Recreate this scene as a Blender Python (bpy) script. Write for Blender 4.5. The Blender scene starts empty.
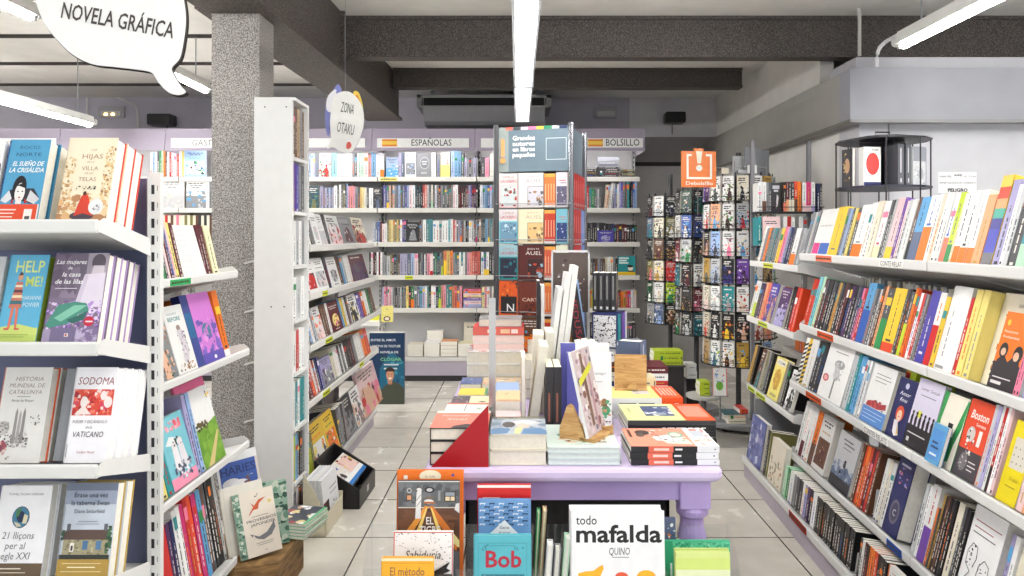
import bpy, math, random
from mathutils import Vector, Matrix, Euler

scene = bpy.context.scene
COL = scene.collection
F, VX, VY, EYE = 720.0, 518.0, 238.0, 1.42          # focal length in px, vanishing point, eye height

# ------------------------------------------------------------------ camera, world, exposure
cam_data = bpy.data.cameras.new('camera')
cam_data.sensor_width = 36.0
cam_data.lens = 36.0 * F / 1024.0
cam_data.shift_x = (512 - VX) / 1024.0
cam_data.shift_y = (VY - 288) / 1024.0
cam_data.clip_start = 0.05
cam = bpy.data.objects.new('camera', cam_data)
COL.objects.link(cam)
cam.location = (0, 0, EYE)
cam.rotation_euler = (math.radians(90), 0, 0)
scene.camera = cam

world = bpy.data.worlds.new('shop_daylight')
scene.world = world
world.use_nodes = True
world.node_tree.nodes['Background'].inputs[0].default_value = (0.92, 0.96, 1.0, 1)
world.node_tree.nodes['Background'].inputs[1].default_value = .95

TUBE_POWER = 115.0                                    # emission of the fluorescent tubes
scene.view_settings.view_transform = 'Standard'
scene.view_settings.look = 'None'
scene.view_settings.gamma = 1.0
scene.view_settings.use_curve_mapping = False
scene.view_settings.exposure = 0.45
scene.cycles.use_denoising = True
scene.cycles.max_bounces = 8
scene.cycles.diffuse_bounces = 3
scene.cycles.caustics_reflective = False
scene.cycles.caustics_refractive = False

# ------------------------------------------------------------------ colours
def lin(c):
    c /= 255.0
    return c / 12.92 if c <= 0.04045 else ((c + 0.055) / 1.055) ** 2.4
def C(r, g, b): return (lin(r), lin(g), lin(b))
PAL = {   # code: (colour, plain name)
 'wh': (C(240,240,238), 'white'), 'cr': (C(232,224,204), 'cream'), 'iv': (C(238,230,190), 'pale yellow'),
 'lg': (C(196,198,200), 'light grey'), 'gy': (C(138,140,144), 'grey'), 'dg': (C(82,84,90), 'dark grey'),
 'bk': (C(24,23,26), 'black'), 'ch': (C(48,46,50), 'charcoal'), 'br': (C(96,62,44), 'brown'), 'tn': (C(190,160,118), 'tan'),
 'mr': (C(92,26,38), 'maroon'), 'rd': (C(196,36,34), 'red'), 'ro': (C(222,74,40), 'red-orange'), 'or': (C(240,122,30), 'orange'),
 'pe': (C(240,170,124), 'peach'), 'sa': (C(236,128,104), 'salmon'), 'ye': (C(244,204,60), 'yellow'), 'py': (C(242,224,130), 'light yellow'),
 'li': (C(190,212,50), 'lime'), 'gn': (C(40,136,74), 'green'), 'dn': (C(30,72,52), 'dark green'), 'lm': (C(180,222,190), 'mint'),
 'te': (C(36,140,146), 'teal'), 'dt': (C(36,84,96), 'dark teal'), 'cy': (C(130,206,220), 'pale cyan'), 'sk': (C(94,164,214), 'sky blue'),
 'bl': (C(44,92,176), 'blue'), 'lb': (C(150,180,224), 'light blue'), 'nv': (C(34,40,92), 'navy'), 'in': (C(72,66,160), 'indigo'),
 'li2': (C(170,164,206), 'lilac'), 'vi': (C(112,70,160), 'violet'), 'pu': (C(74,40,92), 'purple'), 'pk': (C(238,128,160), 'pink'),
 'pp': (C(240,206,208), 'pale pink'), 'mg': (C(206,44,116), 'magenta'), 'ol': (C(122,118,66), 'olive'), 'go': (C(190,150,66), 'gold'),
 'fl': (C(224,180,150), 'flesh'), 'bg': (C(92,106,136), 'slate blue'), 'pm': (C(208,219,217), 'pale mint'),
}
def col(c): return PAL[c][0] if isinstance(c, str) else c
def cname(c): return PAL[c][1] if isinstance(c, str) else 'plain'
PAGE = C(240, 236, 226)
METAL = C(222, 222, 220)

# ------------------------------------------------------------------ materials
MATS = {}
def new_mat(name):
    m = bpy.data.materials.new(name); m.use_nodes = True
    MATS[name] = m
    return m, m.node_tree.nodes, m.node_tree.links, m.node_tree.nodes['Principled BSDF']
def attr_mat(name, rough, spec=0.5, grain=0.06, scale=40.0, bump=0.0, metallic=0.0):
    m, N, L, B = new_mat(name)
    a = N.new('ShaderNodeAttribute'); a.attribute_name = 'Col'
    tc = N.new('ShaderNodeTexCoord')
    n = N.new('ShaderNodeTexNoise'); n.inputs['Scale'].default_value = scale; n.inputs['Detail'].default_value = 3
    mr = N.new('ShaderNodeMapRange'); mr.inputs[1].default_value = .3; mr.inputs[2].default_value = .7
    mr.inputs[3].default_value = 1 - grain; mr.inputs[4].default_value = 1 + grain
    mx = N.new('ShaderNodeMix'); mx.data_type = 'RGBA'; mx.blend_type = 'MULTIPLY'; mx.inputs[0].default_value = 1
    L.new(tc.outputs['Object'], n.inputs['Vector']); L.new(n.outputs['Fac'], mr.inputs[0])
    L.new(a.outputs['Color'], mx.inputs[6]); L.new(mr.outputs[0], mx.inputs[7])
    L.new(mx.outputs[2], B.inputs['Base Color'])
    B.inputs['Roughness'].default_value = rough; B.inputs['Specular IOR Level'].default_value = spec; B.inputs['Metallic'].default_value = metallic
    if bump:
        bp = N.new('ShaderNodeBump'); bp.inputs['Strength'].default_value = bump; bp.inputs['Distance'].default_value = .002
        L.new(n.outputs['Fac'], bp.inputs['Height']); L.new(bp.outputs[0], B.inputs['Normal'])
    return m
attr_mat('printed_cover', .38, .45, .03, 30)
attr_mat('paper', .85, .2, .05, 90)
attr_mat('painted_metal', .42, .4, .02, 12)
attr_mat('painted_wood', .4, .5, .02, 18, .04)
attr_mat('plaster', .85, .25, .04, 6)
attr_mat('chrome', .22, .5, .02, 10, 0, .9)
attr_mat('plastic', .35, .5, .03, 25)

def speckle_mat(name, dark, mid, light, scale=190, bump=.5):
    m, N, L, B = new_mat(name)
    tc = N.new('ShaderNodeTexCoord')
    n = N.new('ShaderNodeTexNoise'); n.inputs['Scale'].default_value = scale; n.inputs['Detail'].default_value = 2
    r = N.new('ShaderNodeValToRGB')
    r.color_ramp.elements[0].position = .36; r.color_ramp.elements[0].color = (*dark, 1)
    r.color_ramp.elements[1].position = .68; r.color_ramp.elements[1].color = (*light, 1)
    e = r.color_ramp.elements.new(.5); e.color = (*mid, 1)
    L.new(tc.outputs['Object'], n.inputs['Vector']); L.new(n.outputs['Fac'], r.inputs[0]); L.new(r.outputs[0], B.inputs['Base Color'])
    bp = N.new('ShaderNodeBump'); bp.inputs['Strength'].default_value = bump; bp.inputs['Distance'].default_value = .004
    L.new(n.outputs['Fac'], bp.inputs['Height']); L.new(bp.outputs[0], B.inputs['Normal'])
    B.inputs['Roughness'].default_value = .55
    return m
speckle_mat('gritty_paint', C(96,91,87), C(150,145,140), C(204,200,195))
speckle_mat('gritty_dark_paint', C(44,39,37), C(76,69,66), C(124,115,109))

def tile_mat():
    m, N, L, B = new_mat('floor_tiles')
    T = .4915
    tc = N.new('ShaderNodeTexCoord'); sp = N.new('ShaderNodeSeparateXYZ'); L.new(tc.outputs['Object'], sp.inputs[0])
    masks, cells = [], []
    for ax, off in ((0, -.7313), (1, 3.415)):
        s = N.new('ShaderNodeMath'); s.operation = 'SUBTRACT'; s.inputs[1].default_value = off; L.new(sp.outputs[ax], s.inputs[0])
        d = N.new('ShaderNodeMath'); d.operation = 'DIVIDE'; d.inputs[1].default_value = T; L.new(s.outputs[0], d.inputs[0])
        fl = N.new('ShaderNodeMath'); fl.operation = 'FLOOR'; L.new(d.outputs[0], fl.inputs[0]); cells.append(fl)
        fr = N.new('ShaderNodeMath'); fr.operation = 'SUBTRACT'; L.new(d.outputs[0], fr.inputs[0]); L.new(fl.outputs[0], fr.inputs[1])
        pp = N.new('ShaderNodeMath'); pp.operation = 'PINGPONG'; pp.inputs[1].default_value = .5; L.new(fr.outputs[0], pp.inputs[0])
        lt = N.new('ShaderNodeMath'); lt.operation = 'LESS_THAN'; lt.inputs[1].default_value = .0075; L.new(pp.outputs[0], lt.inputs[0]); masks.append(lt)
    mxm = N.new('ShaderNodeMath'); mxm.operation = 'MAXIMUM'; L.new(masks[0].outputs[0], mxm.inputs[0]); L.new(masks[1].outputs[0], mxm.inputs[1])
    cb = N.new('ShaderNodeCombineXYZ'); L.new(cells[0].outputs[0], cb.inputs[0]); L.new(cells[1].outputs[0], cb.inputs[1])
    wn = N.new('ShaderNodeTexWhiteNoise'); L.new(cb.outputs[0], wn.inputs['Vector'])
    n = N.new('ShaderNodeTexNoise'); n.inputs['Scale'].default_value = 5; n.inputs['Detail'].default_value = 6; n.inputs['Roughness'].default_value = .65
    L.new(tc.outputs['Object'], n.inputs['Vector'])
    ad = N.new('ShaderNodeMath'); ad.operation = 'MULTIPLY_ADD'; ad.inputs[1].default_value = .35; L.new(wn.outputs['Value'], ad.inputs[0]); L.new(n.outputs['Fac'], ad.inputs[2])
    r = N.new('ShaderNodeValToRGB'); r.color_ramp.elements[0].position = .35; r.color_ramp.elements[0].color = (*C(206,200,188), 1)
    r.color_ramp.elements[1].position = .95; r.color_ramp.elements[1].color = (*C(230,226,216), 1)
    L.new(ad.outputs[0], r.inputs[0])
    mx = N.new('ShaderNodeMix'); mx.data_type = 'RGBA'; L.new(mxm.outputs[0], mx.inputs[0]); L.new(r.outputs[0], mx.inputs[6]); mx.inputs[7].default_value = (*C(66,60,54), 1)
    L.new(mx.outputs[2], B.inputs['Base Color'])
    rr = N.new('ShaderNodeMapRange'); rr.inputs[3].default_value = .16; rr.inputs[4].default_value = .34; L.new(n.outputs['Fac'], rr.inputs[0])
    L.new(rr.outputs[0], B.inputs['Roughness'])
tile_mat()

def wood_mat(name, a, b, scale):
    m, N, L, B = new_mat(name)
    tc = N.new('ShaderNodeTexCoord'); mp = N.new('ShaderNodeMapping'); mp.inputs['Scale'].default_value = (1, 1, 6)
    n = N.new('ShaderNodeTexNoise'); n.inputs['Scale'].default_value = scale; n.inputs['Detail'].default_value = 6; n.inputs['Distortion'].default_value = 1.2
    r = N.new('ShaderNodeValToRGB'); r.color_ramp.elements[0].position = .35; r.color_ramp.elements[0].color = (*a, 1)
    r.color_ramp.elements[1].position = .7; r.color_ramp.elements[1].color = (*b, 1)
    L.new(tc.outputs['Object'], mp.inputs[0]); L.new(mp.outputs[0], n.inputs['Vector']); L.new(n.outputs['Fac'], r.inputs[0]); L.new(r.outputs[0], B.inputs['Base Color'])
    bp = N.new('ShaderNodeBump'); bp.inputs['Strength'].default_value = .4; bp.inputs['Distance'].default_value = .003
    L.new(n.outputs['Fac'], bp.inputs['Height']); L.new(bp.outputs[0], B.inputs['Normal'])
    B.inputs['Roughness'].default_value = .7
wood_mat('rough_wood', C(104,76,42), C(176,138,86), 9)
wood_mat('light_wood', C(176,132,78), C(214,176,120), 12)

def glow_mat(name, c, s):
    m, N, L, B = new_mat(name)
    B.inputs['Emission Color'].default_value = (*c, 1); B.inputs['Emission Strength'].default_value = s; B.inputs['Base Color'].default_value = (.9, .9, .9, 1)
glow_mat('tube_glow', (1, .985, .95), TUBE_POWER)
glow_mat('canopy_glow', (1, .99, .97), 15)
glow_mat('pilot_glow', (1, .55, .15), 4)
def acrylic():
    m, N, L, B = new_mat('clear_acrylic')
    tr = N.new('ShaderNodeBsdfTransparent'); tr.inputs[0].default_value = (.97, .975, .98, 1)
    gl = N.new('ShaderNodeBsdfGlossy'); gl.inputs['Roughness'].default_value = .05
    ms = N.new('ShaderNodeMixShader'); ms.inputs[0].default_value = .05; L.new(tr.outputs[0], ms.inputs[1]); L.new(gl.outputs[0], ms.inputs[2])
    L.new(ms.outputs[0], N['Material Output'].inputs[0])
acrylic()

# ------------------------------------------------------------------ mesh builder
def smoothrect(w, h, r, n=4):
    pts = []
    for cx, cy, a0 in ((w-r, r, -90), (w-r, h-r, 0), (r, h-r, 90), (r, r, 180)):
        for k in range(n+1):
            a = math.radians(a0 + 90*k/n); pts.append((cx + r*math.cos(a), cy + r*math.sin(a)))
    return pts
class MB:
    def __init__(s): s.v = []; s.f = []; s.c = []; s.m = []; s.sm = []
    def face(s, pts, c, m=0, smooth=False):
        b = len(s.v); s.v += [tuple(p) for p in pts]; s.f.append(tuple(range(b, b+len(pts)))); s.c.append(col(c)); s.m.append(m); s.sm.append(smooth)
    def box(s, x0, x1, y0, y1, z0, z1, c, m=0, M=None):
        p = [Vector((x, y, z)) for z in (z0, z1) for y in (y0, y1) for x in (x0, x1)]
        if M is not None: p = [M @ q for q in p]
        b = len(s.v); s.v += [tuple(q) for q in p]
        for f in ((0,2,3,1), (4,5,7,6), (0,1,5,4), (2,6,7,3), (0,4,6,2), (1,3,7,5)):
            s.f.append(tuple(b+i for i in f)); s.c.append(col(c)); s.m.append(m); s.sm.append(False)
    def bbox(s, x0, x1, y0, y1, z0, z1, c, r=.004, m=0, axis='x', n=3):
        """box with rounded edges along one axis"""
        if axis == 'x': pr = [(y0+a, z0+b) for a, b in smoothrect(y1-y0, z1-z0, r, n)]; s.prism([(0, a, b) for a, b in pr], (1,0,0), x0, x1, c, m)
        elif axis == 'y': pr = [(x0+a, z0+b) for a, b in smoothrect(x1-x0, z1-z0, r, n)]; s.prism([(a, 0, b) for a, b in pr], (0,1,0), y0, y1, c, m)
        else: pr = [(x0+a, y0+b) for a, b in smoothrect(x1-x0, y1-y0, r, n)]; s.prism([(a, b, 0) for a, b in pr], (0,0,1), z0, z1, c, m)
    def prism(s, pts, d, a0, a1, c, m=0, cside=None):
        d = Vector(d); A = [Vector(p) + d*a0 for p in pts]; Bq = [Vector(p) + d*a1 for p in pts]; n = len(pts)
        nrm = Vector((0,0,0))
        for i in range(n): nrm += A[i].cross(A[(i+1) % n])
        if nrm.dot(d) * (a1-a0) > 0: A.reverse(); Bq.reverse()
        # A end faces outwards along -d
        s.face(A, c, m); s.face(list(reversed(Bq)), c, m)
        for i in range(n):
            j = (i+1) % n; s.face([A[j], A[i], Bq[i], Bq[j]], cside if cside is not None else c, m)
    def tube(s, pts, r, c, n=8, m=0):
        pts = [Vector(p) for p in pts]; rings = []
        for i, p in enumerate(pts):
            t = (pts[min(i+1, len(pts)-1)] - pts[max(i-1, 0)]).normalized()
            u = t.cross(Vector((0,0,1)));
            if u.length < .05: u = t.cross(Vector((1,0,0)))
            u.normalize(); w = t.cross(u)
            rings.append([p + (u*math.cos(2*math.pi*k/n) + w*math.sin(2*math.pi*k/n))*r for k in range(n)])
        for a, b in zip(rings, rings[1:]):
            for k in range(n):
                j = (k+1) % n; s.face([a[k], a[j], b[j], b[k]], c, m, True)
        s.face(list(reversed(rings[0])), c, m); s.face(rings[-1], c, m)
    def lathe(s, prof, cx, cy, c, n=20, m=0):
        rings = [[(cx+r*math.cos(2*math.pi*k/n), cy+r*math.sin(2*math.pi*k/n), z) for k in range(n)] for r, z in prof]
        for a, b in zip(rings, rings[1:]):
            for k in range(n):
                j = (k+1) % n; s.face([a[k], a[j], b[j], b[k]], c, m, True)
        s.face(list(reversed(rings[0])), c, m); s.face(rings[-1], c, m)
    def build(s, name, mats, parent=None, M=None, kind=None):
        if isinstance(mats, str): mats = [mats]
        me = bpy.data.meshes.new(name)
        me.from_pydata(s.v, [], s.f)
        for mm in mats: me.materials.append(MATS[mm])
        me.polygons.foreach_set('material_index', s.m)
        me.polygons.foreach_set('use_smooth', s.sm)
        at = me.color_attributes.new('Col', 'FLOAT_COLOR', 'CORNER')
        buf = []
        for f, c in zip(s.f, s.c): buf += [c[0], c[1], c[2], 1.0]*len(f)
        at.data.foreach_set('color', buf)
        me.update()
        o = bpy.data.objects.new(name, me); COL.objects.link(o)
        if parent is not None: o.parent = parent
        if M is not None: o.matrix_local = M if parent is not None else M
        if M is not None and parent is None: o.matrix_world = M
        if kind: o['kind'] = kind
        return o
def tag(o, label, cat, group=None):
    o['label'] = label; o['category'] = cat
    if group: o['group'] = group
    return o
def thing(name, label, cat, M=None, group=None):
    o = bpy.data.objects.new(name, None); COL.objects.link(o); o.empty_display_size = .05
    if M is not None: o.matrix_world = M if isinstance(M, Matrix) else Matrix.Translation(M)
    return tag(o, label, cat, group)
def struct(name, mb, mat): return mb.build(name, mat, kind='structure')

# ------------------------------------------------------------------ lettering (Blender's own font turned into faces)
_TX = {}
def text_faces(t, bold=0.0, shear=0.0):
    k = (t, bold, shear)
    if k not in _TX:
        cu = bpy.data.curves.new('lettering', 'FONT'); cu.body = t; cu.resolution_u = 2; cu.offset = bold; cu.shear = shear
        ob = bpy.data.objects.new('lettering', cu); COL.objects.link(ob)
        dg = bpy.context.evaluated_depsgraph_get(); me = ob.evaluated_get(dg).to_mesh()
        vs = [(v.co.x, v.co.y) for v in me.vertices]; fs = [tuple(p.vertices) for p in me.polygons]
        ob.evaluated_get(dg).to_mesh_clear(); bpy.data.objects.remove(ob); bpy.data.curves.remove(cu)
        xs = [v[0] for v in vs] or [0, 1]
        _TX[k] = (vs, fs, min(xs), max(xs))
    return _TX[k]
def put_text(mb, t, o, ux, uz, size, c, align='c', bold=0.0, shear=0.0, width=None, m=0):
    """letters in the plane o + a*ux + b*uz; size = letter size in metres; width squeezes the line"""
    vs, fs, x0, x1 = text_faces(t, bold, shear)
    sx = size if width is None else width/(x1-x0)
    off = {'c': -(x0+x1)/2, 'l': -x0, 'r': -x1}[align]
    P3 = [o + ux*((x+off)*sx) + uz*(y*size) for x, y in vs]
    n = ux.cross(uz)
    for f in fs:
        q = [P3[i] for i in f]
        nn = (q[1]-q[0]).cross(q[2]-q[1])
        if nn.dot(n) < 0: q.reverse()
        mb.face(q, c, m)
def deco(mb, items, o, ux, uz, w, h, eps, m=0):
    """flat printed shapes laid on a face: o lower left corner, ux/uz unit vectors, w x h its size"""
    n = ux.cross(uz); k = 0
    def pt(u, v): return o + ux*(u*w) + uz*(v*h) + n*(eps*k)
    for it in items:
        k += 1; t = it[0]
        if t == 'r': mb.face([pt(it[1], it[2]), pt(it[3], it[2]), pt(it[3], it[4]), pt(it[1], it[4])], it[5], m)
        elif t == 'p':
            q = [pt(*a) for a in it[1]]
            ar = sum((it[1][i][0]*it[1][(i+1) % len(q)][1] - it[1][(i+1) % len(q)][0]*it[1][i][1]) for i in range(len(q)))
            if ar < 0: q.reverse()
            mb.face(q, it[2], m)
        elif t == 'e':
            a0 = it[6] if len(it) > 6 else 0
            q = []
            for j in range(16):
                a = 2*math.pi*j/16; x, y = it[3]*math.cos(a)*w, it[4]*math.sin(a)*h
                q.append((it[1] + (x*math.cos(a0)-y*math.sin(a0))/w, it[2] + (x*math.sin(a0)+y*math.cos(a0))/h))
            mb.face([pt(*a) for a in q], it[5], m)
        elif t == 'n':   # mottling: many small blots, clipped to the rectangle
            R = random.Random(it[7] if len(it) > 7 else 1)
            for j in range(it[6]):
                cu, cv = R.uniform(it[1], it[3]), R.uniform(it[2], it[4])
                su = R.uniform(.25, 1)*(it[8] if len(it) > 8 else .08); sv = su*w/h*R.uniform(.5, 1.3)
                q = []
                n0 = R.choice((4, 5, 6)); a0 = R.uniform(0, 6)
                for i in range(n0):
                    a = a0 + 2*math.pi*i/n0; rr = R.uniform(.6, 1)
                    q.append((min(max(cu+su*rr*math.cos(a), it[1]), it[3]), min(max(cv+sv*rr*math.sin(a), it[2]), it[4])))
                kk = k; k = kk + .5*j/it[6]
                mb.face([pt(*a) for a in q], R.choice(it[5]), m); k = kk
        elif t == 't':   # text, u, v, size(frac of h), colour, align, bold, shear, width(frac of w)
            al = it[6] if len(it) > 6 else 'c'
            put_text(mb, it[1], pt(it[2], it[3]), ux, uz, it[4]*h, it[5], al, it[7] if len(it) > 7 else 0, it[8] if len(it) > 8 else 0,
                     it[9]*w if len(it) > 9 and it[9] else None, m)
        elif t == 'l':   # line u0 v0 u1 v1 width(m) colour
            a, b = pt(it[1], it[2]), pt(it[3], it[4]); d = (b-a).normalized(); q = n.cross(d)*it[5]*.5
            mb.face([a-q, b-q, b+q, a+q], it[6], m)
def P(px, py, Y): return Vector(((px-VX)*Y/F, Y, EYE - (py-VY)*Y/F))
def X_at(px, Y): return (px-VX)*Y/F
def Z_at(py, Y): return EYE - (py-VY)*Y/F
Rz = lambda d: Matrix.Rotation(math.radians(d), 4, 'Z')
Rx = lambda d: Matrix.Rotation(math.radians(d), 4, 'X')
Ry = lambda d: Matrix.Rotation(math.radians(d), 4, 'Y')
Tr = lambda *a: Matrix.Translation(a[0] if len(a) == 1 else a)
UX, UY, UZ = Vector((1,0,0)), Vector((0,1,0)), Vector((0,0,1))
# ================================================================== the room
ZC, YB = 2.98, 8.0
mb = MB(); mb.box(-7, 5, -1.5, 8.2, -.1, 0, 'cr'); struct('floor', mb, 'floor_tiles')
# ceiling: panels with open joints across the room
CW = C(243,241,237)
mb = MB(); y = -1.2
joints = [-1.5, -.62, .25, 1.13, 2.01, 2.89, 3.77, 4.65, 5.53, 6.4, 7.28, 8.1]
for a, b in zip(joints, joints[1:]):
    mb.box(-7, -1.45, a+.012, b-.012, ZC, ZC+.05, CW)
mb.box(-7, 5, -1.5, 8.2, ZC+.05, ZC+.1, C(60,58,56))
for j_ in joints[1:-1]: mb.box(-7, -1.45, j_-.02, j_+.02, ZC-.02, ZC+.02, C(70,66,64))
mb.box(-1.45, 5, -1.5, 8.2, ZC, ZC+.05, CW)
struct('ceiling', mb, 'plaster')
LAV = C(186,182,192)
mb = MB(); mb.box(-7, 1.24, YB, YB+.1, 0, ZC, LAV); mb.box(1.24, 5, YB, YB+.1, 0, 2.54, C(186,183,182)); mb.box(1.24, 5, YB, YB+.1, 2.54, ZC, C(216,214,218))
mb.box(1.24, 2.2, YB-.03, YB, 2.22, 2.26, C(60,58,58)); mb.box(1.24, 2.2, YB-.02, YB, 2.26, 2.54, C(150,147,147))
struct('wall_back', mb, 'plaster')
mb = MB(); mb.box(-7.1, -7, -1.5, 8.1, 0, ZC, C(200,198,198)); struct('wall_left', mb, 'plaster')
mb = MB(); mb.box(4.0, 4.1, -1.5, 8.1, 0, ZC, C(214,214,216)); struct('wall_far_right', mb, 'plaster')
WH = C(208,208,213)
mb = MB()
mb.box(2.21, 2.31, 4.95, YB, 0, 2.55, C(244,241,236)); mb.box(2.21, 2.31, 5.27, YB, 2.55, ZC, C(240,237,231))
mb.box(2.21, 2.40, 4.66, 4.95, 0, 2.55, WH)
struct('wall_right', mb, 'plaster')
mb = MB(); mb.box(2.40, 4.0, 4.68, 4.78, 0, 2.50, WH); mb.box(2.395, 2.402, 4.655, 4.68, 0, 2.16, C(150,150,154)); struct('wall_right_front', mb, 'plaster')
mb = MB()
mb.box(2.09, 2.21, 4.68, YB, 2.16, 2.49, C(168,166,162))
mb.box(2.09, 4.0, 4.53, 4.68, 2.16, 2.49, C(160,161,168))
mb.box(3.27, 3.275, 4.527, 4.53, 2.16, 2.49, C(120,120,124))
mb.box(2.085, 4.0, 4.515, 4.53, 2.145, 2.165, C(150,150,150)); mb.box(2.08, 2.09, 4.515, YB, 2.145, 2.165, C(120,118,112))
struct('trim_bulkhead', mb, 'plaster')
mb = MB(); mb.box(2.16, 4.0, 4.60, 5.0, 2.49, 2.575, C(186,186,192)); struct('trim_ledge', mb, 'plaster')

# steel beams with gritty paint
def ibeam(name, x0, x1, y0, zb, zt, w, M=None, mat='gritty_dark_paint'):
    mb = MB(); t = .022
    mb.box(x0, x1, y0, y0+w, zb, zb+t, 'dg'); mb.box(x0, x1, y0+.02, y0+w-.02, zb+t, zt-t, 'dg'); mb.box(x0, x1, y0, y0+w, zt-t, zt, 'dg')
    o = mb.build(name, mat, M=M, kind='structure'); return o
ibeam('beam_cross', -1.33, 4.0, 5.05, 2.69, ZC, .12)
ibeam('beam_cross_far', -1.15, 2.06, 6.6, 2.80, ZC, .12)
ang = math.degrees(math.atan2(.12, 3.4))
mb = MB(); zb, zt = 2.55, ZC
mb.box(-.17, .17, -1, 3.55, zb, zb+.025, 'dg'); mb.box(-.135, .135, -1, 3.55, zb+.025, zt, 'dg')
mb.box(-.165, .165, -.9, -.875, zb+.025, zt, 'dg'); mb.box(-.165, .165, 1.55, 1.575, zb+.025, zt, 'dg')
o = mb.build('beam_long', 'gritty_dark_paint', M=Tr(-1.41, 3.4, 0) @ Rz(-ang), kind='structure')
mb = MB(); mb.box(-1.54, -1.30, 3.62, 3.83, 0, 2.55, 'gy'); struct('column', mb, 'gritty_paint')
mb = MB(); mb.box(-1.60, -1.25, 3.56, 3.88, 2.555, 2.60, 'dg'); struct('trim_column_cap', mb, 'gritty_dark_paint')

# ------------------------------------------------------------------ lamps
def batten(x, y0, y1, z, label, w=.075):
    L = y1-y0
    t = thing('fluorescent_lamp', label, 'lamp', (x, y0, z), 'fluorescent ceiling lamps')
    mb = MB(); pr = [(-w/2, .0), (-w/2+.012, .03), (-.02, .065), (.02, .065), (w/2-.012, .03), (w/2, .0), (w/2-.004, -.004), (-w/2+.004, -.004)]
    mb.prism([(a, 0, b) for a, b in pr], (0,1,0), 0, L, C(226,226,224)); mb.bbox(-w/2, w/2, -.03, 0, -.012, .045, C(206,206,204), .02, axis='y'); mb.bbox(-w/2, w/2, L, L+.03, -.012, .045, C(206,206,204), .02, axis='y')
    mb.build('lamp_body', 'painted_metal', t)
    mb = MB(); mb.tube([(0, .03, -.016), (0, L-.03, -.016)], .019, 'wh', 10); o = mb.build('tube', 'tube_glow', t)
    mb = MB()
    for yy in (.015, L-.015): mb.box(-.022, .022, yy-.012, yy+.012, -.03, 0, C(200,200,200))
    mb.build('tube_holder', 'plastic', t)
    mb = MB()
    for yy in (.2, L-.2): mb.tube([(0, yy, .06), (0, yy, ZC-z+.0)], .004, 'gy', 6)
    mb.build('hanger', 'painted_metal', t)
    return t
batten(-3.84, 3.6, 6.48, 2.45, 'long white fluorescent lamp hanging low at far left above the back shelves')
batten(-2.47, 4.3, 5.72, 2.60, 'fluorescent lamp seen behind the tail of the speech bubble sign')
batten(-2.57, 2.3, 3.82, 2.60, 'fluorescent lamp at upper left corner, mostly behind the large speech bubble sign')
batten(2.09, 1.7, 3.93, 2.48, 'fluorescent lamp on the right in front of the white bulkhead')
def louvre_lamp(y0, y1, label):
    L = y1-y0
    t = thing('louvre_lamp', label, 'lamp', (.035, y0, 2.352), 'mirror lamps above the table')
    mb = MB(); w = .062
    mb.box(-w, w, 0, L, .055, .07, C(220,220,220))
    for s in (-1, 1):
        mb.prism([(s*w, 0, .055), (s*(w-.004), 0, .055), (s*(w-.014), 0, 0), (s*(w-.010), 0, 0)], (0,1,0), 0, L, C(214,216,220))
    mb.box(-w, w, -.012, 0, -.002, .07, C(210,212,214)); mb.box(-w, w, L, L+.012, -.002, .07, C(210,212,214))
    mb.build('lamp_body', 'painted_metal', t)
    mb = MB()
    for s in (-1, 1): mb.face([(s*(w-.006), .005, .054), (s*(w-.006), L-.005, .054), (s*(.020), L-.005, .05), (s*.020, .005, .05)][::-s], C(176,178,182))
    n = int(L/.09)
    for k in range(n): yy = (k+.5)*L/n; mb.box(-w+.012, w-.012, yy-.001, yy+.001, .0, .018, C(170,172,176))
    mb.build('reflector', 'chrome', t)
    mb = MB(); mb.tube([(-.018, .03, .03), (-.018, L-.03, .03)], .014, 'wh', 10); mb.build('tube', 'tube_glow', t)
    mb = MB()
    for yy in (.25, L-.25): mb.tube([(0, yy, .06), (0, yy, ZC-2.352)], .0035, 'gy', 6)
    mb.build('hanger', 'painted_metal', t)
louvre_lamp(4.46, 5.76, 'farther mirrored lamp of the row above the central aisle')
louvre_lamp(2.82, 4.42, 'nearer mirrored lamp of the row above the central aisle')
for k, y0 in enumerate((-.9, .5)): batten(.035 if k else 2.3, y0, y0+1.3, 2.7, 'ceiling lamp overhead near the camera' if k else 'ceiling lamp overhead at the right near the camera')

# ------------------------------------------------------------------ fittings on walls and ceiling
t = thing('air_conditioner', 'long grey ceiling air conditioner with black intake slot', 'air conditioner', (X_at(417, 7.3), 7.3, 0))
Wd = X_at(551, 7.3) - X_at(417, 7.3); z0, z1 = Z_at(123, 7.3), Z_at(95, 7.3)
mb = MB(); mb.prism([(0, 0, z1), (0, 0, z1-.11), (0, .09, z0+.03), (0, .14, z0), (0, .6, z0), (0, .6, z1)], (1,0,0),   .06, Wd-.06, C(190,190,192)); mb.build('housing', 'plastic', t)
mb = MB(); mb.box(.07, Wd-.07, -.012, 0, z1-.115, z1-.03, 'bk'); mb.build('intake_slot', 'plastic', t)
mb = MB(); mb.box(0, .05, -.02, .6, z1-.12, z1, C(150,150,152)); mb.box(Wd-.05, Wd, -.02, .6, z1-.12, z1, C(150,150,152)); mb.box(0, Wd, -.02, .0, z1-.03, z1, C(168,168,170)); mb.box(.02, Wd-.02, -.02, .02, z1-.125, z1-.11, C(180,180,182)); mb.build('rim', 'plastic', t)
mb = MB(); mb.box(.12, .15, .2, .23, z1, ZC, 'gy'); mb.box(Wd-.15, Wd-.12, .2, .23, z1, ZC, 'gy'); mb.build('bracket', 'painted_metal', t)
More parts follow.
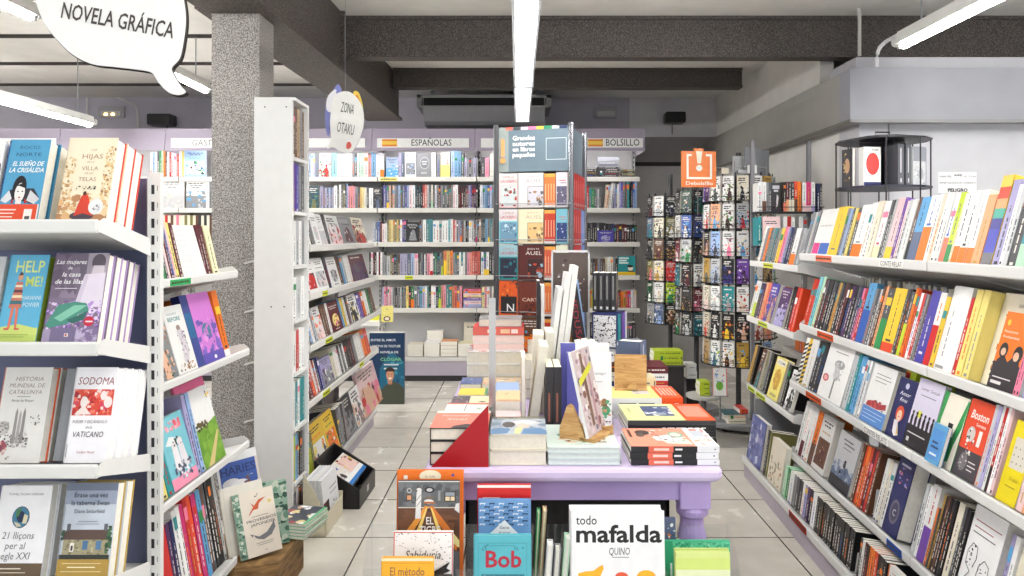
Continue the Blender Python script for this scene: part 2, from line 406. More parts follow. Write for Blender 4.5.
def emergency(px0, px1, label, lit):
    a, b = P(px0, 118.5, YB), P(px1, 106.5, YB)
    t = thing('emergency_light', label, 'emergency light', (a.x, YB, a.z), 'emergency lights on the back wall'); w, h = b.x-a.x, b.z-a.z
    mb = MB(); mb.bbox(0, w, -.05, 0, 0, h, C(170,168,172), .02, axis='y'); mb.build('lamp_body', 'plastic', t)
    mb = MB(); mb.bbox(.03, w-.03, -.062, -.05, .02, h*.55, C(200,198,196), .012, axis='y'); mb.build('lens', 'plastic', t)
    if lit:
        for k in (.32, .6):
            mb = MB(); mb.bbox(w*k-.02, w*k+.02, -.066, -.062, h*.15, h*.38, 'or', .01, axis='y'); mb.build('pilot_lamp', 'pilot_glow', t)
emergency(101, 126, 'grey emergency light with two glowing orange spots on back wall', True)
emergency(594, 617, 'unlit pale emergency light on the back wall above the central shelves', False)
def wall_speaker(px0, px1, py0, py1, label):
    a, b = P(px0, py1, YB-.1), P(px1, py0, YB-.1)
    t = thing('wall_speaker', label, 'speaker', (a.x, YB-.1, a.z)); w, h = b.x-a.x, b.z-a.z
    mb = MB(); mb.bbox(0, w, -.09, .04, 0, h, 'bk', .02, axis='y'); mb.build('cabinet', 'plastic', t)
    mb = MB(); mb.bbox(.012, w-.012, -.097, -.09, .012, h-.012, C(34,34,36), .015, axis='y'); mb.build('grille', 'plastic', t)
    mb = MB(); mb.box(w*.4, w*.6, .04, .1, h*.35, h*.65, 'bk'); mb.tube([(w*.5, .09, h*.3), (w*.5, .095, -.1)], .004, 'bk', 6); mb.build('wall_bracket', 'plastic', t)
wall_speaker(151, 175, 115, 126, 'small black wall speaker at left above the lavender sign panels')
wall_speaker(664, 684, 113, 124, 'small black wall speaker at right above the pocket book bay')
def conduit(pts, label, r=.012, c=C(206,204,204), name='conduit_pipe', mat='painted_metal'):
    mb = MB(); mb.tube(pts, r, c, 8); tag(mb.build(name, mat), label, 'pipe')
def rnd(pts, r=.06):
    pts = [Vector(p) for p in pts]; out = [pts[0]]
    for a, b, c in zip(pts, pts[1:], pts[2:]):
        u = b + (a-b).normalized()*r; v = b + (c-b).normalized()*r
        for k in range(5): s = k/4; out.append(u*(1-s)**2 + b*2*s*(1-s) + v*s*s)
    return out + [pts[-1]]
conduit(rnd([P(87,128,7.97), P(87,90,7.97), P(108,94,7.97), P(137,106,7.97), P(138,128,7.97)]), 'thin grey conduit bent over the left emergency light')
conduit(rnd([P(765,1,4.9), P(856,1,4.9), P(859.5,10,4.9), P(859.5,56,4.9)]), 'cream pipe running down the dark beam onto the white ledge', .012, C(214,210,206))
conduit(rnd([P(877,67,4.5), P(877,50,4.5), P(885,42,4.5), P(903,32,4.2), P(908,28,3.9), P(910,31.6,3.9)], .05), 'white cable pipe arching from bulkhead to the right lamp', .012, C(222,222,224))
# paper warning notice on the white wall
a, b = P(938, 193, 4.68), P(976, 172, 4.68); w, h = b.x-a.x, b.z-a.z
mb = MB(); mb.box(a.x, b.x, 4.675, 4.679, a.z, b.z, C(246,246,248))
deco(mb, [('t','CAMARA MESA', .02,.74,.13,C(70,70,76),'l',0,0,.32), ('t','AIRE', .40,.80,.13,C(50,50,56),'l',.02,0,.22), ('t','NO TOCAR', .66,.74,.12,C(110,110,116),'l',0,0,.32),
     ('t','MANIPULACIÓN DE CORRIENTE',.5,.44,.13,C(80,80,86),'c',0,0,.95), ('t','PELIGRO',.5,.06,.22,C(20,20,24),'c',.03,0,.52)], Vector((a.x, 4.675, a.z)), UX, UZ, w, h, .0006)
tag(mb.build('paper_notice', 'paper'), 'white paper notice reading PELIGRO taped on the white right wall', 'notice')

# ------------------------------------------------------------------ hanging signs
def board(name, outline, th, M, c, cedge, mat='printed_cover', parent=None):
    mb = MB(); mb.prism([(x, 0, z) for x, z in outline], (0,1,0), 0, th, c, 0, cedge); return mb
def spline(pts, n=6):
    out = []; m = len(pts)
    for i in range(m):
        p0, p1, p2, p3 = (Vector((*pts[(i+k-1) % m], 0)) for k in range(4))
        for k in range(n):
            t = k/n; q = .5*((2*p1) + (p2-p0)*t + (2*p0-5*p1+4*p2-p3)*t*t + (3*p1-p0-3*p2+p3)*t**3); out.append((q.x, q.y))
    return out
Yn = 2.62
px = [(36,-6),(40,14),(52,34),(72,54),(92,64),(115,67),(140,70),(152,73),(158,82),(168,92),(178,95),(186,92),(181,86),(175,76),(172,68),(180,58),(184,40),(186,20),(184,0),(178,-24),(150,-48),(110,-58),(70,-50),(44,-30)]
t = thing('speech_bubble_sign', 'large white speech bubble sign reading NOVELA GRÁFICA hanging at upper left', 'sign', (0, Yn, 0))
out = spline([(X_at(a, Yn), Z_at(b, Yn)) for a, b in px], 5)
mb = MB(); mb.prism([(x, 0, z) for x, z in out], (0,1,0), 0, .012, C(244,244,242), 0, C(70,66,62)); mb.build('board', 'printed_cover', t)
mb = MB(); cxn, czn = X_at(112, Yn), Z_at(20, Yn); mb.prism([(cxn+(x-cxn)*1.012-.002, 0, czn+(z-czn)*1.012-.002) for x, z in out], (0,1,0), .0125, .022, C(58,54,52)); mb.build('shadow_line_board', 'paper', t)  # dark sheet added as the shadow line along the board's edge
mb = MB(); d = Vector((math.cos(math.radians(-10.5)), 0, math.sin(math.radians(-10.5)))); up = Vector((-d.z, 0, d.x))
o = Vector((X_at(117, Yn), -.002, Z_at(28, Yn)))
put_text(mb, 'NOVELA GRÁFICA', o, d, up, .082, C(74,68,66), 'c', .012, 0, X_at(174, Yn)-X_at(60, Yn)); mb.build('lettering', 'printed_cover', t)
mb = MB()
for q in (70, 150): mb.tube([(X_at(q, Yn), .006, Z_at(-40, Yn)), (X_at(q, Yn), .006, ZC)], .0015, 'gy', 5)
mb.build('hanging_wire', 'painted_metal', t)

Yz = 3.72
t = thing('manga_corner_sign', 'white rounded sign reading ZONA OTAKU with blue and yellow edges', 'sign', (0, Yz, 0))
def shp(pts, y, th, c, n=5, ce=None):
    mb = MB(); mb.prism([(X_at(a, Yz), y, Z_at(b, Yz)) for a, b in spline(pts, n)], (0,1,0), 0, th, c, 0, ce); return mb
shp([(336,94),(350,92),(362,106),(363,128),(352,152),(340,151),(333,147),(327,149),(331,140),(330,122),(332,104)], 0, .008, C(236,236,232), 5, C(120,120,120)).build('board', 'printed_cover', t)
shp([(337,84),(341,90),(336,96),(331,120),(328,136),(325,126),(325,108),(330,95)], .009, .006, C(128,134,196)).build('blue_band', 'printed_cover', t)
shp([(331,92),(336,90),(332,108),(329,112),(326,108),(327,98)], .0055, .003, C(232,232,236)).build('white_patch', 'printed_cover', t)
mb = shp([(353,92),(358,92),(362,104),(362,114),(356,104)], .009, .006, C(246,216,90)); mb.build('yellow_band', 'printed_cover', t)
mb = MB(); mb.face([(X_at(a, Yz), .0085, Z_at(b, Yz)) for a, b in [(355,95),(357,94),(362,108),(361.4,113)]][::-1], C(236,140,60)); mb.build('orange_stripe', 'printed_cover', t)
mb = MB(); d = Vector((math.cos(math.radians(-13)), 0, math.sin(math.radians(-13)))); up = Vector((-d.z*.6, 0, d.x))
put_text(mb, 'ZONA', Vector((X_at(347, Yz), -.0015, Z_at(113, Yz))), d, up, .075, C(70,70,74), 'c', 0, 0, .068)
put_text(mb, 'OTAKU', Vector((X_at(345, Yz), -.0015, Z_at(133.5, Yz))), d, up, .078, C(80,80,84), 'c', 0, 0, .088); mb.build('lettering', 'printed_cover', t)
shp([(347,143),(350,142),(351.5,146),(349,149),(346.5,148)], -.002, .0015, C(214,96,84), 3).build('red_spot', 'printed_cover', t)
mb = MB(); mb.tube([(X_at(345, Yz), .004, Z_at(93, Yz)), (X_at(345, Yz), .004, ZC)], .0012, 'gy', 5); mb.build('hanging_wire', 'painted_metal', t)
# ================================================================== books
RND = random.Random(7)
def ordinal(n):
    S = ['', 'first','second','third','fourth','fifth','sixth','seventh','eighth','ninth','tenth','eleventh','twelfth']
    if n <= 12: return S[n]
    return f"{n}{'th' if 10 <= n % 100 <= 20 else {1:'st',2:'nd',3:'rd'}.get(n % 10, 'th')}"
def lum(c): c = col(c); return .2126*c[0] + .7152*c[1] + .0722*c[2]
def ink(c): return (C(44,42,46) if lum(c) > .22 else C(226,222,214))
def spine_deco(c, T, Hh, band=None, rich=True, R=RND, accent=True):
    """printing on a spine: title line, author, publisher's mark, coloured foot band"""
    d = []
    if band: d.append(('r', 0, 0, 1, band[1], col(band[0])))
    if not rich: return d
    k = ink(c) if R.random() < .75 else col(R.choice(['rd','go','bl','wh','or']))
    if abs(lum(k)-lum(c)) < .08: k = ink(c)
    lo = band[1] if band else 0
    a = lo + (1-lo)*R.uniform(.08, .2); b = lo + (1-lo)*R.uniform(.5, .7)
    wd = min(R.uniform(.16, .3), .006/T)
    if lum(c) > .6 and k == ink(c): k = R.choice([C(90,88,92), C(120,118,122), C(150,148,150), C(60,58,62)])
    # broken line = words
    x = a
    while x < b:
        e = min(b, x + R.uniform(.04, .12)); d.append(('r', .5-wd/2, x, .5+wd/2, e, k)); x = e + .02
    if R.random() < .8:
        x, e2 = b + .05, min(.95, b + R.uniform(.12, .24))
        while x < e2:
            e = min(e2, x + R.uniform(.03, .07)); d.append(('r', .5-wd*.35, x, .5+wd*.35, e, k)); x = e + .015
    if R.random() < .6: d.append(('r', .28, lo+.02, .72, lo+.055, k))
    if T > .014 and accent and R.random() < .25: q = R.uniform(.6, .8); d.append(('r', .08, q, .92, min(.97, q+R.uniform(.08, .18)), col(R.choice(['rd','ye','sk','pk','gn','wh','or','te']))))
    return d
def cover_photo(c, R=RND, acc=None):
    a = list(acc or [col(R.choice(['rd','bl','dn','br','dg','te','fl','tn','ch','bg'])) for _ in range(3)]); cc = tuple(c)
    dk = tuple(.35*q for q in a[0]); k = ink(c); d = [('r', 0, 0, 1, 1, cc), ('n', 0, 0, 1, .72, a + [cc, dk], 46, R.randrange(999), .16)]
    u = R.uniform(.35, .65); d += [('p', [(u-.2, .0), (u-.16, .3), (u-.05, .42), (u+.08, .4), (u+.2, .25), (u+.22, .0)], R.choice(a + [dk])), ('e', u, .47, .1, .06, R.choice([col('fl'), dk, a[-1]])), ('n', .05, .02, .95, .3, a + [dk], 16, R.randrange(999), .1)]
    for v, n, wd in ((.86, 2, .7), (.78, 2, .8), (.7, 3, .5)):
        x = .5-wd/2
        for i in range(n): e = min(.5+wd/2, x + R.uniform(.15, .4)); d.append(('r', x, v, e, v+(.045 if v > .75 else .025), k)); x = e+.04
        if R.random() < .2: break
    return d
def cover_auto(c, R=RND, acc=None):
    if R.random() < .42: return cover_photo(c, R, acc)
    k = ink(c); a = acc or [col(R.choice(['rd','bl','gn','ye','br','sk','pk','or','dg','cr','te','fl'])) for _ in range(3)]
    d = []; st = R.randrange(4)
    def words(v, n, wd, kk):
        u = .5 - wd/2
        for i in range(n):
            e = min(.5+wd/2, u + R.uniform(.08, .22)); d.append(('r', u, v, e, v+.028, kk)); u = e + .035
            if u > .5+wd/2-.04: break
    if st == 0:
        d.append(('r', .08, .1, .92, .58, a[0])); d.append(('n', .08, .1, .92, .58, a + [k], 26, R.randrange(999), .12))
        words(.86, 4, .7, k); words(.80, 4, .5, k); words(.68, 5, .6, a[1])
    elif st == 1:
        d.append(('e', .5, .36, .3, .22, a[0])); d.append(('n', .22, .16, .78, .56, a, 20, R.randrange(999), .1)); words(.82, 4, .76, k); words(.75, 4, .6, k); words(.06, 4, .4, k)
    elif st == 2:
        d.append(('r', 0, 0, 1, .45, a[0])); d.append(('n', .0, .02, 1, .62, a + [a[0]], 34, R.randrange(999), .14)); words(.88, 4, .8, k); words(.81, 4, .6, k); words(.73, 4, .4, k)
    else:
        d.append(('p', [(.2,.08), (.8,.08), (.66,.55), (.5,.64), (.36,.5)], a[0])); d.append(('n', .25, .1, .75, .55, a, 16, R.randrange(999), .09)); words(.86, 4, .8, a[1]); words(.79, 4, .8, a[1]); words(.7, 5, .5, k)
    return d
BOOKS = [0]
def book(M, W, T, Hh, c, label, name='paperback', cat='book', group=None, spine=None, back=None, front=(), sp=(), bk=(), hard=False, pages=PAGE, parts=True, bulge=False, cov_label=None):
    """a closed book standing on its lower edge: spine at x=0, front cover at y=0 facing -y, pages to x=W"""
    th = .0028 if hard else .0013; ins = .0035 if hard else .0006
    sc = spine if spine is not None else c; bc = back if back is not None else c
    mb = MB()
    mb.box(0, W, 0, th, 0, Hh, c); mb.box(0, W, T-th, T, 0, Hh, bc)
    if bulge and T > .02:   # rounded back
        pr = [(0, 0)] + [(-.22*T*math.sin(math.pi*k/6)*.5, T*k/6) for k in range(1, 6)] + [(0, T), (th, T-.0002), (th, .0002)]
        mb.prism([(x, y, 0) for x, y in pr], (0,0,1), .0003, Hh-.0003, sc)
    else:
        mb.box(-.0002, th, 0, T, 0, Hh, sc)
    e = .00016
    if front: deco(mb, front, Vector((0, -e, 0)), UX, UZ, W, Hh, .00008)
    if sp: deco(mb, sp, Vector((-.0002-e - (.11*T if bulge and T > .02 else 0), T, 0)), -UY, UZ, T, Hh, .00008)
    if bk: deco(mb, bk, Vector((W, T+e, 0)), -UX, UZ, W, Hh, .00008)
    pg = MB(); pg.box(th, W-ins, th, T-th, ins, Hh-ins, pages)
    BOOKS[0] += 1
    if parts:
        t = thing(name, label, cat, M, group)
        o = mb.build('cover', 'printed_cover', t); pg.build('page_block', 'paper', t)
        if cov_label: o['label'] = cov_label
        return t
    b = len(mb.v); mb.v += pg.v; mb.f += [tuple(i+b for i in f) for f in pg.f]; mb.c += pg.c; mb.m += [1]*len(pg.f); mb.sm += pg.sm
    return tag(mb.build(name, ['printed_cover', 'paper'], None, M), label, cat, group)

def parse(tok):
    """'wh:or:.3' -> colour, foot band; 'wh*' -> front cover turned outwards"""
    face = tok.endswith('*'); tok = tok.rstrip('*'); q = tok.split(':')
    return q[0], ((q[1], float(q[2]) if len(q) > 2 else .3) if len(q) > 1 else None), face

def book_row(frame, s_of, y0, z0, tilt, segs, place, kind, group, cat='book', parts=False, D=.14, lean=None, yback=.004, jit=.03, start=1, rich=True, seed=1, side=0.0, gap=.0009, fade=0.0):
    """books along a shelf: frame maps (along, depth, up) to the world, s_of turns a reading along the lip into metres.
    seg = (a, b, 'colour tokens', height [, extra]); the books share [a, b] equally"""
    R = random.Random(seed); n = start
    lean = tilt if lean is None else lean
    S = frame @ Tr(0, y0, z0) @ Rx(-tilt)            # shelf plane: y runs into the shelf and down
    for seg in segs:
        a, b, toks, h = seg[:4]; ex = seg[4] if len(seg) > 4 else {}
        toks = toks.split(); s0, s1 = s_of(a), s_of(b); w = (s1-s0)/len(toks)
        for i, tk in enumerate(toks):
            c, band, face = parse(tk); x = s0 + i*w
            hh = h*R.uniform(1-jit, 1); dep = ex.get('D', D)
            cc = Vector(col(c)); v = R.uniform(.86, 1.08) if 'exact' not in ex else 1
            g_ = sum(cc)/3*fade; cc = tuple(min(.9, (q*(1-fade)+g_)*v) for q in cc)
            lab = ex.get('label')
            if lab and len(toks) > 1 and '{o}' in lab: lab = lab.replace('{o}', ordinal(i+1))
            kd = ex.get('kind', kind)
            if face:
                T = ex.get('T', .018); Wd = w-.002
                M = S @ Tr(x+.001, yback + ex.get('dy', 0), 0) @ Rx(-(ex.get('lean', lean)-tilt)) @ Ry(ex.get('roll', 0))
                fr = ex.get('front') or cover_auto(cc, R, ex.get('acc') and [col(q) for q in ex['acc'].split()])
                book(M, Wd, T, hh, cc, lab or f"{cname(c)} {kd.replace('_',' ')} face out, {ordinal(n)} from left on {place}", kd, cat, group, front=fr, sp=spine_deco(cc, T, hh, None, rich, R),
                     parts=ex.get('parts', parts), hard=ex.get('hard', False), spine=ex.get('spine') and col(ex['spine']))
            else:
                T = max(.002, w - gap); sl = ex.get('side', side)
                M = S @ Tr(x + T, yback + ex.get('dy', 0) + R.uniform(0, .004), 0) @ Ry(sl) @ Tr(-T-gap*.4, 0, 0) @ Rz(90) @ Tr(0, -T, 0)
                # spine to -y: after the quarter turn thickness runs along -x, so slide back by T
                acc = ex.get('acc') and [col(q) for q in ex['acc'].split()]
                sd = ex.get('sp') or spine_deco(cc, T, hh, band, rich, R, 'exact' not in ex)
                fr = ex.get('front') or (cover_auto(cc, R, acc) if ex.get('showfront') else ())
                book(M, dep*R.uniform(.94, 1), T, hh, cc, lab or f"{cname(c)} {kd.replace('_',' ')}, {ordinal(n)} from left on {place}", kd, cat, group, sp=sd, front=fr,
                     parts=ex.get('parts', parts), hard=ex.get('hard', False), bulge=ex.get('bulge', False), pages=col(ex['pages']) if 'pages' in ex else PAGE)
            n += 1
    return n

# ------------------------------------------------------------------ shelving
def shelf_board(parent, x0, x1, yf, yb, zf, tilt, lip=.03, c=METAL, labels=(), lipc=None, ends=False, name='shelf'):
    """metal shelf with a rounded front lip; tilt lowers its back edge; labels = stickers on the lip"""
    d = yb-yf; k = math.tan(math.radians(tilt))
    mb = MB()
    lp = [(yf-.003, zf-lip+.004), (yf, zf-lip), (yf+.012, zf-lip), (yf+.012, zf-.014-.012*k), (yb, zf-.014-d*k), (yb, zf-.006-d*k), (yf+.01, zf-.006-.01*k), (yf+.006, zf+.002), (yf-.001, zf+.002), (yf-.004, zf-.003)]
    mb.prism([(0, a, b) for a, b in lp], (1,0,0), x0, x1, c)
    if ends:
        for xx in ends:   # upstand closing the end of the tilted shelf
            pr = [(yf+.012, zf-lip), (yf, zf+.004), (yf+.02, zf+.02), (yf+.12, zf-.12*k+.03), (yb, zf-d*k+.012), (yb, zf-d*k-lip)]
            mb.prism([(0, a, b) for a, b in pr], (1,0,0), xx-.0015, xx+.0015, c)
    o = mb.build(name, 'painted_metal', parent)
    for lb in labels:
        a, b, lc = lb[:3]; m2 = MB(); m2.box(a, b, yf-.0055, yf-.0032, zf-lip+.003, zf-.003, lc)
        if len(lb) > 3: put_text(m2, lb[3], Vector(((a+b)/2, yf-.0058, zf-lip*.78)), UX, UZ, lip*.8, C(60,60,64), 'c', 0, 0, abs(b-a)*.9)
        else:
            R = random.Random(int(a*1000)); x = a + .006
            while x < b-.012: e = min(b-.006, x+R.uniform(.006, .016)); m2.box(x, e, yf-.0058, yf-.0055, zf-lip*.62, zf-lip*.38, C(70,64,50)); x = e+.004
        m2.build('price_label', 'paper', o)
    return o
def upright(parent, x, y, z0, z1, w=.03, dpt=.05, c=METAL, pitch=.05, face=-1, yslots=None):
    """slotted steel post; slots show on its front"""
    mb = MB(); mb.box(x-w/2, x+w/2, y-dpt/2, y+dpt/2, z0, z1, c)
    if pitch:
        z = z0 + .05
        while z < z1-.03:
            mb.box(x-.004-.006, x-.004+.003, y-dpt/2-.0006, y-dpt/2, z, z+pitch*.55, C(40,40,44)); mb.box(x+.007, x+.009, y-dpt/2-.0006, y-dpt/2, z+.01, z+pitch*.5, C(120,120,122)); z += pitch
    return mb.build('upright', 'painted_metal', parent)

# ================================================================== the long back wall of bookcases
YS, YBK, YD, YC = 7.3, 7.6, 7.12, 7.0          # shelf lips, back panel, base deck front, sign panels
ZUP = .038                                      # the shelves sit this much above their round figures
SHZ = [z + ZUP for z in (2.0, 1.684, 1.339, 1.003, .67)]
BKM = Tr(0, 0, ZUP)
def bz(py, Y=YS): return Z_at(py, Y)
bays = [(-5.45, -4.47, 'left end', None), (-4.47, -3.44, 'far left', 'DEPORTES'), (-3.44, -2.43, 'left behind the column', 'GASTRONOMÍA'), (-2.43, -1.425, 'left of the ESPAÑOLAS bay', ''),
        (-1.425, -.42, 'ESPAÑOLAS', 'ESPAÑOLAS'), (-.42, .56, 'right of the ESPAÑOLAS bay', ''), (.56, 1.24, 'BOLSILLO', 'BOLSILLO')]
BW = C(206,204,204)
for x0, x1, nm, sign in bays:
    lab = {'ESPAÑOLAS': 'light grey wall bookcase bay under the ESPAÑOLAS sign', 'BOLSILLO': 'narrow wall bookcase bay under the BOLSILLO sign', '': 'light grey bookcase bay with a blank sign strip, ' + nm,
           'GASTRONOMÍA': 'wall bookcase bay under the GASTRONOMÍA sign, half hidden by the column', 'DEPORTES': 'wall bookcase bay under the partly hidden sign at far left'}.get(sign, 'lavender topped bookcase bay cut by the left picture edge')
    t = thing('wall_bookcase', lab, 'bookcase', None, 'wall bookcases along the back')
    mb = MB(); mb.box(x0+.004, x1-.004, YBK, YBK+.02, .1, 2.46, BW); mb.build('back_panel', 'painted_metal', t)
    for xx in (x0+.02, x1-.02): upright(t, xx, YBK-.02, 0, 2.44, .022, .03, C(196,196,196))
    for z in SHZ:
        lbs = []
        if sign == 'ESPAÑOLAS': lbs = {2.0: [(x0+.03, x0+.2, C(226,220,130))], 1.003: [(x0+.28, x0+.36, C(206,216,60))]}.get(round(z-ZUP, 3), [])
        shelf_board(t, x0+.006, x1-.006, YS, YBK, z, 0, .045, C(224,222,216), lbs)
    if sign == 'BOLSILLO': shelf_board(t, x0+.006, x1-.006, YS, YBK, .36+ZUP, 0, .045, C(224,222,216))
    mb = MB(); mb.box(x0+.004, x1-.004, YD, YBK, .06, .20, C(176,168,182)); mb.box(x0+.004, x1-.004, YD+.03, YBK, 0, .06, 'ch'); mb.build('plinth', 'painted_wood', t)
    shelf_board(t, x0+.004, x1-.004, YD-.01, YBK, .24, 0, .04, C(216,214,212), name='base_shelf')
    # canopy with its sign strip
    mb = MB(); zt, zb = Z_at(128, YC), Z_at(150.5, YC)
    mb.prism([(0, YC+.04, zt), (0, YC+.06, zt), (0, YC+.02, zb), (0, YC, zb)], (1,0,0), x0+.003, x1-.003, C(176,166,184)); mb.box(x0+.003, x1-.003, YC+.04, YBK, zt-.012, zt, C(186,178,192))
    mb.box(x1-.012, x1-.004, YC+.05, YBK, zb, zt-.012, C(186,178,192))
    cp = mb.build('canopy', 'painted_wood', t)
    mb = MB(); mb.tube([(x0+.06, YC+.12, zb+.06), (x1-.06, YC+.12, zb+.06)], .013, 'wh', 8); mb.build('canopy_tube', 'canopy_glow', t)
    mb = MB(); mb.box(x0+.03, x1-.03, YC+.09, YC+.15, zb+.08, zb+.11, C(220,220,220)); mb.box(x0+.03, x0+.055, YC+.10, YC+.14, zb+.04, zb+.08, C(220,220,220)); mb.box(x1-.055, x1-.03, YC+.10, YC+.14, zb+.04, zb+.08, C(220,220,220)); mb.box(x0+.2, x0+.24, YC+.10, YC+.14, zb+.11, zt-.012, C(200,200,200)); mb.build('lamp_batten', 'painted_metal', t)
    if sign is not None:
        px0, px1 = {'ESPAÑOLAS': (377, 469), 'BOLSILLO': (585, 643), 'GASTRONOMÍA': (171, 262), 'DEPORTES': (-40, 56)}.get(sign, (278, 365) if x1 < -1 else (481, 566))
        a, b = X_at(px0, YC), X_at(px1, YC); z0, z1 = Z_at(147.5, YC), Z_at(138.2, YC)
        sl = .04*(z0-zb)/(zt-zb); mb = MB(); mb.box(a, b, YC+sl-.004, YC+sl+.004, z0, z1, C(244,244,244))
        o = Vector(((a+b)/2, YC+sl-.0046, z0 + .24*(z1-z0)))
        if sign in ('ESPAÑOLAS', 'BOLSILLO'):
            f0, f1 = (X_at(382, YC), X_at(397, YC)) if sign[0] == 'E' else (X_at(588, YC), X_at(603, YC)); q = (z1-z0)*.11
            mb.box(f0, f1, YC+sl-.0048, YC+sl-.004, z0+q, z1-q, C(236,140,40)); mb.box(f0, f1, YC+sl-.0056, YC+sl-.0048, z0+q+(z1-z0-2*q)*.27, z1-q-(z1-z0-2*q)*.27, C(246,206,80))
            put_text(mb, sign, Vector((X_at(411.5 if sign[0] == 'E' else 606, YC), YC+sl-.0046, z0+.2*(z1-z0))), UX, UZ, .088 if sign[0] == 'E' else .092, C(44,44,48), 'l', .004, 0, X_at(451.5, YC)-X_at(411.5, YC) if sign[0] == 'E' else X_at(639.5, YC)-X_at(606, YC))
        elif sign == 'GASTRONOMÍA': put_text(mb, sign, Vector((X_at(192, YC), YC+sl-.0046, z0+.2*(z1-z0))), UX, UZ, .085, C(90,90,94), 'l', 0, 0, .58)
        elif sign: put_text(mb, sign, Vector((X_at(3, YC), YC+sl-.0046, z0+.05*(z1-z0))), UX, UZ, .085, C(110,110,114), 'l', 0, 0, .42)
        mb.build('sign_strip', 'printed_cover', cp)

I4 = Matrix.Identity(4)
sx = lambda p: X_at(p, YS+.01)
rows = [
 (2.0, 'top', [(308,311,'lb',.24),(311,315,'wh lb',.24),(315,319,'gy',.25),(319,331,'wh*',.245,{'acc':'cr gn rd'}),(331.5,337,'cy',.25),(337,340,'wh',.24),(340,352,'wh wh wh',.24),(352,357,'gy dg',.245),(357,360,'wh lm',.245),(360,368,'lm pp',.25),(368,371,'sa',.23),(371,376,'sk',.255),(376,384,'wh wh:or:.3',.25),  # top row covers paled, the wash of light put into their colours
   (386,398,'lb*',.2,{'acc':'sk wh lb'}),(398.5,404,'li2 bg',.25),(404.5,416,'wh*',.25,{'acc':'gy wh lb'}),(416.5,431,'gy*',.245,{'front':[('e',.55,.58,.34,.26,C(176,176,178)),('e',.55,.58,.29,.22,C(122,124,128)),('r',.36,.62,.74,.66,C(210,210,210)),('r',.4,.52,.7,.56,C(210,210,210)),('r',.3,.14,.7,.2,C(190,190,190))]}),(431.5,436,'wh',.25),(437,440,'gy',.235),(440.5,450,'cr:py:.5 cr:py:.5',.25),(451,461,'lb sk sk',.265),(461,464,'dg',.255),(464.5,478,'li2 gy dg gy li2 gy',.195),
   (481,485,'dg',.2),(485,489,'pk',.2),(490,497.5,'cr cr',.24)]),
 (1.684, 'second', [(308,319,'dt*',.225,{'acc':'te ol nv'}),(320,323,'li2',.23),(323,334,'bg li2 bg lb bg li2',.21),(334,337,'wh',.23),(337,345,'dg wh dg ol',.24),(345,348,'nv lb',.25),(348,355,'pk sa pk',.225),(355,360,'gy dg',.22),(360,364,'ye py',.215),(364,369,'cr dg',.21),(369,373,'wh',.205),(373,382,'ch*',.21,{'acc':'bg gy dg'}),
   (383,386.5,'in',.235),(386.5,389,'bg:ye:.25',.23),(389,396,'fl br fl gy',.235),(396,409,'bg lb dg bg in lb',.235),(409,415,'pp wh',.235),(415,422.5,'dt bk dt bk',.225),(422.5,427,'rd sa',.24),(427,433,'lg dg cr:lm:.3',.24),(433,436.5,'ch wh',.24),(436.5,453,'gy mr gy dg gy dg br gy',.235),(453,458,'pp wh',.24),(458,467,'mr bk mr bk mr',.225),(467,472,'dg li2 in',.235),(472,478,'mr pu bk',.24),(480,485,'wh lb',.235),(485,492,'sk bl lb',.235),(492,497,'gy lg dg',.235)]),
 (1.339, 'third', [(373,382,'lg bg bl mr',.21),(382,387,'pp wh',.19),(387,393,'ol ye py',.225),(393,400,'go ol ye ol',.23),(400,406,'wh in nv',.23),(406,419.5,'ch*',.205,{'acc':'gy lg dg'}),(419.5,423,'mr gy',.22),(423,426,'wh',.23),(426,433,'te te',.235),(433,448,'wh wh lg wh wh',.22),(448,453,'cy wh',.235),(453,456.5,'rd pp',.225),(456.5,462,'gy li2 bg:or:.3',.22),(462,469,'dg lg bk dg',.22),(469,474,'wh lg',.22),(474,479,'dg gy:mg:.25 dg',.22),(479,483,'fl dg',.235),(483,497,'dt sk gy:ye:.2 te gy dg',.235)]),
 (1.003, 'fourth', [(369,384,'bk wh mr bk wh mr wh gy',.235),(384,390,'gy lg',.2),(390,400,'ol br bk dt br',.215),(400,418,'li2 li2 bg lb pp',.22),(418,424,'bk dg gy bk',.22),(424,427,'wh dg',.215),(427,433,'pk pp:rd:.2',.22),(433,438,'dt gn dt',.235),(438,443,'bk gy dg:li:.4',.23),(443.5,453,'or:ye:.6 ye or',.25),(453,459,'gy bg dg',.235),(459,465,'wh te:wh:.4 wh',.235),(465,472,'gy pk sa',.235),(472,480,'ro rd ro',.245),(481,489,'wh in:ye:.25 wh:ye:.25',.235),(489,497,'bk dg gy:ye:.3',.235)]),
 (.67, 'fifth', [(382,384,'li2',.215),(384,391,'pk mg pp pk',.215),(391,406,'lg gy dg bk gy dg lg ch gy dg',.21),(406,411,'ye:py:.3 ch',.22),(411,417,'gn:or:.4 gy',.22),(417,425,'bg sk lb',.22),(425,429,'wh te',.22),(429,433,'bk wh',.23),(433,441,'wh nv gn:li:.4',.22),(441,446,'sa pk',.23),(446,452,'te te',.235),(452,457,'or ro',.225),(457,462,'pu:or:.3 pk',.22),(482,492,'py pk wh gy',.215),(492,497,'cr wh',.215)]),
]
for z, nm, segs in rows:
    book_row(BKM, sx, YS+.012, z+.002, 0, segs, f"{nm} shelf of the back wall", 'novel', f'novels on the {nm} back wall shelf', seed=int(z*100), jit=.02, D=.15, fade=.3)
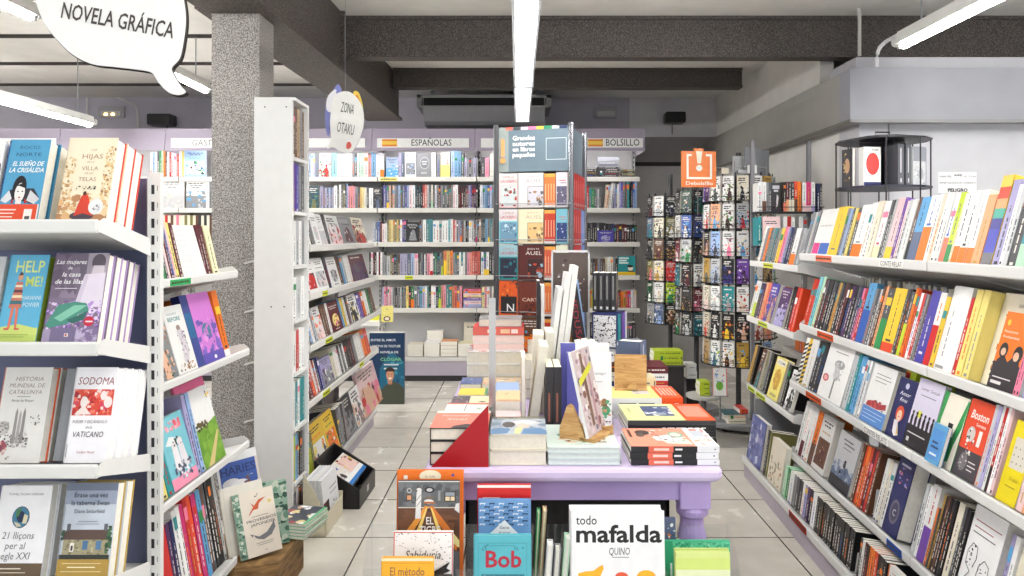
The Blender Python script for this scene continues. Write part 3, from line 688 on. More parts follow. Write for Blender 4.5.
# books lying in a pile at the right end of the fifth shelf
z = .672 + ZUP
for i, (c, h) in enumerate(zip('li2 lb pp li2 vi py pp or pk'.split(), (.017, .02, .03, .016, .024, .018, .022, .02, .022))):
    a, b = sx(463), sx(481.5)
    book(Tr(b, YS+.015, z+h) @ Rz(90) @ Rx(-90), .14, h-.001, b-a-.004*(i % 3), col(c), f"{PAL[c][1]} novel lying {'lowest' if i == 0 else ordinal(i+1)+' up'} in the pile on the fifth back shelf", 'novel', 'book', 'novels lying in a pile on the fifth back shelf', sp=spine_deco(col(c), h, b-a), parts=False); z += h
# the bay glimpsed between left gondola and column
gx = lambda p: X_at(p, YS+.01)
book_row(BKM, gx, YS+.012, 2.0, 0, [(150,157,'wh lb wh',.25),(157,163,'dg gn lm',.27),(163,171,'or br wh rd',.28),(171,184,'pp wh rd wh py',.27),(184,206,'lb*',.28,{'acc':'wh sk gn bl'})], 'top shelf under the GASTRONOMÍA sign', 'cookbook', 'cookbooks under the GASTRONOMÍA sign', seed=5)
book_row(BKM, gx, YS+.012, 1.684, 0, [(160,184,'wh*',.29,{'acc':'lg pp cr','T':.02}),(186,206,'wh*',.29,{'acc':'gy lg sk','T':.02}), (206,212,'wh gy',.27)], 'second shelf under the GASTRONOMÍA sign', 'cookbook', 'cookbooks under the GASTRONOMÍA sign', seed=6)
book_row(BKM, gx, YS+.012, 1.339, 0, [(162,212,'cr rd cr br cr pk cr cr ol cr ol cr br ch cr ch cr br',.28)], 'third shelf under the GASTRONOMÍA sign', 'cookbook', 'cookbooks under the GASTRONOMÍA sign', seed=7, rich=False)

# BOLSILLO bay
bsx = lambda p: X_at(p, YS+.01)
def flat_pile(items, px0, px1, Y, z, W, label, group, sx=None, kind='paperback', parts=False, face='spine'):
    """books lying flat in a pile, listed from the bottom up: (colour, thickness)"""
    a, b = (X_at(px0, Y), X_at(px1, Y)) if sx is None else (sx(px0), sx(px1))
    for i, it in enumerate(items):
        c, h = it[:2]; last = i == len(items)-1
        lab = label.replace('{c}', cname(c)).replace('{o}', 'topmost' if last and len(items) > 1 else ('lowest' if i == 0 else ordinal(i+1) + ' up') if len(items) > 1 else '')
        lab = ' '.join(lab.split())
        ex = it[2] if len(it) > 2 else {}
        j = ex.get('j', 0)
        kw = dict(spine=ex.get('spine'), front=ex.get('front', ()), sp=ex.get('sp', ()), hard=ex.get('hard', False), parts=parts, pages=ex.get('pages', PAGE))
        f = ex.get('face', face)
        if f == 'spine': M = Tr(b+j, Y, z+h) @ Rz(90) @ Rx(-90); wd, hh = W, b-a; kw['sp'] = kw['sp'] or spine_deco(col(c), h, b-a)
        elif f == 'fore': M = Tr(a+j, Y+W, z+h) @ Rz(-90) @ Rx(-90); wd, hh = W, b-a
        else: M = Tr(a+j, Y, z+h) @ Rx(-90); wd, hh = b-a, W
        book(M, wd, h-.0008, hh, col(c), lab, kind, 'book', group, **kw); z += h
    return z
flat_pile([('ch',.026)]*3+[('gy',.02)], 578, 596, YS+.012, 2.004+ZUP, .13, '{c} spined pocket book, {o} in the left pile under BOLSILLO sign', 'pocket books piled under the BOLSILLO sign', kind='pocket_book')
flat_pile([('ch',.02)]*5, 597, 620, YS+.012, 2.004+ZUP, .13, '{c} pocket book, {o} in the middle pile under BOLSILLO sign', 'pocket books piled under the BOLSILLO sign', kind='pocket_book')
book_row(BKM, bsx, YS+.012, 2.104, 0, [(597.5,619.5,'gy*',.105,{'T':.02,'front':[('p',[(0,.55),(1,.7),(1,1),(0,1)],C(170,172,180)),('r',.06,.1,.94,.3,C(104,108,118)),('r',.1,.36,.8,.42,C(190,190,196))],'label':'grey landscape pocket book propped on the middle pile under the BOLSILLO sign'})], 'top of the pile', 'pocket_book', None)
flat_pile([('dg',.018),('ol',.018),('ch',.02),('ol',.018)], 622, 634.5, YS+.012, 2.004+ZUP, .13, '{c} pocket book, {o} in the right pile under BOLSILLO sign', 'pocket books piled under the BOLSILLO sign', kind='pocket_book')
book_row(BKM, bsx, YS+.012, 1.686, 0, [(578.5,589,'rd wh rd rd',.0+.235),(589,594.5,'te gn',.2),(594.5,601,'dg gy lg dg',.195),(604,608,'cr fl',.24,{'side':7}),(608.6,612.5,'wh lg',.265,{'side':7}),(614,619,'li2 dg wh',.25),(619,625,'li2 in gy',.27),(625.5,629.5,'dt te',.275),(631,633,'bk',.22),(633,637,'bl lb',.28)], 'second shelf of the BOLSILLO bay', 'pocket_book', 'pocket books in the BOLSILLO bay', seed=3)
book_row(BKM, bsx, YS+.012, 1.341, 0, [(588,606,'bk ch bk bk dg bk bk bk',.20),(606,614,'bk ch nv',.19),(597.5,613.5,'in*',.12,{'T':.015,'dy':-.02,'label':'small violet pocket book face out before black spines in the BOLSILLO bay','acc':'li2 bg vi'}),(614,627,'ch mr ch mr mr',.185),(627,637,'bk ch bk ch',.18)], 'third shelf of the BOLSILLO bay', 'pocket_book', 'pocket books in the BOLSILLO bay', seed=4)
book_row(BKM, bsx, YS+.012, 1.005, 0, [(588,593,'iv:ye:.2 dg',.17),(593,605,'ch br gy:ye:.2 dg br',.17),(605.5,613,'cr wh cr',.185),(613,618,'gy ch',.175),(618,635.5,'te*',.195,{'parts':True,'label':'teal pocket book with yellow base shown face out in the BOLSILLO bay','front':[('r',0,0,1,.17,C(236,196,40)),('r',.06,.84,.62,.93,C(226,236,232)),('r',.06,.72,.5,.8,C(226,236,232)),('r',.06,.6,.6,.68,C(226,236,232)),('e',.72,.36,.15,.14,C(232,220,200)),('e',.7,.47,.18,.07,C(30,30,34)),('r',.58,.17,.9,.24,C(40,44,48))]})], 'fourth shelf of the BOLSILLO bay', 'pocket_book', 'pocket books in the BOLSILLO bay', seed=8)
book_row(BKM, bsx, YS+.012, .672, 0, [(588,594,'ol go li',.19),(594,621,'ch bk dg bk ch bk br',.19),(621,626,'or go',.17),(626,631,'rd mg',.175),(631,636.5,'wh lg pp',.18)], 'fifth shelf of the BOLSILLO bay', 'pocket_book', 'pocket books in the BOLSILLO bay', seed=9)
book_row(BKM, bsx, YS+.012, .362, 0, [(590,622,'ch bk dg br bk ch bk dg',.17),(622,636,'ch gy dg ch',.16)], 'lowest shelf of the BOLSILLO bay', 'pocket_book', 'pocket books in the BOLSILLO bay', seed=10)
# piles on the deck under the ESPAÑOLAS bay
YD1 = YD+.02
for i, (p0, p1, its, nm) in enumerate([(407.5,423,[('cr',.03)]*4,'leftmost'),(424,439.5,[('wh',.034)]*4,'second'),(440.5,457,[('tn',.035),('tn',.04),('tn',.035),('pe',.04)],'third'),(458,474,[('cr',.03),('wh',.03),('cr',.03),('iv',.04)],'fourth')]):
    flat_pile(its, p0, p1, YD1, .243, .2, '{c} book, {o} of the '+nm+' pile on the deck under ESPAÑOLAS', 'books piled on the back bookcase deck', kind='softcover_book', face='fore')
flat_pile([('lb',.012),('wh',.01),('lb',.014)], 409, 430, YD1+.2, .363-.09, .16, '{c} magazine, {o} of those behind the leftmost deck pile', 'magazines on the back bookcase deck', kind='magazine', face='foot')
flat_pile([('wh',.045),('wh',.05)], 427, 443, YD1+.21, .243+.137, .15, '{c} book, {o} of two lying behind the second deck pile', 'books piled on the back bookcase deck', kind='softcover_book', face='fore')
flat_pile([('cr',.046)]*3, 427, 443, YD1+.21, .243, .15, '{c} book, {o} of the rear deck pile under ESPAÑOLAS', 'books piled on the back bookcase deck', kind='softcover_book', face='fore')
book_row(I4, bsx, YD+.33, .243, 0, [(462.5,479,'cr*',.31,{'lean':6,'hard':True,'parts':True,'label':'cream hardback standing face out on the deck behind the piles','front':[('r',.2,.82,.36,.86,C(60,60,60)),('r',.4,.82,.8,.86,C(90,90,90))]})], '', 'hardback', None)
# ================================================================== left foreground: end of a gondola facing the camera
LZ = [1.4665, 1.149, .832, .515]; YL, YP = 1.86, 2.14
gl = thing('display_gondola', 'white slotted steel book gondola end at the left edge, facing the camera', 'shelving')
INNER_SHADE = C(112,118,150)  # grey panel coloured with the bluish shade between the shelves
mb = MB(); mb.box(-2.2, -1.098, YP+.035, YP+.05, .02, 1.6, INNER_SHADE); mb.build('back_panel', 'painted_metal', gl)['label'] = 'back panel tinted blue grey for shade'
upright(gl, -1.077, YP+.005, 0, 1.615, .032, .02, METAL, .05)
mb = MB(); mb.box(-1.0925, -1.0895, YP-.02, YP+.05, .02, 1.6, C(200,200,200)); mb.build('end_strip', 'painted_metal', gl)
mb = MB(); mb.box(-2.2, -1.08, 1.80, YP, .0, .16, C(176,168,182)); mb.build('plinth', 'painted_wood', gl)
tl = 12.5
for z in LZ: 
    s = shelf_board(gl, -2.2, -1.0885, YL, YP+.033, z, tl, .034, METAL)
    m2 = MB(); k = math.tan(math.radians(tl)); pr = [(YL, z-.030), (YL+.004, z-.004), (YL+.03, z+.006), (YP-.02, z+.006-k*.24), (YP-.012, z-.10), (YL+.02, z-.034)]
    m2.prism([(0, a, b) for a, b in pr], (1,0,0), -1.088, -1.085, METAL); m2.build('shelf_bracket', 'painted_metal', s)
def copies(frame, xs, y0, z0, tilt, lean, T, n, H, c, label, front, sp=(), spine=None, kind='hardback', hard=True, group=None, pages=PAGE, lab2=None, back=None):
    S = frame @ Tr(0, y0, z0) @ Rx(-tilt)
    for i in range(n):
        M = S @ Tr(xs[0] + (.003 if i % 2 else 0), .06 + i*(T+.0014), .001) @ Rx(-(lean-tilt))
        l = label if i == 0 else (lab2 or 'copy of the same book') + f", {ordinal(i)} copy back"
        book(M, xs[1]-xs[0], T, H, col(c), l, kind, 'book', group, front=front if i == 0 else (), sp=sp if i == 0 else (), spine=spine and col(spine), hard=hard, pages=pages, back=back)
xl = lambda p: X_at(p, 1.928)
BK = C(30,28,34)
# -- top shelf
copies(I4, (xl(-3), xl(38)), YL, LZ[0], tl, 15, .040, 2, .245, C(82,156,196), 'blue novel El sueño de la crisálida with a dark haired woman', [
  ('t','ROCÍO',.52,.885,.055,C(46,92,124),'c',0,0,.5), ('t','NORTE',.52,.80,.06,C(40,80,112),'c',0,0,.62), ('t','EL SUEÑO DE',.55,.685,.075,C(240,240,238),'c',.02,.25,.78), ('t','LA CRISÁLIDA',.53,.61,.075,C(240,240,238),'c',.02,.25,.86),
  ('p',[(.02,.28),(.2,.40),(.42,.42),(.42,.3),(.2,.27)],C(38,38,48)), ('p',[(.55,.42),(.8,.42),(.98,.30),(.8,.24),(.5,.28)],C(48,48,58)), ('p',[(.02,.28),(.2,.40),(.3,.3),(.16,.25)],C(214,214,216)), ('p',[(.72,.4),(.98,.3),(.86,.24),(.66,.28)],C(206,206,208)),
  ('e',.44,.42,.17,.15,BK), ('e',.47,.37,.125,.115,C(236,230,226)), ('p',[(.3,.44),(.58,.5),(.6,.42),(.42,.45)],BK), ('r',.40,.24,.54,.30,C(230,224,220)), ('e',.42,.385,.02,.008,BK), ('e',.53,.385,.02,.008,BK), ('e',.48,.315,.03,.008,C(190,60,50)), ('p',[(.28,.26),(.36,.3),(.34,.24)],C(190,40,36)), ('p',[(.62,.3),(.7,.26),(.62,.24)],C(190,40,36)),
  ('r',0,0,1,.235,C(222,76,44)), ('r',.06,.165,.46,.18,C(240,220,210)), ('r',.06,.125,.42,.138,C(240,220,210)), ('r',.06,.085,.40,.098,C(240,220,210)), ('r',.66,.02,.86,.18,C(238,232,226)), ('r',.70,.03,.82,.1,C(80,76,78)), ('r',.97,0,1,.235,C(236,230,226))],
  spine='bl', lab2='blue copy behind the dark haired woman cover', back=C(28,104,140))
RED = C(206,66,48)
copies(I4, (xl(57), xl(107)), YL, LZ[0], tl, 15, .045, 3, .25, C(234,222,196), 'cream novel Las hijas de la villa de las telas with a red cloaked figure', [
  ('n',0,.1,.22,.78,[C(206,166,106),C(170,132,92),C(220,190,140),C(226,206,170)],150,3,.045), ('n',.8,.3,1,.9,[C(206,166,106),C(160,120,80),C(220,196,146),C(226,206,170)],150,4,.045), ('r',0,0,1,.12,C(178,128,88)), ('n',0,.02,1,.36,[C(220,178,128),C(198,150,104),C(232,204,160),C(180,132,92)],60,5,.12),
  ('t','LAS',.55,.845,.04,C(176,150,130),'c'), ('t','HIJAS',.54,.755,.075,C(176,140,120),'c',0,0,.42), ('t','DE LA',.52,.705,.03,C(176,150,130),'c'), ('t','VILLA',.52,.62,.065,C(176,150,132),'c',0,0,.34), ('t','DE LAS',.52,.575,.03,C(176,150,130),'c'), ('t','TELAS',.5,.495,.065,C(176,150,132),'c',0,0,.36),
  ('n',.28,.40,.7,.44,[C(60,60,60),C(90,90,90),C(220,210,190)],30,9,.03), ('e',.5,.10,.24,.05,C(72,62,70)), ('p',[(.34,.1),(.44,.32),(.5,.36),(.58,.33),(.72,.1),(.52,.13)],RED), ('e',.5,.355,.035,.025,C(80,50,44)), ('e',.76,.205,.15,.09,C(226,226,226)), ('n',.68,.16,.84,.24,[C(140,140,144),C(190,190,190)],14,2,.04), ('t','A',.22,.0,.03,C(240,236,226),'c')],
  lab2='cream paged copy behind the red cloaked figure cover', back=RED)
copies(I4, (xl(-44), xl(-8)), YL, LZ[0], tl, 15, .04, 3, .245, 'wh', 'white novel cut by the left picture edge on the top left shelf', cover_auto(col('wh')), lab2='white copy cut by the left picture edge on the top shelf')
# -- second shelf
copies(I4, (xl(-3), xl(37)), YL, LZ[1], tl, 15, .032, 2, .245, C(96,178,214), 'sky blue book Help me with a girl in a striped dress', [
  ('r',0,0,1,.18,C(196,214,110)), ('p',[(0,.18),(.5,.22),(1,.17),(1,.1),(0,.1)],C(206,220,120)), ('t','HELP',.56,.80,.19,C(222,232,140),'c',.01,0,.72), ('t','ME!',.72,.64,.16,C(206,224,120),'c',.01,0,.42),  ('t','MARIANNE',.72,.49,.062,C(220,236,244),'c',0,0,.5), ('t','POWER',.74,.41,.068,C(220,236,244),'c',0,0,.42),
  ('e',.36,.745,.07,.042,C(214,160,130)), ('p',[(.3,.76),(.36,.81),(.42,.77)],C(90,50,40)), ('p',[(.28,.69),(.44,.69),(.50,.40),(.18,.40)],C(206,120,96)), ('p',[(.27,.655),(.45,.655),(.46,.63),(.26,.63)],C(240,226,200)), ('p',[(.25,.6),(.46,.6),(.47,.57),(.24,.57)],C(92,60,70)), ('p',[(.23,.54),(.48,.54),(.485,.51),(.22,.51)],C(240,220,180)), ('p',[(.21,.48),(.49,.48),(.5,.44),(.195,.44)],C(60,110,120)),
  ('p',[(.26,.40),(.33,.40),(.3,.17),(.24,.17)],C(226,120,96)), ('p',[(.37,.40),(.44,.40),(.47,.17),(.42,.17)],C(226,120,96)), ('r',.16,.155,.28,.175,C(210,90,80)), ('r',.42,.155,.54,.175,C(210,90,80)), ('r',.05,.10,.8,.106,C(150,170,80)), ('r',.05,.075,.7,.081,C(150,170,80))],
  back=C(140,170,50), pages=C(150,176,60), lab2='lime edged copy of the sky blue girl cover')
PUR = C(150,134,160)
copies(I4, (xl(43), xl(98)), YL, LZ[1], tl, 15, .032, 5, .25, C(128,112,134), 'purple novel Las mujeres de la casa de las lilas with lilac blossom and green gloves', [
  ('r',.62,.45,1,1,C(164,154,166)), ('r',.30,.5,.62,1,C(116,104,122)), ('n',.0,.5,.5,1,[C(120,104,126),C(140,126,146),C(104,90,110)],24,3,.2),
  ('e',.83,.90,.13,.09,C(96,86,98)), ('p',[(.74,.86),(.94,.86),(.96,.76),(.72,.76)],C(206,196,204)), ('p',[(.6,.76),(.98,.78),(1,.4),(.52,.4)],C(222,212,226)), ('p',[(.6,.76),(.68,.74),(.58,.42),(.50,.44)],C(206,194,212)),
  ('n',0,.16,1,.47,[C(176,140,206),C(206,176,226),C(140,104,176),C(226,206,236),C(112,84,140)],190,7,.06), ('p',[(.02,.20),(.2,.42),(.5,.46),(.72,.44),(.78,.36),(.6,.32),(.44,.22),(.3,.2),(.1,.17)],C(72,140,122)), ('p',[(.16,.28),(.5,.42),(.74,.42),(.6,.36),(.3,.24)],C(128,190,166)), ('p',[(.4,.26),(.64,.32),(.76,.36),(.7,.26),(.5,.22)],C(44,100,92)),
  ('r',0,0,1,.16,C(164,150,180)), ('r',.14,.01,.6,.17,C(120,108,142)), ('n',.6,.0,1,.18,[C(190,176,206),C(130,110,150)],30,8,.08), ('r',.4,.08,.47,.115,C(230,230,226)), ('e',.43,.097,.02,.012,C(200,40,50)), ('e',.81,.245,.095,.055,C(190,36,64)), ('r',.75,.235,.88,.25,C(240,220,226)),
  ('t','Las mujeres',.33,.875,.072,C(246,244,246),'c',.015,.2,.56), ('t','de',.32,.815,.05,C(246,244,246),'c',.01,.2), ('t','la casa',.36,.735,.072,C(246,244,246),'c',.015,.2,.34), ('t','de las lilas',.34,.655,.072,C(246,244,246),'c',.015,.2,.52), ('r',.1,.60,.5,.607,C(240,236,240))],
  lab2='white paged copy in the stack behind the lilac blossom cover', back=C(176,150,200))
copies(I4, (xl(-44), xl(-7)), YL, LZ[1], tl, 15, .03, 3, .24, 'lg', 'light grey book cut by the left picture edge on the second left shelf', cover_auto(col('lg')), lab2='grey copy cut by the left picture edge on the second shelf')
# -- third shelf
INK = C(96,92,92)
copies(I4, (xl(-8), xl(41)), YL, LZ[2], tl, 14, .034, 2, .252, C(226,224,220), 'pale history book Història mundial de Catalunya with sketched church towers', [
  ('t','HISTÒRIA',.55,.855,.062,C(150,128,124),'c',0,.2,.58), ('t','MUNDIAL DE',.52,.785,.062,C(150,128,124),'c',0,.2,.74), ('t','CATALUNYA',.5,.715,.062,C(150,128,124),'c',0,.2,.68), ('r',.34,.685,.62,.69,INK), ('t','Borja de Riquer',.48,.635,.035,INK,'c',0,0,.46),
  ('n',.08,.16,.7,.32,[C(110,106,106),C(150,146,144),C(200,196,192),C(80,76,76)],70,3,.05), ('p',[(.36,.2),(.37,.52),(.395,.57),(.42,.52),(.43,.2)],C(150,146,144)), ('p',[(.44,.2),(.455,.5),(.475,.545),(.495,.5),(.51,.2)],C(168,164,162)), ('p',[(.52,.2),(.53,.52),(.555,.57),(.58,.52),(.59,.2)],C(140,136,134)), ('e',.16,.36,.13,.075,C(196,190,186)), ('n',.06,.31,.28,.43,[C(110,106,106),C(150,146,146)],30,5,.04), ('n',.62,.36,.9,.5,[C(110,106,106)],12,6,.03), ('p',[(.02,.14),(.2,.24),(.3,.18),(.14,.08)],C(150,70,84)), ('n',.02,.08,.3,.22,[C(160,84,92),C(110,64,76),C(210,170,160)],24,7,.05), ('t','eº',.34,.035,.05,INK,'c',.01)],
  spine='or', lab2='pale copy with an orange edged board behind the church towers cover', back=C(220,96,50))
copies(I4, (xl(65), xl(107.5)), YL, LZ[2], tl, 14, .038, 4, .252, C(240,238,242), 'white book Sodoma with a red collage, poder y escándalo en el Vaticano', [
  ('t','SODOMA',.52,.815,.115,C(140,44,56),'c',0,.2,.86), ('r',.04,.49,.985,.765,C(214,70,48)), ('n',.04,.49,.985,.765,[C(214,60,44),C(190,40,36),C(236,210,206),C(160,30,40),C(230,120,100),C(206,60,90)],100,12,.09), ('e',.30,.63,.09,.06,C(238,226,222)), ('e',.74,.70,.07,.05,C(236,220,220)), ('e',.87,.63,.10,.06,C(238,226,222)), ('p',[(.1,.5),(.3,.6),(.5,.5)],C(236,220,214)),
  ('t','PODER Y ESCÁNDALO',.5,.41,.045,INK,'c',0,.15,.82), ('t','EN EL',.5,.355,.03,INK,'c',0,.15,.16), ('t','VATICANO',.5,.265,.085,C(60,56,60),'c',0,.15,.72), ('t','Frédéric Martel',.5,.10,.035,C(170,90,100),'c',0,.15,.42), ('r',.04,.06,.05,.19,INK)],
  lab2='white copy stacked behind the red collage cover', pages=C(244,243,240))
copies(I4, (xl(50), xl(62)), YL+.02, LZ[2], tl, 15, .06, 1, .245, 'gy', 'narrow grey board showing between the towers cover and the red collage cover', (), hard=False)
# -- fourth shelf
copies(I4, (xl(-10), xl(42)), YL, LZ[3], tl, 13, .033, 3, .245, C(244,243,246), 'white book 21 lliçons per al segle XXI with a globe and brown band', [
  ('t','YUVAL NOAH HARARI',.5,.895,.036,C(120,120,124),'c',0,0,.68), ('e',.46,.665,.17,.115,C(60,60,60)), ('e',.46,.665,.16,.108,C(64,124,156)), ('e',.46,.67,.08,.06,C(22,40,78)), ('p',[(.36,.74),(.46,.77),(.42,.68),(.36,.66)],C(70,120,70)), ('p',[(.52,.7),(.6,.68),(.58,.6),(.5,.6)],C(222,214,180)), ('p',[(.34,.62),(.44,.6),(.5,.57),(.4,.565)],C(206,200,170)),
  ('t','21 lliçons',.46,.44,.105,C(120,118,120),'c',0,.15,.62), ('t','per al',.43,.335,.105,C(120,118,120),'c',0,.15,.4), ('t','segle XXI',.43,.23,.105,C(120,118,120),'c',0,.15,.62), ('r',0,0,1,.19,C(104,84,60)), ('r',.08,.13,.6,.142,C(226,214,190)), ('r',.08,.09,.7,.10,C(210,196,170))],
  lab2='white copy with a brown foot behind the globe cover')
copies(I4, (xl(57), xl(109)), YL, LZ[3], tl, 13, .04, 2, .252, C(196,204,216), 'grey blue novel Érase una vez la taberna Swan with an old inn and gold band', [
  ('r',0,.78,1,1,C(150,160,180)), ('r',0,.92,1,1,C(110,120,140)), ('p',[(.02,.42),(.1,.52),(.9,.52),(1,.42)],C(88,66,58)), ('r',.06,.25,.95,.42,C(160,152,120)), ('n',.06,.25,.95,.42,[C(140,132,100),C(186,178,146),C(120,114,90)],60,3,.05), ('r',.1,.51,.17,.58,C(96,98,104)), ('r',.82,.51,.89,.58,C(96,98,104)), ('r',.44,.32,.54,.41,C(70,110,150)), ('r',.70,.32,.80,.41,C(80,120,160)), ('r',.20,.3,.28,.39,C(230,226,214)), ('r',.22,.31,.26,.36,C(60,60,60)), ('r',.02,.225,.98,.27,C(44,46,40)),
  ('n',.88,.26,1,.56,[C(40,70,48),C(64,100,64)],20,4,.09), ('n',0,.4,.08,.52,[C(50,74,54)],6,5,.08), ('t','Érase una vez',.5,.85,.068,C(60,64,74),'c',.005,0,.66), ('t','la taberna Swan',.5,.77,.068,C(60,64,74),'c',.005,0,.74), ('t','Diane Setterfield',.5,.69,.055,C(90,94,104),'c',0,0,.58), ('r',.3,.60,.68,.607,C(140,146,156)), ('r',.26,.575,.72,.581,C(140,146,156)),
  ('r',0,0,1,.225,C(176,142,62)), ('r',.1,.18,.84,.187,C(230,214,160)), ('r',.2,.14,.74,.152,C(240,230,190)), ('r',.08,.10,.86,.107,C(230,214,160))],
  lab2='white paged copy behind the old inn cover', back=C(190,160,80))

# ================================================================== gondola side facing the aisle, behind it
SL = thing('display_gondola', 'white steel gondola side with slanting shelves beside the textured column', 'shelving', Tr(-1.10, 2.2, 0) @ Rz(90))
SF = Tr(-1.10, 2.2, 0) @ Rz(90)
mb = MB(); mb.box(0, .80, .31, .33, .02, 1.24, C(120,120,122)); mb.build('back_panel', 'painted_metal', SL)
upright(SL, .36, .30, 0, 1.27, .03, .03, C(170,170,170)); upright(SL, .78, .30, 0, 1.27, .03, .03, C(170,170,170))
LBL = {1.29: [(.07, .21, C(52,160,92))]}
for z, x1 in ((1.29, .62), (.968, .74), (.592, .74)): shelf_board(SL, 0.005, x1, 0, .30, z, 13, .026, METAL, LBL.get(z, ()), ends=[x1])
shelf_board(SL, .005, .535, -.03, .30, .21, 10, .03, METAL, name='base_shelf')
mb = MB(); mb.box(.005, .53, 0, .3, 0, .14, C(120,112,124)); mb.build('plinth', 'painted_wood', SL)
sl = lambda p: 720*1.09/(518-p) - 2.2
GR = [('l',.02,.1*k,.98,.1*k,.0012,C(206,204,206)) for k in range(1,10)] + [('l',.25*k,0,.25*k,1,.0012,C(212,210,212)) for k in range(1,4)]
book_row(SF, sl, .012, 1.29, 13, [(163,169,'wh gy',.185),(169,176,'sk lm gn',.185),(176,186,'dg pp mr bl pp',.19),(186,192,'py mr',.19),
   (192,203,'wh*',.185,{'front':GR,'T':.02}),(203,214,'wh*',.185,{'front':GR,'T':.02}),(214,220.5,'mr mr mr',.185),(221,226.5,'iv',.187)], 'green labelled shelf near the column', 'comic_book', 'comics on the gondola side shelf', parts=True, D=.13, lean=16, seed=21)
sl2 = lambda p: 720*1.09/(518-p) - 2.2
book_row(SF, sl2, .012, .968, 13, [(164,173,'wh*',.2,{'front':[('n',0,0,1,1,[C(226,120,60),C(60,60,60),C(236,160,90)],60,3,.08)],'T':.012,'label':'white comic with orange and black blots at the near end of the middle shelf'}),(173,187,'gy*',.24,{'T':.03,'hard':True,'front':(),'label':'plain grey hardback album on the middle side shelf'}),
   (187.5,206,'wh*',.235,{'T':.022,'hard':True,'label':'white comic album with teal lettering and a sketched figure on middle shelf','front':[('t','RESIDENT',.42,.86,.05,C(110,150,150),'c',0,0,.5),('t','BEFORE',.46,.77,.085,C(52,132,132),'c',.02,0,.62),('e',.55,.66,.1,.045,C(150,130,120)),('p',[(.42,.62),(.7,.64),(.82,.3),(.6,.12),(.42,.16),(.5,.4)],C(206,200,206)),('n',.4,.12,.8,.6,[C(150,140,160),C(120,100,110),C(222,216,220)],30,4,.07),('n',.1,.03,.9,.14,[C(190,120,70),C(160,140,110),C(120,90,70)],40,5,.06)]}),
   (206,232.5,'pk*',.265,{'T':.03,'hard':True,'spine':'nv','label':'pink and indigo album with floral shapes on the middle side shelf','front':[('r',0,0,.24,1,C(62,74,140)),('r',.02,.4,.22,.75,C(44,104,150)),('r',.24,.0,1,1,C(206,124,206)),('n',.24,.02,1,.62,[C(100,84,170),C(124,96,186),C(206,124,206),C(226,150,220)],70,9,.13),('e',.6,.46,.16,.1,C(70,120,150)),('n',.45,.38,.75,.54,[C(60,104,140),C(206,124,206)],12,3,.06),('r',.24,0,1,.14,C(92,80,168)),('e',.66,.06,.05,.028,C(240,240,240))]}),
   (233,238,'or:wh:.1',.265,{'D':.2})], 'middle shelf near the column', 'comic_album', 'albums on the gondola side shelf', parts=True, D=.18, lean=16, seed=22)
book_row(SF, sl2, .012, .592, 13, [(163,172,'py te',.235),(172,182,'py te',.235),
   (183,206.5,'cy*',.245,{'T':.02,'label':'pale blue comic album with two pale figures and pink foot on lower shelf','front':[('r',0,0,1,.16,C(240,150,176)),('n',.25,.78,.85,.92,[C(226,90,110),C(238,140,150),C(240,190,200)],26,2,.09),('p',[(.1,.62),(.3,.72),(.52,.68),(.5,.56)],C(236,240,240)),('e',.40,.56,.10,.06,C(232,226,226)),('e',.64,.6,.1,.06,C(232,226,226)),('n',.3,.56,.72,.68,[C(40,40,44)],9,3,.05),('p',[(.3,.52),(.5,.54),(.52,.2),(.26,.24)],C(236,232,236)),('p',[(.54,.55),(.74,.56),(.8,.24),(.52,.2)],C(226,222,226)),('n',.2,.08,.9,.34,[C(80,86,110),C(230,230,236),C(150,150,170)],40,6,.08)]}),
   (206.5,213,'li2 lb',.29,{'D':.2}),(213,233,'wh*',.285,{'T':.02,'hard':True,'label':'white album with a green field and a sandy path on lower shelf','front':[('p',[(0,0),(1,0),(1,.56),(.5,.5),(0,.5)],C(112,158,56)),('n',0,.02,1,.5,[C(100,148,48),C(128,172,66)],20,3,.2),('n',0,.46,.6,.58,[C(70,56,40),C(96,84,50)],22,5,.09),('p',[(.15,0),(.42,0),(.98,.36),(.9,.38)],C(206,186,130)),('n',.82,.82,1,.97,[C(230,190,40),C(40,40,40)],8,4,.06)]})], 'lower side shelf near the column', 'comic_album', 'albums on the gondola side shelf', parts=True, D=.18, lean=16, seed=23)
book_row(SF, sl2, .05, .585, 13, [(214,240,'pk*',.34,{'T':.012,'hard':True,'label':'large pink album standing behind the green field album','front':[('r',0,.93,1,1,C(206,84,130)),('r',0,0,1,.93,C(222,104,150))]})], '', 'comic_album', None, parts=True, lean=16)
# metal bookends under the shelves
for z, x0 in ((1.05, .06), (1.05, .42), (.68, .06), (.68, .4)):
    mb = MB(); mb.box(x0, x0+.16, .275, .278, z, z+.14, C(150,150,152)); mb.box(x0, x0+.16, .275, .308, z, z+.003, C(150,150,152)); mb.build('rear_tray', 'painted_metal', SL)
sd = lambda p: 720*1.08/(518-p) - 2.2
book_row(SF, sd, .0, .206, 10, [(163.5,166,'pk wh',.28),(166,187,'rd',.315,{'exact':1,'T':.05,'D':.22,'hard':True}),(187.5,194,'pu nv',.29),(194,201,'wh wh',.31,{'bulge':True}),(201,205,'mg',.31),(205,212,'rd ro',.335,{'D':.22}),(212,216,'mg',.31),(216,220,'sk',.32),(220,225,'br dg',.33),(225,234,'ch bk ch lg',.33)], 'floor level deck of the side gondola', 'art_book', 'art books on the gondola deck', parts=True, D=.2, lean=12, seed=24)
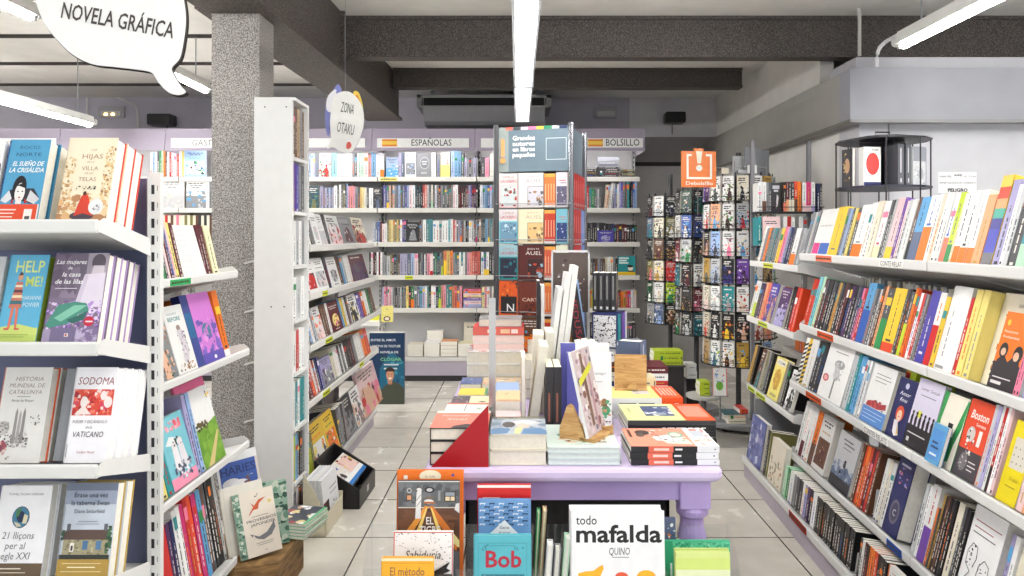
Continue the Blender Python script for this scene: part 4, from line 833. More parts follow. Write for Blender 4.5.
# wooden block with books on it
wx0, wx1, wy0, wy1 = X_at(168, 2.62), -.93, 2.80, 3.12
t = thing('wooden_block', 'rough brown wooden block stool on the floor at end of left gondola', 'stool', (-1.2, 2.945, 0))
mb = MB(); R = random.Random(4); mb.prism([(x, y, 0) for x, y in [(-.05,-.19),(.12,-.2),(.27,-.16),(.275,.16),(.2,.19),(-.04,.18)]], (0,0,1), 0, .15, 'br'); mb.build('block', 'rough_wood', t)
mb = MB(); mb.prism([(x, y, 0) for x, y in [(-.055,-.195),(.12,-.205),(.275,-.165),(.28,.165),(.2,.195),(-.045,.185)]], (0,0,1), .15, .165, 'br'); mb.build('top_slab', 'rough_wood', t)
LEAF = [('n',0,0,1,1,[C(70,110,90),C(112,150,128),C(196,206,190),C(48,84,70)],90,3,.16)]
def prop(px0, px1, pyb, Y, W, H, T, yaw, lean, c, label, front, kind='softcover_book', roll=0, **kw):
    a = P(px0, pyb, Y); M = Tr(a) @ Rz(yaw) @ Ry(roll) @ Rx(-lean)
    return book(M, W, T, H, col(c), label, kind, 'book', None, front=front, **kw)
zb = .173
def onblock(px, Y, W, H, T, yaw, lean, c, label, front, roll=0, z=zb, **kw):
    M = Tr(X_at(px, Y), Y, z) @ Rz(yaw) @ Ry(roll) @ Rx(-lean)
    return book(M, W, T, H, col(c), label, kw.pop('kind', 'softcover_book'), 'book', None, front=front, **kw)
onblock(241.5, 2.775, .157, .246, .016, 34, 20, C(232,222,206), 'cream book Proverbios japoneses with red and grey koi and leafy edge', [
  ('r',0,0,.17,1,C(112,146,126)), ('n',0,0,.17,1,[C(70,110,90),C(150,180,160),C(206,214,200),C(48,84,70)],50,3,.07), ('n',.52,.88,.62,.97,[INK],10,2,.03), ('p',[(.36,.66),(.46,.74),(.62,.84),(.80,.86),(.62,.78),(.58,.70),(.46,.7),(.34,.62)],C(206,92,44)), ('p',[(.50,.76),(.42,.82),(.46,.75)],C(206,92,44)), ('e',.88,.78,.05,.03,C(226,206,130)), ('t','PROVERBIOS',.62,.515,.06,INK,'c',.01,0,.72), ('t','JAPONESES',.64,.45,.06,INK,'c',.01,0,.6), ('r',.4,.59,.8,.597,INK),
  ('p',[(.36,.33),(.5,.28),(.7,.32),(.86,.42),(.9,.5),(.92,.36),(.8,.26),(.6,.22),(.44,.26)],C(120,120,124)), ('p',[(.3,.35),(.36,.33),(.34,.29)],C(100,100,104)), ('r',.4,.18,.82,.186,INK), ('r',.44,.15,.8,.156,INK), ('r',.58,.06,.66,.066,INK)], pages=C(206,214,200), hard=True, roll=-5)
onblock(229, 2.80, .165, .262, .012, 34, 18, C(236,232,220), 'plain cream softcover with a red fin, behind the koi cover', [('p',[(.3,.52),(.46,.6),(.46,.5)],C(200,60,50)), ('r',.08,.02,.085,.98,C(206,202,190))], roll=-5)
onblock(254, 2.885, .14, .25, .02, 30, 16, C(150,180,160), 'green leafy patterned book standing behind the koi cover', LEAF)
onblock(229, 2.90, .165, .36, .008, 36, 14, C(60,92,168), 'blue comic album with HARIES in dark letters above white clouds', [('r',.0,.9,1,1,C(232,232,232)), ('r',0,0,.06,1,C(226,226,226)), ('t','HARIES',.5,.76,.13,C(36,56,110),'c',.02,0,.84), ('e',.3,.66,.22,.06,C(232,232,236)), ('e',.5,.62,.24,.07,C(240,240,240)), ('n',.6,.5,1,.72,[C(120,80,64),C(226,226,226),C(96,110,160)],24,3,.09), ('r',.94,.0,1,.9,C(214,206,200))], kind='comic_album', roll=-6)
for i in range(5):
    t0 = .012
    book(Tr(X_at(270, 3.0)+.004*(i % 2), 3.0+.003*i, zb+(i+1)*t0) @ Rz(-12) @ Rx(-90), .155, t0-.0006, .2, col('lm'), f"comic with green edge, {'topmost' if i == 4 else ordinal(i+1)+' up'} of the small pile on the wooden block", 'comic_book', 'book', 'comics piled on the wooden block', back=col('gn'),
         front=[('r',0,0,1,1,C(70,74,84)), ('n',.02,.02,.98,.98,[C(226,206,150),C(206,160,130),C(240,236,230),C(150,60,60),C(230,230,232)],26,3,.2), ('r',.9,0,1,1,C(110,176,130))] if i == 4 else ())

# ================================================================== white tower bookcase
tb = thing('tower_bookcase', 'tall narrow white bookcase standing in front of the textured column', 'bookcase', (-1.228, 3.35, 0))
Wt, Dt, Ht = .19, .225, 2.06; WHT = C(232,232,230)
mb = MB(); mb.box(0, Wt-.012, 0, .018, .03, Ht, WHT)
for xx, zz in ((.08, 1.10), (.14, 1.10), (.05, 2.03), (.15, 2.03)): mb.prism([(xx+.004*math.cos(a*.785), 0, zz+.004*math.sin(a*.785)) for a in range(8)], (0,1,0), -.0006, 0, C(110,112,116))
mb.build('side_panel', 'painted_wood', tb)
mb = MB(); mb.box(0, Wt, Dt-.018, Dt, 0, Ht, WHT)
for k in range(38): mb.box(Wt, Wt+.0005, Dt-.011, Dt-.007, .1+k*.05, .1+k*.05+.006, C(90,90,92))
mb.build('side_panel', 'painted_wood', tb)
mb = MB(); mb.box(0, .01, .018, Dt-.018, .0, Ht, C(214,214,212)); mb.build('back_panel', 'painted_wood', tb)
mb = MB(); mb.box(0, Wt, 0, Dt, Ht, Ht+.015, WHT); mb.build('top_board', 'painted_wood', tb)
TZ = [.10, .27, .525, .785, 1.035, 1.29, 1.545, 1.80]
for z in TZ: mb = MB(); mb.box(.01, Wt-.006, .018, Dt-.018, z-.016, z, WHT); mb.build('shelf', 'painted_wood', tb)
TF = Tr(-1.038, 3.37, 0) @ Rz(90)
tiers = [(.10, 'dg wh mr gy', .12), (.27, 'li sk bk bk gy', .215), (.525, 'wh te wh te te', .215), (.785, 'wh rd wh wh', .2), (1.035, 'wh lg wh', .2), (1.29, 'wh lg wh gy', .215), (1.545, 'vi in gy dg', .23), (1.80, 'br br tn gy br', .24)]
for i, (z, tk, h) in enumerate(tiers):
    book_row(TF, lambda p: p, .012, z+.001, 0, [(.003, .186, tk, h)], f"{'lowest' if i == 0 else ordinal(len(tiers)-i)+' from top'} compartment of white tower", 'slim_book', 'slim books in the white tower bookcase', D=.13, seed=40+i)

# ================================================================== slanted manga shelves in mid left
MLM = Tr(-1.04, 3.6, 0) @ Rz(90)
ml = thing('display_gondola', 'long white gondola with slanting manga shelves behind the tower bookcase', 'shelving', MLM)
LEN = 1.86
mb = MB(); mb.box(.30, LEN, .34, .36, .02, 1.5, C(150,148,148)); mb.build('back_panel', 'painted_metal', ml)
for xx in (.32, .9, 1.4, LEN-.02): upright(ml, xx, .33, 0, 1.5, .03, .03, C(190,190,190))
YG = C(206,214,60)
for z, x1, yf, lb in ((1.385, 1.58, 0, ()), (1.14, 1.62, 0, [(.22, .32, YG)]), (.878, LEN, 0, [(.28, .42, YG)]), (.585, LEN, .02, [(.3, .44, YG), (1.2, 1.32, YG)])):
    shelf_board(ml, 0.0, x1, yf, .33, z, 14, .034, C(226,224,220), lb, ends=[x1])
shelf_board(ml, 0.0, LEN+.02, .04, .33, .115, 9, .035, C(206,204,204), name='base_shelf')
mb = MB(); mb.box(0, LEN, .055, .34, 0, .08, C(176,168,182)); mb.build('plinth', 'painted_wood', ml)
mk = lambda X: (lambda p: 720*X/(518-(p if p > 333 else 313+(p-306)*20/27)) - 3.597)
MS = [(1.385, 1.03, [(306,317,'ch wh bk gy ch',.178),(317,333,'wh* wh*',.178,{'acc':'lg pp lg'}),(333,336,'ch',.178),(336,348,'wh*',.178,{'acc':'pp lg rd'}),(348,361,'gy*',.178,{'acc':'mr lg dg'}),(361,371.5,'cr*',.18,{'acc':'rd mr tn'})], 'uppermost'),
 (1.14, 1.03, [(306,309,'wh gy',.18),(309,321,'wh*',.18,{'acc':'rd dg pp'}),(321,334,'wh*',.18,{'acc':'lg gy pp'}),(334,337,'bk nv',.18),(337,346,'wh*',.18,{'acc':'gy mr lg'}),(346,349,'br',.18),(349,353,'sk lg',.18),(353,358,'wh wh',.18),(358,372.5,'mr*',.18,{'acc':'pu dg br'})], 'second'),
 (.878, 1.03, [(306,316,'wh gy lb wh',.18),(316,321,'bg lg',.18),(321,330,'wh*',.18,{'acc':'pp lg sa'}),(330,336,'br br',.18),(336,338,'wh',.18),(338,348,'mr*',.18,{'acc':'py br pk'}),(348,354,'sk ye wh',.18),(354,357,'bk gy',.18),(357,365,'wh*',.18,{'acc':'bk gy py'}),(365,371,'in vi or',.18),(371,374,'wh',.18),(374,380,'gn dn br br',.185)], 'third'),
 (.585, 1.05, [(306,318,'br mr rd*',.18,{'acc':'wh or mr'}),(318,324,'wh rd wh',.18),(324,329,'nv in',.185),(329,340,'li2*',.16,{'acc':'gy wh pu'}),(340,346,'cr wh',.185),(346,353,'wh bk wh dg wh',.18),(353,358,'bk bk',.185),(358,363,'mr gy',.18),(363,369,'wh wh wh',.185),(369,375,'or ro',.19)], 'fourth')]
for z, X, segs, nm in MS: book_row(MLM, mk(X), .034 if z < .6 else .012, z, 14, segs, f"{nm} slanted manga shelf", 'manga_volume', f'manga volumes on the {nm} slanted shelf', D=.125, lean=16, seed=int(z*50), parts=False)
book_row(MLM, mk(1.10), .055, .115, 9, [(306,312,'li ol',.25),(312,331,'ye*',.27,{'T':.03,'acc':'wh or py'}),(331,341,'ye*',.27,{'T':.03,'acc':'or gn wh'}),(341,349,'dg gy bk gy',.25),(349,358,'bk*',.26,{'acc':'gy ch dg'}),(358,366,'wh*',.26,{'acc':'pp fl dg'}),(366,383,'pp*',.33,{'acc':'fl rd pk mr'})], 'manga gondola floor deck', 'comic_album', 'albums on the manga gondola deck', D=.2, lean=16, seed=77, parts=True)
# yellow books on a small shelf behind the manga gondola, against the back bookcases
book_row(I4, lambda p: X_at(p, 6.6), 6.55, .86, 0, [], '', 'paperback', None)
t = thing('shelf_stool', 'low white stand holding yellow books behind the manga gondola', 'stand', (X_at(371, 6.9), 6.72, 0))
mb = MB(); mb.box(-.12, .12, 0, .25, .60, .63, C(226,224,222)); mb.build('top', 'painted_metal', t)
for xx in (-.11, .09):
    for yy in (.01, .22): mb = MB(); mb.box(xx, xx+.02, yy, yy+.02, 0, .60, C(206,204,202)); mb.build('leg', 'painted_metal', t)
book(Tr(X_at(361, 6.76), 6.76, .632) @ Rx(-8), .17, .02, .14, C(222,220,60), 'lime yellow book face out on the low stand behind the manga gondola', 'paperback', 'book', front=[('r',0,0,1,.1,C(240,240,230))])
book(Tr(X_at(381, 6.76), 6.76, .632) @ Rx(-8), .11, .02, .15, C(226,214,120), 'pale yellow book with dark dome drawing on the low stand', 'paperback', 'book', front=[('e',.5,.2,.3,.16,C(60,56,50)),('e',.5,.2,.2,.1,C(226,206,190)),('n',.1,.5,.9,.9,[C(150,140,60),C(230,220,150)],12,3,.1)])
# cardboard standee
Ys = 6.15
a, b = P(369, 402, Ys), P(404, 331, Ys); w, h = b.x-a.x, b.z-max(a.z, 0)
t = thing('cardboard_standee', 'dark blue cardboard standee with white text and a smiling man in green', 'standee', Tr(a.x, Ys, 0) @ Rx(-2))
mb = MB(); mb.box(0, w, 0, .05, 0.0, h, C(22,50,84)); mb.box(-.001, w+.001, -.001, .055, h, h+.006, C(224,222,214))
deco(mb, [('p',[(.3,0),(1,0),(1,.6),(.6,.75),(.3,.5)],C(24,92,120)), ('n',.5,.1,1,.6,[C(30,104,130),C(20,70,104),C(60,140,160)],40,3,.1), ('t','ENTRE EL AMOR',.4,.885,.045,C(226,230,232),'c',.01,0,.72), ('t','LOS TIPOS DE YOUTUBE',.46,.80,.045,C(226,230,232),'c',.01,0,.86), ('t','LA NOVELA DE',.5,.715,.045,C(226,230,232),'c',.01,0,.66), ('t','CLÓGAR',.62,.61,.06,C(120,190,130),'c',.02,0,.6), ('r',.42,.545,.84,.565,C(200,206,210)), ('r',.42,.49,.8,.51,C(200,206,210)),
   ('p',[(.28,0),(1,0),(1,.22),(.86,.29),(.7,.32),(.5,.28),(.34,.2)],C(66,70,58)), ('r',.54,.28,.66,.36,C(176,120,92)), ('e',.6,.41,.11,.085,C(196,140,108)), ('p',[(.47,.42),(.48,.5),(.6,.53),(.73,.49),(.72,.42),(.69,.46),(.52,.46)],C(48,34,28)), ('e',.6,.365,.05,.012,C(236,226,220)), ('e',.55,.42,.015,.006,C(30,24,22)), ('e',.65,.42,.015,.006,C(30,24,22)), ('p',[(0,.05),(.2,.1),(.26,.3),(0,.4)],C(110,50,44))], Vector((0,-.0004,0)), UX, UZ, w, h, .0004)
mb.build('panel', 'printed_cover', t); mb = MB(); mb.prism([(w*.5,.05,0),(w*.5,.3,0),(w*.5,.05,h*.6)], (1,0,0), -.003, .003, C(190,170,140)); mb.build('strut', 'paper', t)

# ================================================================== boxes on the floor
cm = Tr(-.943, 3.945, 0) @ Rz(88)
t = thing('newspaper_crate', 'black plastic crate full of folded newspapers on the floor tiles', 'crate', cm)
mb = MB(); BKc = C(30,29,31)
mb.box(-.175,.175,-.12,.12,0,.012,BKc); mb.box(-.175,.175,-.12,-.11,0,.10,BKc); mb.box(-.175,.175,.11,.12,0,.25,BKc)
for s in (-1, 1): mb.prism([(s*.175,-.12,0),(s*.175,.12,0),(s*.175,.12,.25),(s*.175,-.12,.10)], (1,0,0), -.010*(s > 0), .010*(s < 0), BKc)
mb.box(-.015,.03,-.1205,-.12,.035,.07,C(190,190,190)); mb.build('bin', 'plastic', t)
for i in range(8):
    mb = MB(); c = [C(236,232,226), C(226,220,214), C(240,226,222)][i % 3]; w2 = .158
    mb.box(-w2, w2, 0, .010, 0, .158, c)
    cl = [C(190,120,110), C(60,110,180), C(226,196,90), C(180,176,172), C(150,60,50), C(70,70,72)]
    deco(mb, [('n',.03,.02,.97,.98,cl+[C(236,232,226)]*5,40,i+2,.10), ('r',.45,.3,.98,.9,[C(238,212,204),C(232,200,190),C(206,176,160)][i % 3]), ('n',.45,.3,.98,.9,[C(238,212,204),C(206,150,140),C(160,110,100),C(226,190,90)],14,i+8,.07), ('r',.0,.0,1,.14,C(60,120,190)), ('r',.0,.14,1,.3,C(236,236,236))], Vector((-w2,-.0004,0)), UX, UZ, 2*w2, .158, .0001)
    tag(mb.build('newspaper', 'paper', None, cm @ Tr(0, -.035-.0058*i, .05+.0097*i) @ Rx(-60)), f"folded newspaper, {ordinal(i+1)} from the bottom of the black crate", 'newspaper', 'newspapers in the black crate')
t = thing('magazine_file', 'cream card magazine file with leaflets on the floor beside the black crate', 'magazine file', Tr(-.912, 3.44, 0) @ Rz(88))
CRM = C(222,214,190)
mb = MB(); mb.box(-.02,.27,0,.004,0,.10,CRM); mb.box(-.02,.27,.106,.11,0,.12,CRM); mb.box(-.02,.27,0,.11,0,.004,CRM); mb.prism([(-.02,0,0),(-.02,.11,0),(-.02,.11,.30),(-.02,.06,.22),(-.02,0,.10)], (1,0,0), 0, .004, CRM); mb.box(.266,.27,0,.11,0,.12,CRM)
mb.build('file_box', 'paper', t)
fm = Tr(-.912, 3.44, 0) @ Rz(88)
for i in range(6):
    mb = MB(); mb.box(0, .24, 0, .012, 0, .25, [C(236,236,238), C(226,226,230), C(240,238,236)][i % 3])
    deco(mb, [('r',0,0,.34,.55,C(60,44,40)), ('n',.0,.0,.34,.55,[C(190,80,60),C(226,180,150),C(96,60,50)],14,3,.12), ('r',.42,.7,.9,.72,C(150,150,154)), ('r',.42,.6,.86,.62,C(170,170,174)), ('n',.5,.1,.95,.5,[C(90,90,96),C(200,200,206)],14,5,.06)], Vector((0,-.0004,0)), UX, UZ, .24, .25, .0003)
    tag(mb.build('leaflet', 'paper', None, fm @ Tr(.012,   .006+i*.0148, .006) @ Rx(-6)), f"white leaflet, {ordinal(i+1)} from the aisle side in the cream magazine file", 'leaflet', 'leaflets in the magazine file')
# ================================================================== right hand gondolas
RM = Tr(1.45, 3.7, 0) @ Rz(-92.5)
def rs(yf):
    def f(px):
        k = px - VX
        return (k*(3.7-.0436*yf) - 720*(1.45+.999*yf)) / (.999*k - 31.4)
    return f
rg = thing('display_gondola', 'long white bookshop gondola filling the right side of the picture', 'shelving', RM)
X1 = 2.3
mb = MB(); mb.box(0, X1, .42, .44, .02, 1.42, C(206,204,202)); mb.build('back_panel', 'painted_metal', rg)
for xx in (.0, 1.23, X1-.04): upright(rg, xx+.02, .41, 0, 1.45, .03, .03, C(206,206,204))
WL, OL, BL = C(236,234,230), C(214,96,52), C(40,80,160)
RZ = [(1.34, .0, 15, [(.23, .42, C(226,120,90)), (.90, 1.09, WL, 'CONTE·RELAT')]), (.98, .0, 15, [(.25, .44, C(206,84,44))]), (.69, -.05, 15, [(.24, .43, C(206,84,44)), (.87, 1.08, WL, 'CONTES·RELATS')]), (.33, -.055, 14, [(1.08, 1.19, BL)])]
for z, yf, ti, lb in RZ:
    for a, b in ((0.0, 1.25), (1.253, X1)):
        shelf_board(rg, a, b-.003, yf, .40, z, ti, .034, METAL, [l for l in lb if a <= l[0] < b], ends=[a] if a == 0 else False)
for a, b in ((0.0, 1.25), (1.253, X1)):
    shelf_board(rg, a, b-.003, -.14, .40, .128, 8, .038, METAL, [(.27, .50, C(150,40,36))] if a == 0 else (), name='base_shelf')
mb = MB(); mb.box(0, X1, -.128, -.11, .0, .09, C(176,168,182)); mb.box(0, X1, -.11, .42, 0, .04, C(176,168,182)); mb.build('plinth', 'painted_wood', rg)
mb = MB()
for z in (1.15, .80, .50): mb.box(.02, X1-.04, .255, .40, z, z+.012, C(206,204,200)); mb.box(.02, X1-.04, .25, .255, z-.012, z+.016, C(196,194,190))
mb.build('rear_ledge', 'painted_metal', rg)
# small white booklets standing on the rear ledge
R = random.Random(3); x = .16; k = 1
while x < 1.5:
    w = R.uniform(.012, .024)
    if R.random() < .88:
        book(RM @ Tr(x+w, .268, 1.1625) @ Rz(90) @ Tr(0, 0, 0), .1, w-.002, R.uniform(.056, .068), col(R.choice(['wh','cr','lg','wh','cr','gy'])), f"small pale booklet, {ordinal(k)} from left on the ledge under the top right shelf", 'booklet', 'book', 'booklets on the right rear ledge', parts=False); k += 1
    x += w + (.001 if R.random() < .9 else .03)
q0, q1 = rs(0), rs(-.05)
CHEV = [('p',[(0,.1*j),(1,.1*j+.06),(1,.1*j+.11),(0,.1*j+.05)],C(30,28,28)) for j in range(9)]
# --- top shelf
RB = [('r',0,0,1,.14,C(120,118,122)), ('r',0,.14,1,.40,C(70,76,180)), ('r',0,.40,1,.52,C(60,60,140)), ('r',0,.52,1,.63,C(70,170,150)), ('r',0,.63,1,.74,C(240,170,120)), ('r',0,.74,1,.87,C(216,80,60)), ('r',0,.87,1,1,C(244,206,90))]
n = book_row(RM, q0, .012, 1.34, 15, [(799,806.5,'gy lg gy',.225),(807,823,'wh*',.235,{'T':.016,'label':'white book with pink and blue foot blocks near the far end of top right shelf','front':[('r',.04,.02,.42,.26,C(226,70,140)),('r',.44,.02,.98,.26,C(70,110,190)),('t','NAVIDAD',.5,.62,.045,C(90,90,90),'c',0,0,.7)]}),
  (823,832,'ye:ye:.1',.235,{'exact':1,'showfront':1,'T':.03}),(832,845,'gy lb dg py dg',.225),(845,854,'wh:or:.25',.235,{'exact':1}),(854,860,'wh wh',.24),(860,872,'cr wh:iv:.22',.245),(872,878,'dg ch lg',.245),(878,885,'pp:ye:.2',.25),(885,887.5,'vi',.25),(887.5,893,'pp lg',.235),(893,898,'wh',.235),(898,901,'br:bk:.3',.24),
  (901,909,'sk:bg:.45',.24,{'exact':1}),(909,918,'wh:or:.52',.245,{'exact':1}),(918,932,'wh cr wh wh',.245),(932,937,'wh:sa:.36',.24),(937,942,'li:gn:.26',.245),(942,944,'cr',.24),(944,950,'wh:or:.24',.245),(950,964,'wh:or:.22 wh:or:.22',.245,{'exact':1}),(964.5,973,'pe',.225,{'exact':1}),
  (973.5,984,'ye',.285,{'sp':RB,'exact':1,'label':'tall book with rainbow striped spine standing above its neighbours on top right shelf'}),(984.5,992,'li2',.265),(992,1000,'wh lg',.25),(1000,1008,'ch',.245),(1008.5,1018,'te:lm:.25',.27),(1018,1024,'wh rd',.23),(1025,1062,'wh ro gy sk cr wh te lg br wh pe gy wh nv',.24)], 'top shelf of the right gondola', 'paperback', 'paperbacks on the top right shelf', parts=True, D=.15, lean=16, seed=51, jit=.02)
# --- second shelf
WREATH = [('n',.16,.1,.62,.78,[C(50,44,40),C(150,60,40),C(96,110,60),C(190,110,60)],46,5,.09), ('e',.46,.42,.16,.14,C(232,222,206)), ('t','SENDINO',.7,.86,.05,C(70,66,60),'c',0,0,.5), ('r',.55,.60,.9,.615,INK), ('r',.6,.55,.86,.565,INK), ('r',.6,.50,.9,.515,INK)]
FIG = [('r',0,0,1,.34,C(54,48,52)), ('p',[(.06,.0),(.1,.36),(.3,.46),(.5,.36),(.66,.44),(.9,.42),(1,.2),(1,0)],C(44,40,44)), ('e',.26,.5,.16,.1,C(40,36,40)), ('e',.26,.48,.09,.05,C(222,180,150)), ('e',.8,.48,.17,.11,C(40,36,40)), ('e',.76,.45,.1,.06,C(222,180,150)), ('e',.18,.86,.06,.04,C(250,200,60)), ('t','Nosotros',.1,.73,.05,C(250,236,220),'l',.01,0,.5), ('t','fronterizos',.1,.66,.05,C(250,236,220),'l',.01,0,.6), ('r',.12,.14,.8,.155,C(226,222,220)), ('r',.1,.06,.5,.1,C(226,222,220))]
LACE = [('n',.05,.05,.95,.95,[C(230,226,220),C(206,170,90),C(200,60,120)],26,3,.3), ('r',.1,.02,.9,.1,C(230,226,220))]
book_row(RM, q0, .012, .98, 15, [(799,804.5,'ro rd',.24),(804.5,810,'cy lm',.26),(810,820,'mr dg ch ch dg',.25),(820,832,'ch dg go dg ch mr',.245),(832,846,'ch bk pu bk dg nv',.24),(846,850,'pk rd',.235),(850,857,'sk:bl:.55',.265,{'exact':1}),(857,864,'gy dg lg',.24),(864,869,'br pe',.255),(869,875,'dg:gn:.5',.25),(875,886,'ye:ro:.14',.255,{'exact':1,'T':.03}),(886,891,'dg bk',.26),(891,894,'dg:li:.5',.25),(894,899,'or ro',.265),(899,904,'wh rd',.25),(904,909,'dg gy br',.25),(909,917,'in:in:.1',.265,{'exact':1}),(917,923,'wh:rd:.55',.265),(923,927,'ye',.25),
  (927.5,945,'wh',.29,{'exact':1,'bulge':True,'hard':True,'label':'thick plain white spine in the middle of the second right shelf'}),(945.5,948.5,'rd',.26),(949,955,'py',.29),(955.5,962,'py',.29),(962,996,'cr*',.295,{'T':.03,'dy':.04,'hard':True,'label':'cream cookbook cover with a dark floral wreath on second right shelf','front':WREATH}),(979,1005,'or*',.235,{'T':.018,'dy':.005,'label':'orange cover with two dark haired figures on second right shelf','front':FIG}),(1005.5,1012,'pk pk',.235,{'exact':1}),(1012.5,1026,'gy li2 gy li2',.235),(1027,1072,'lb wh gy nv ro wh ye lg ch wh sk mr cr wh',.24)], 'second shelf of the right gondola', 'paperback', 'paperbacks on the second right shelf', parts=True, D=.15, lean=16, seed=52, jit=.02)
# --- third shelf
BLK = C(36,34,38)
book_row(RM, q1, -.038, .69, 15, [(792,798,'wh ye',.235,{'sp':CHEV}),(798,804,'wh',.24),(804,813,'bk ch bk',.245),(813,836,'wh*',.255,{'T':.03,'hard':True,'label':'white cover with a grey statue and a round red seal on third right shelf','front':[('r',.3,.86,.8,.872,INK),('e',.58,.66,.2,.08,C(150,150,150)),('p',[(.4,.66),(.5,.7),(.62,.6),(.7,.44),(.6,.36),(.5,.4),(.46,.5)],C(190,190,190)),('r',.5,.04,.56,.4,C(130,130,130)),('n',.4,.4,.76,.72,[C(140,140,140),C(206,206,206)],16,3,.06),('e',.18,.36,.12,.07,C(190,60,66)),('e',.18,.36,.08,.045,C(226,170,170))]}),
  (837,841,'lg',.24),(841,849,'te sk sk',.25),(849,854,'wh lg wh',.24),(855,877,'wh*',.24,{'T':.028,'hard':True,'label':'white cover with red shoes above a blue band on third right shelf','front':[('r',0,0,1,.27,C(90,140,206)),('r',.06,.2,.9,.21,C(206,222,240)),('r',.06,.14,.9,.15,C(206,222,240)),('r',.06,.08,.7,.09,C(206,222,240)),('p',[(.1,.28),(.14,.36),(.4,.40),(.7,.38),(.9,.42),(.94,.33),(.6,.28)],C(160,50,56)),('n',.1,.28,.92,.42,[C(120,34,44),C(190,80,80)],10,3,.08),('r',.2,.84,.8,.85,INK),('r',.2,.78,.86,.79,INK),('r',.2,.72,.7,.73,INK)]}),
  (872,882,'ye li',.26,{'dy':.05}),(880,897,'nv*',.225,{'T':.016,'label':'navy cover with an orange haired face on third right shelf','front':[('e',.5,.88,.1,.05,C(200,200,226)),('t','Amor',.5,.72,.09,C(236,236,240),'c',.01,.2,.6),('t','fou',.5,.62,.09,C(236,236,240),'c',.01,.2,.4),('e',.5,.42,.22,.13,C(216,80,44)),('e',.5,.38,.13,.1,C(240,206,180)),('p',[(.3,.3),(.5,.3),(.7,.08),(.5,.04),(.36,.1)],C(226,222,226)),('p',[(.5,.28),(.66,.1),(.6,.06)],C(226,190,60)),('r',.44,.36,.56,.37,C(180,50,40))]}),
  (897,921,'li2*',.25,{'T':.02,'label':'lilac cover with a row of black silhouettes under a yellow moon','acc':'','front':[('r',0,0,1,1,C(214,208,228)),('t','Lover Social',.5,.84,.065,C(70,66,80),'c',0,0,.7),('r',.2,.76,.8,.772,C(120,116,130)),('e',.36,.5,.1,.05,C(222,222,90)),('r',0,0,1,.32,BLK)]+[('p',[(.08+.16*j,.3),(.06+.16*j,.42),(.1+.16*j,.49),(.15+.16*j,.46),(.17+.16*j,.3)],BLK) for j in range(6)]+[('e',.12+.16*j,.5,.04,.025,BLK) for j in range(6)]+[('r',.1,.2,.8,.215,C(206,206,206)),('r',.12,.08,.22,.14,C(206,206,206))]}),
  (921.5,945,'gn*',.235,{'T':.035,'hard':True,'label':'green and cream cover with a horned animal face on third right shelf','front':[('r',0,0,1,1,C(236,230,214)),('p',[(0,0),(.22,0),(.12,.6),(.2,1),(.0,1)],C(56,150,82)),('p',[(.72,.45),(.95,.98),(1,.95),(.98,.6),(.85,.35)],C(56,150,82)),('p',[(.2,.3),(.6,.42),(.86,.44),(.8,.1),(.2,.0)],C(56,150,82)),('p',[(.1,.1),(.25,.5),(.36,.5),(.26,.1)],C(236,230,214)),('r',.46,.52,.64,.60,BLK),('e',.3,.26,.06,.06,BLK),('n',.6,.3,.95,.5,[BLK],5,4,.07)]}),
  (928,942,'sk*',.13,{'T':.012,'dy':-.03,'label':'small pale blue booklet in front of the green animal cover','front':[('r',.12,.1,.88,.86,C(84,144,206)),('r',.2,.5,.6,.55,C(40,60,100)),('r',.2,.38,.7,.43,C(40,60,100)),('r',.2,.2,.7,.25,C(226,236,244))]}),
  (945.5,968,'ro*',.245,{'T':.022,'label':'red orange cover with a white scripted title and dark foot on third right shelf','front':[('r',0,0,1,.36,C(66,62,66)),('t','Boston',.52,.76,.15,C(244,232,226),'c',.02,.2,.74),('t','Sonata',.66,.68,.06,C(244,232,226),'c',.01,0,.4),('e',.36,.56,.17,.1,C(206,200,196)),('n',.22,.3,.56,.64,[C(60,56,60),C(206,200,196),C(236,232,230)],26,3,.07),('r',.66,.44,.8,.64,C(244,232,226)),('e',.34,.2,.17,.12,C(120,116,118)),('n',.18,.08,.5,.34,[C(206,206,206),C(90,86,90)],20,4,.05),('r',.56,.22,.86,.235,C(226,222,220)),('r',.56,.17,.9,.185,C(226,222,220)),('r',.56,.12,.8,.135,C(226,222,220))]}),
  (968.5,975,'lg li2',.25),(975,980,'wh rd:bk:.3',.255),(980,986,'wh pp',.255),(989,1008,'ye*',.235,{'T':.03,'exact':1,'label':'bright yellow cover with a pale square grid on third right shelf','front':[('r',0,0,1,1,C(226,206,20)),('r',.2,.42,.94,.80,C(214,208,196))]+[('r',.28+.22*i,.48+.09*j,.33+.22*i,.50+.09*j,C(120,110,90)) for i in range(3) for j in range(3)]+[('t','Dubai',.42,.28,.06,C(150,130,40),'l',0,0,.4),('r',.3,.2,.8,.21,C(150,130,40))]}),
  (1009,1020,'pp pe',.25),(1020,1062,'sk wh te cr gy wh ro lg nv wh pe gn',.24)], 'third shelf of the right gondola', 'paperback', 'paperbacks on the third right shelf', parts=True, D=.15, lean=16, seed=53, jit=.02)
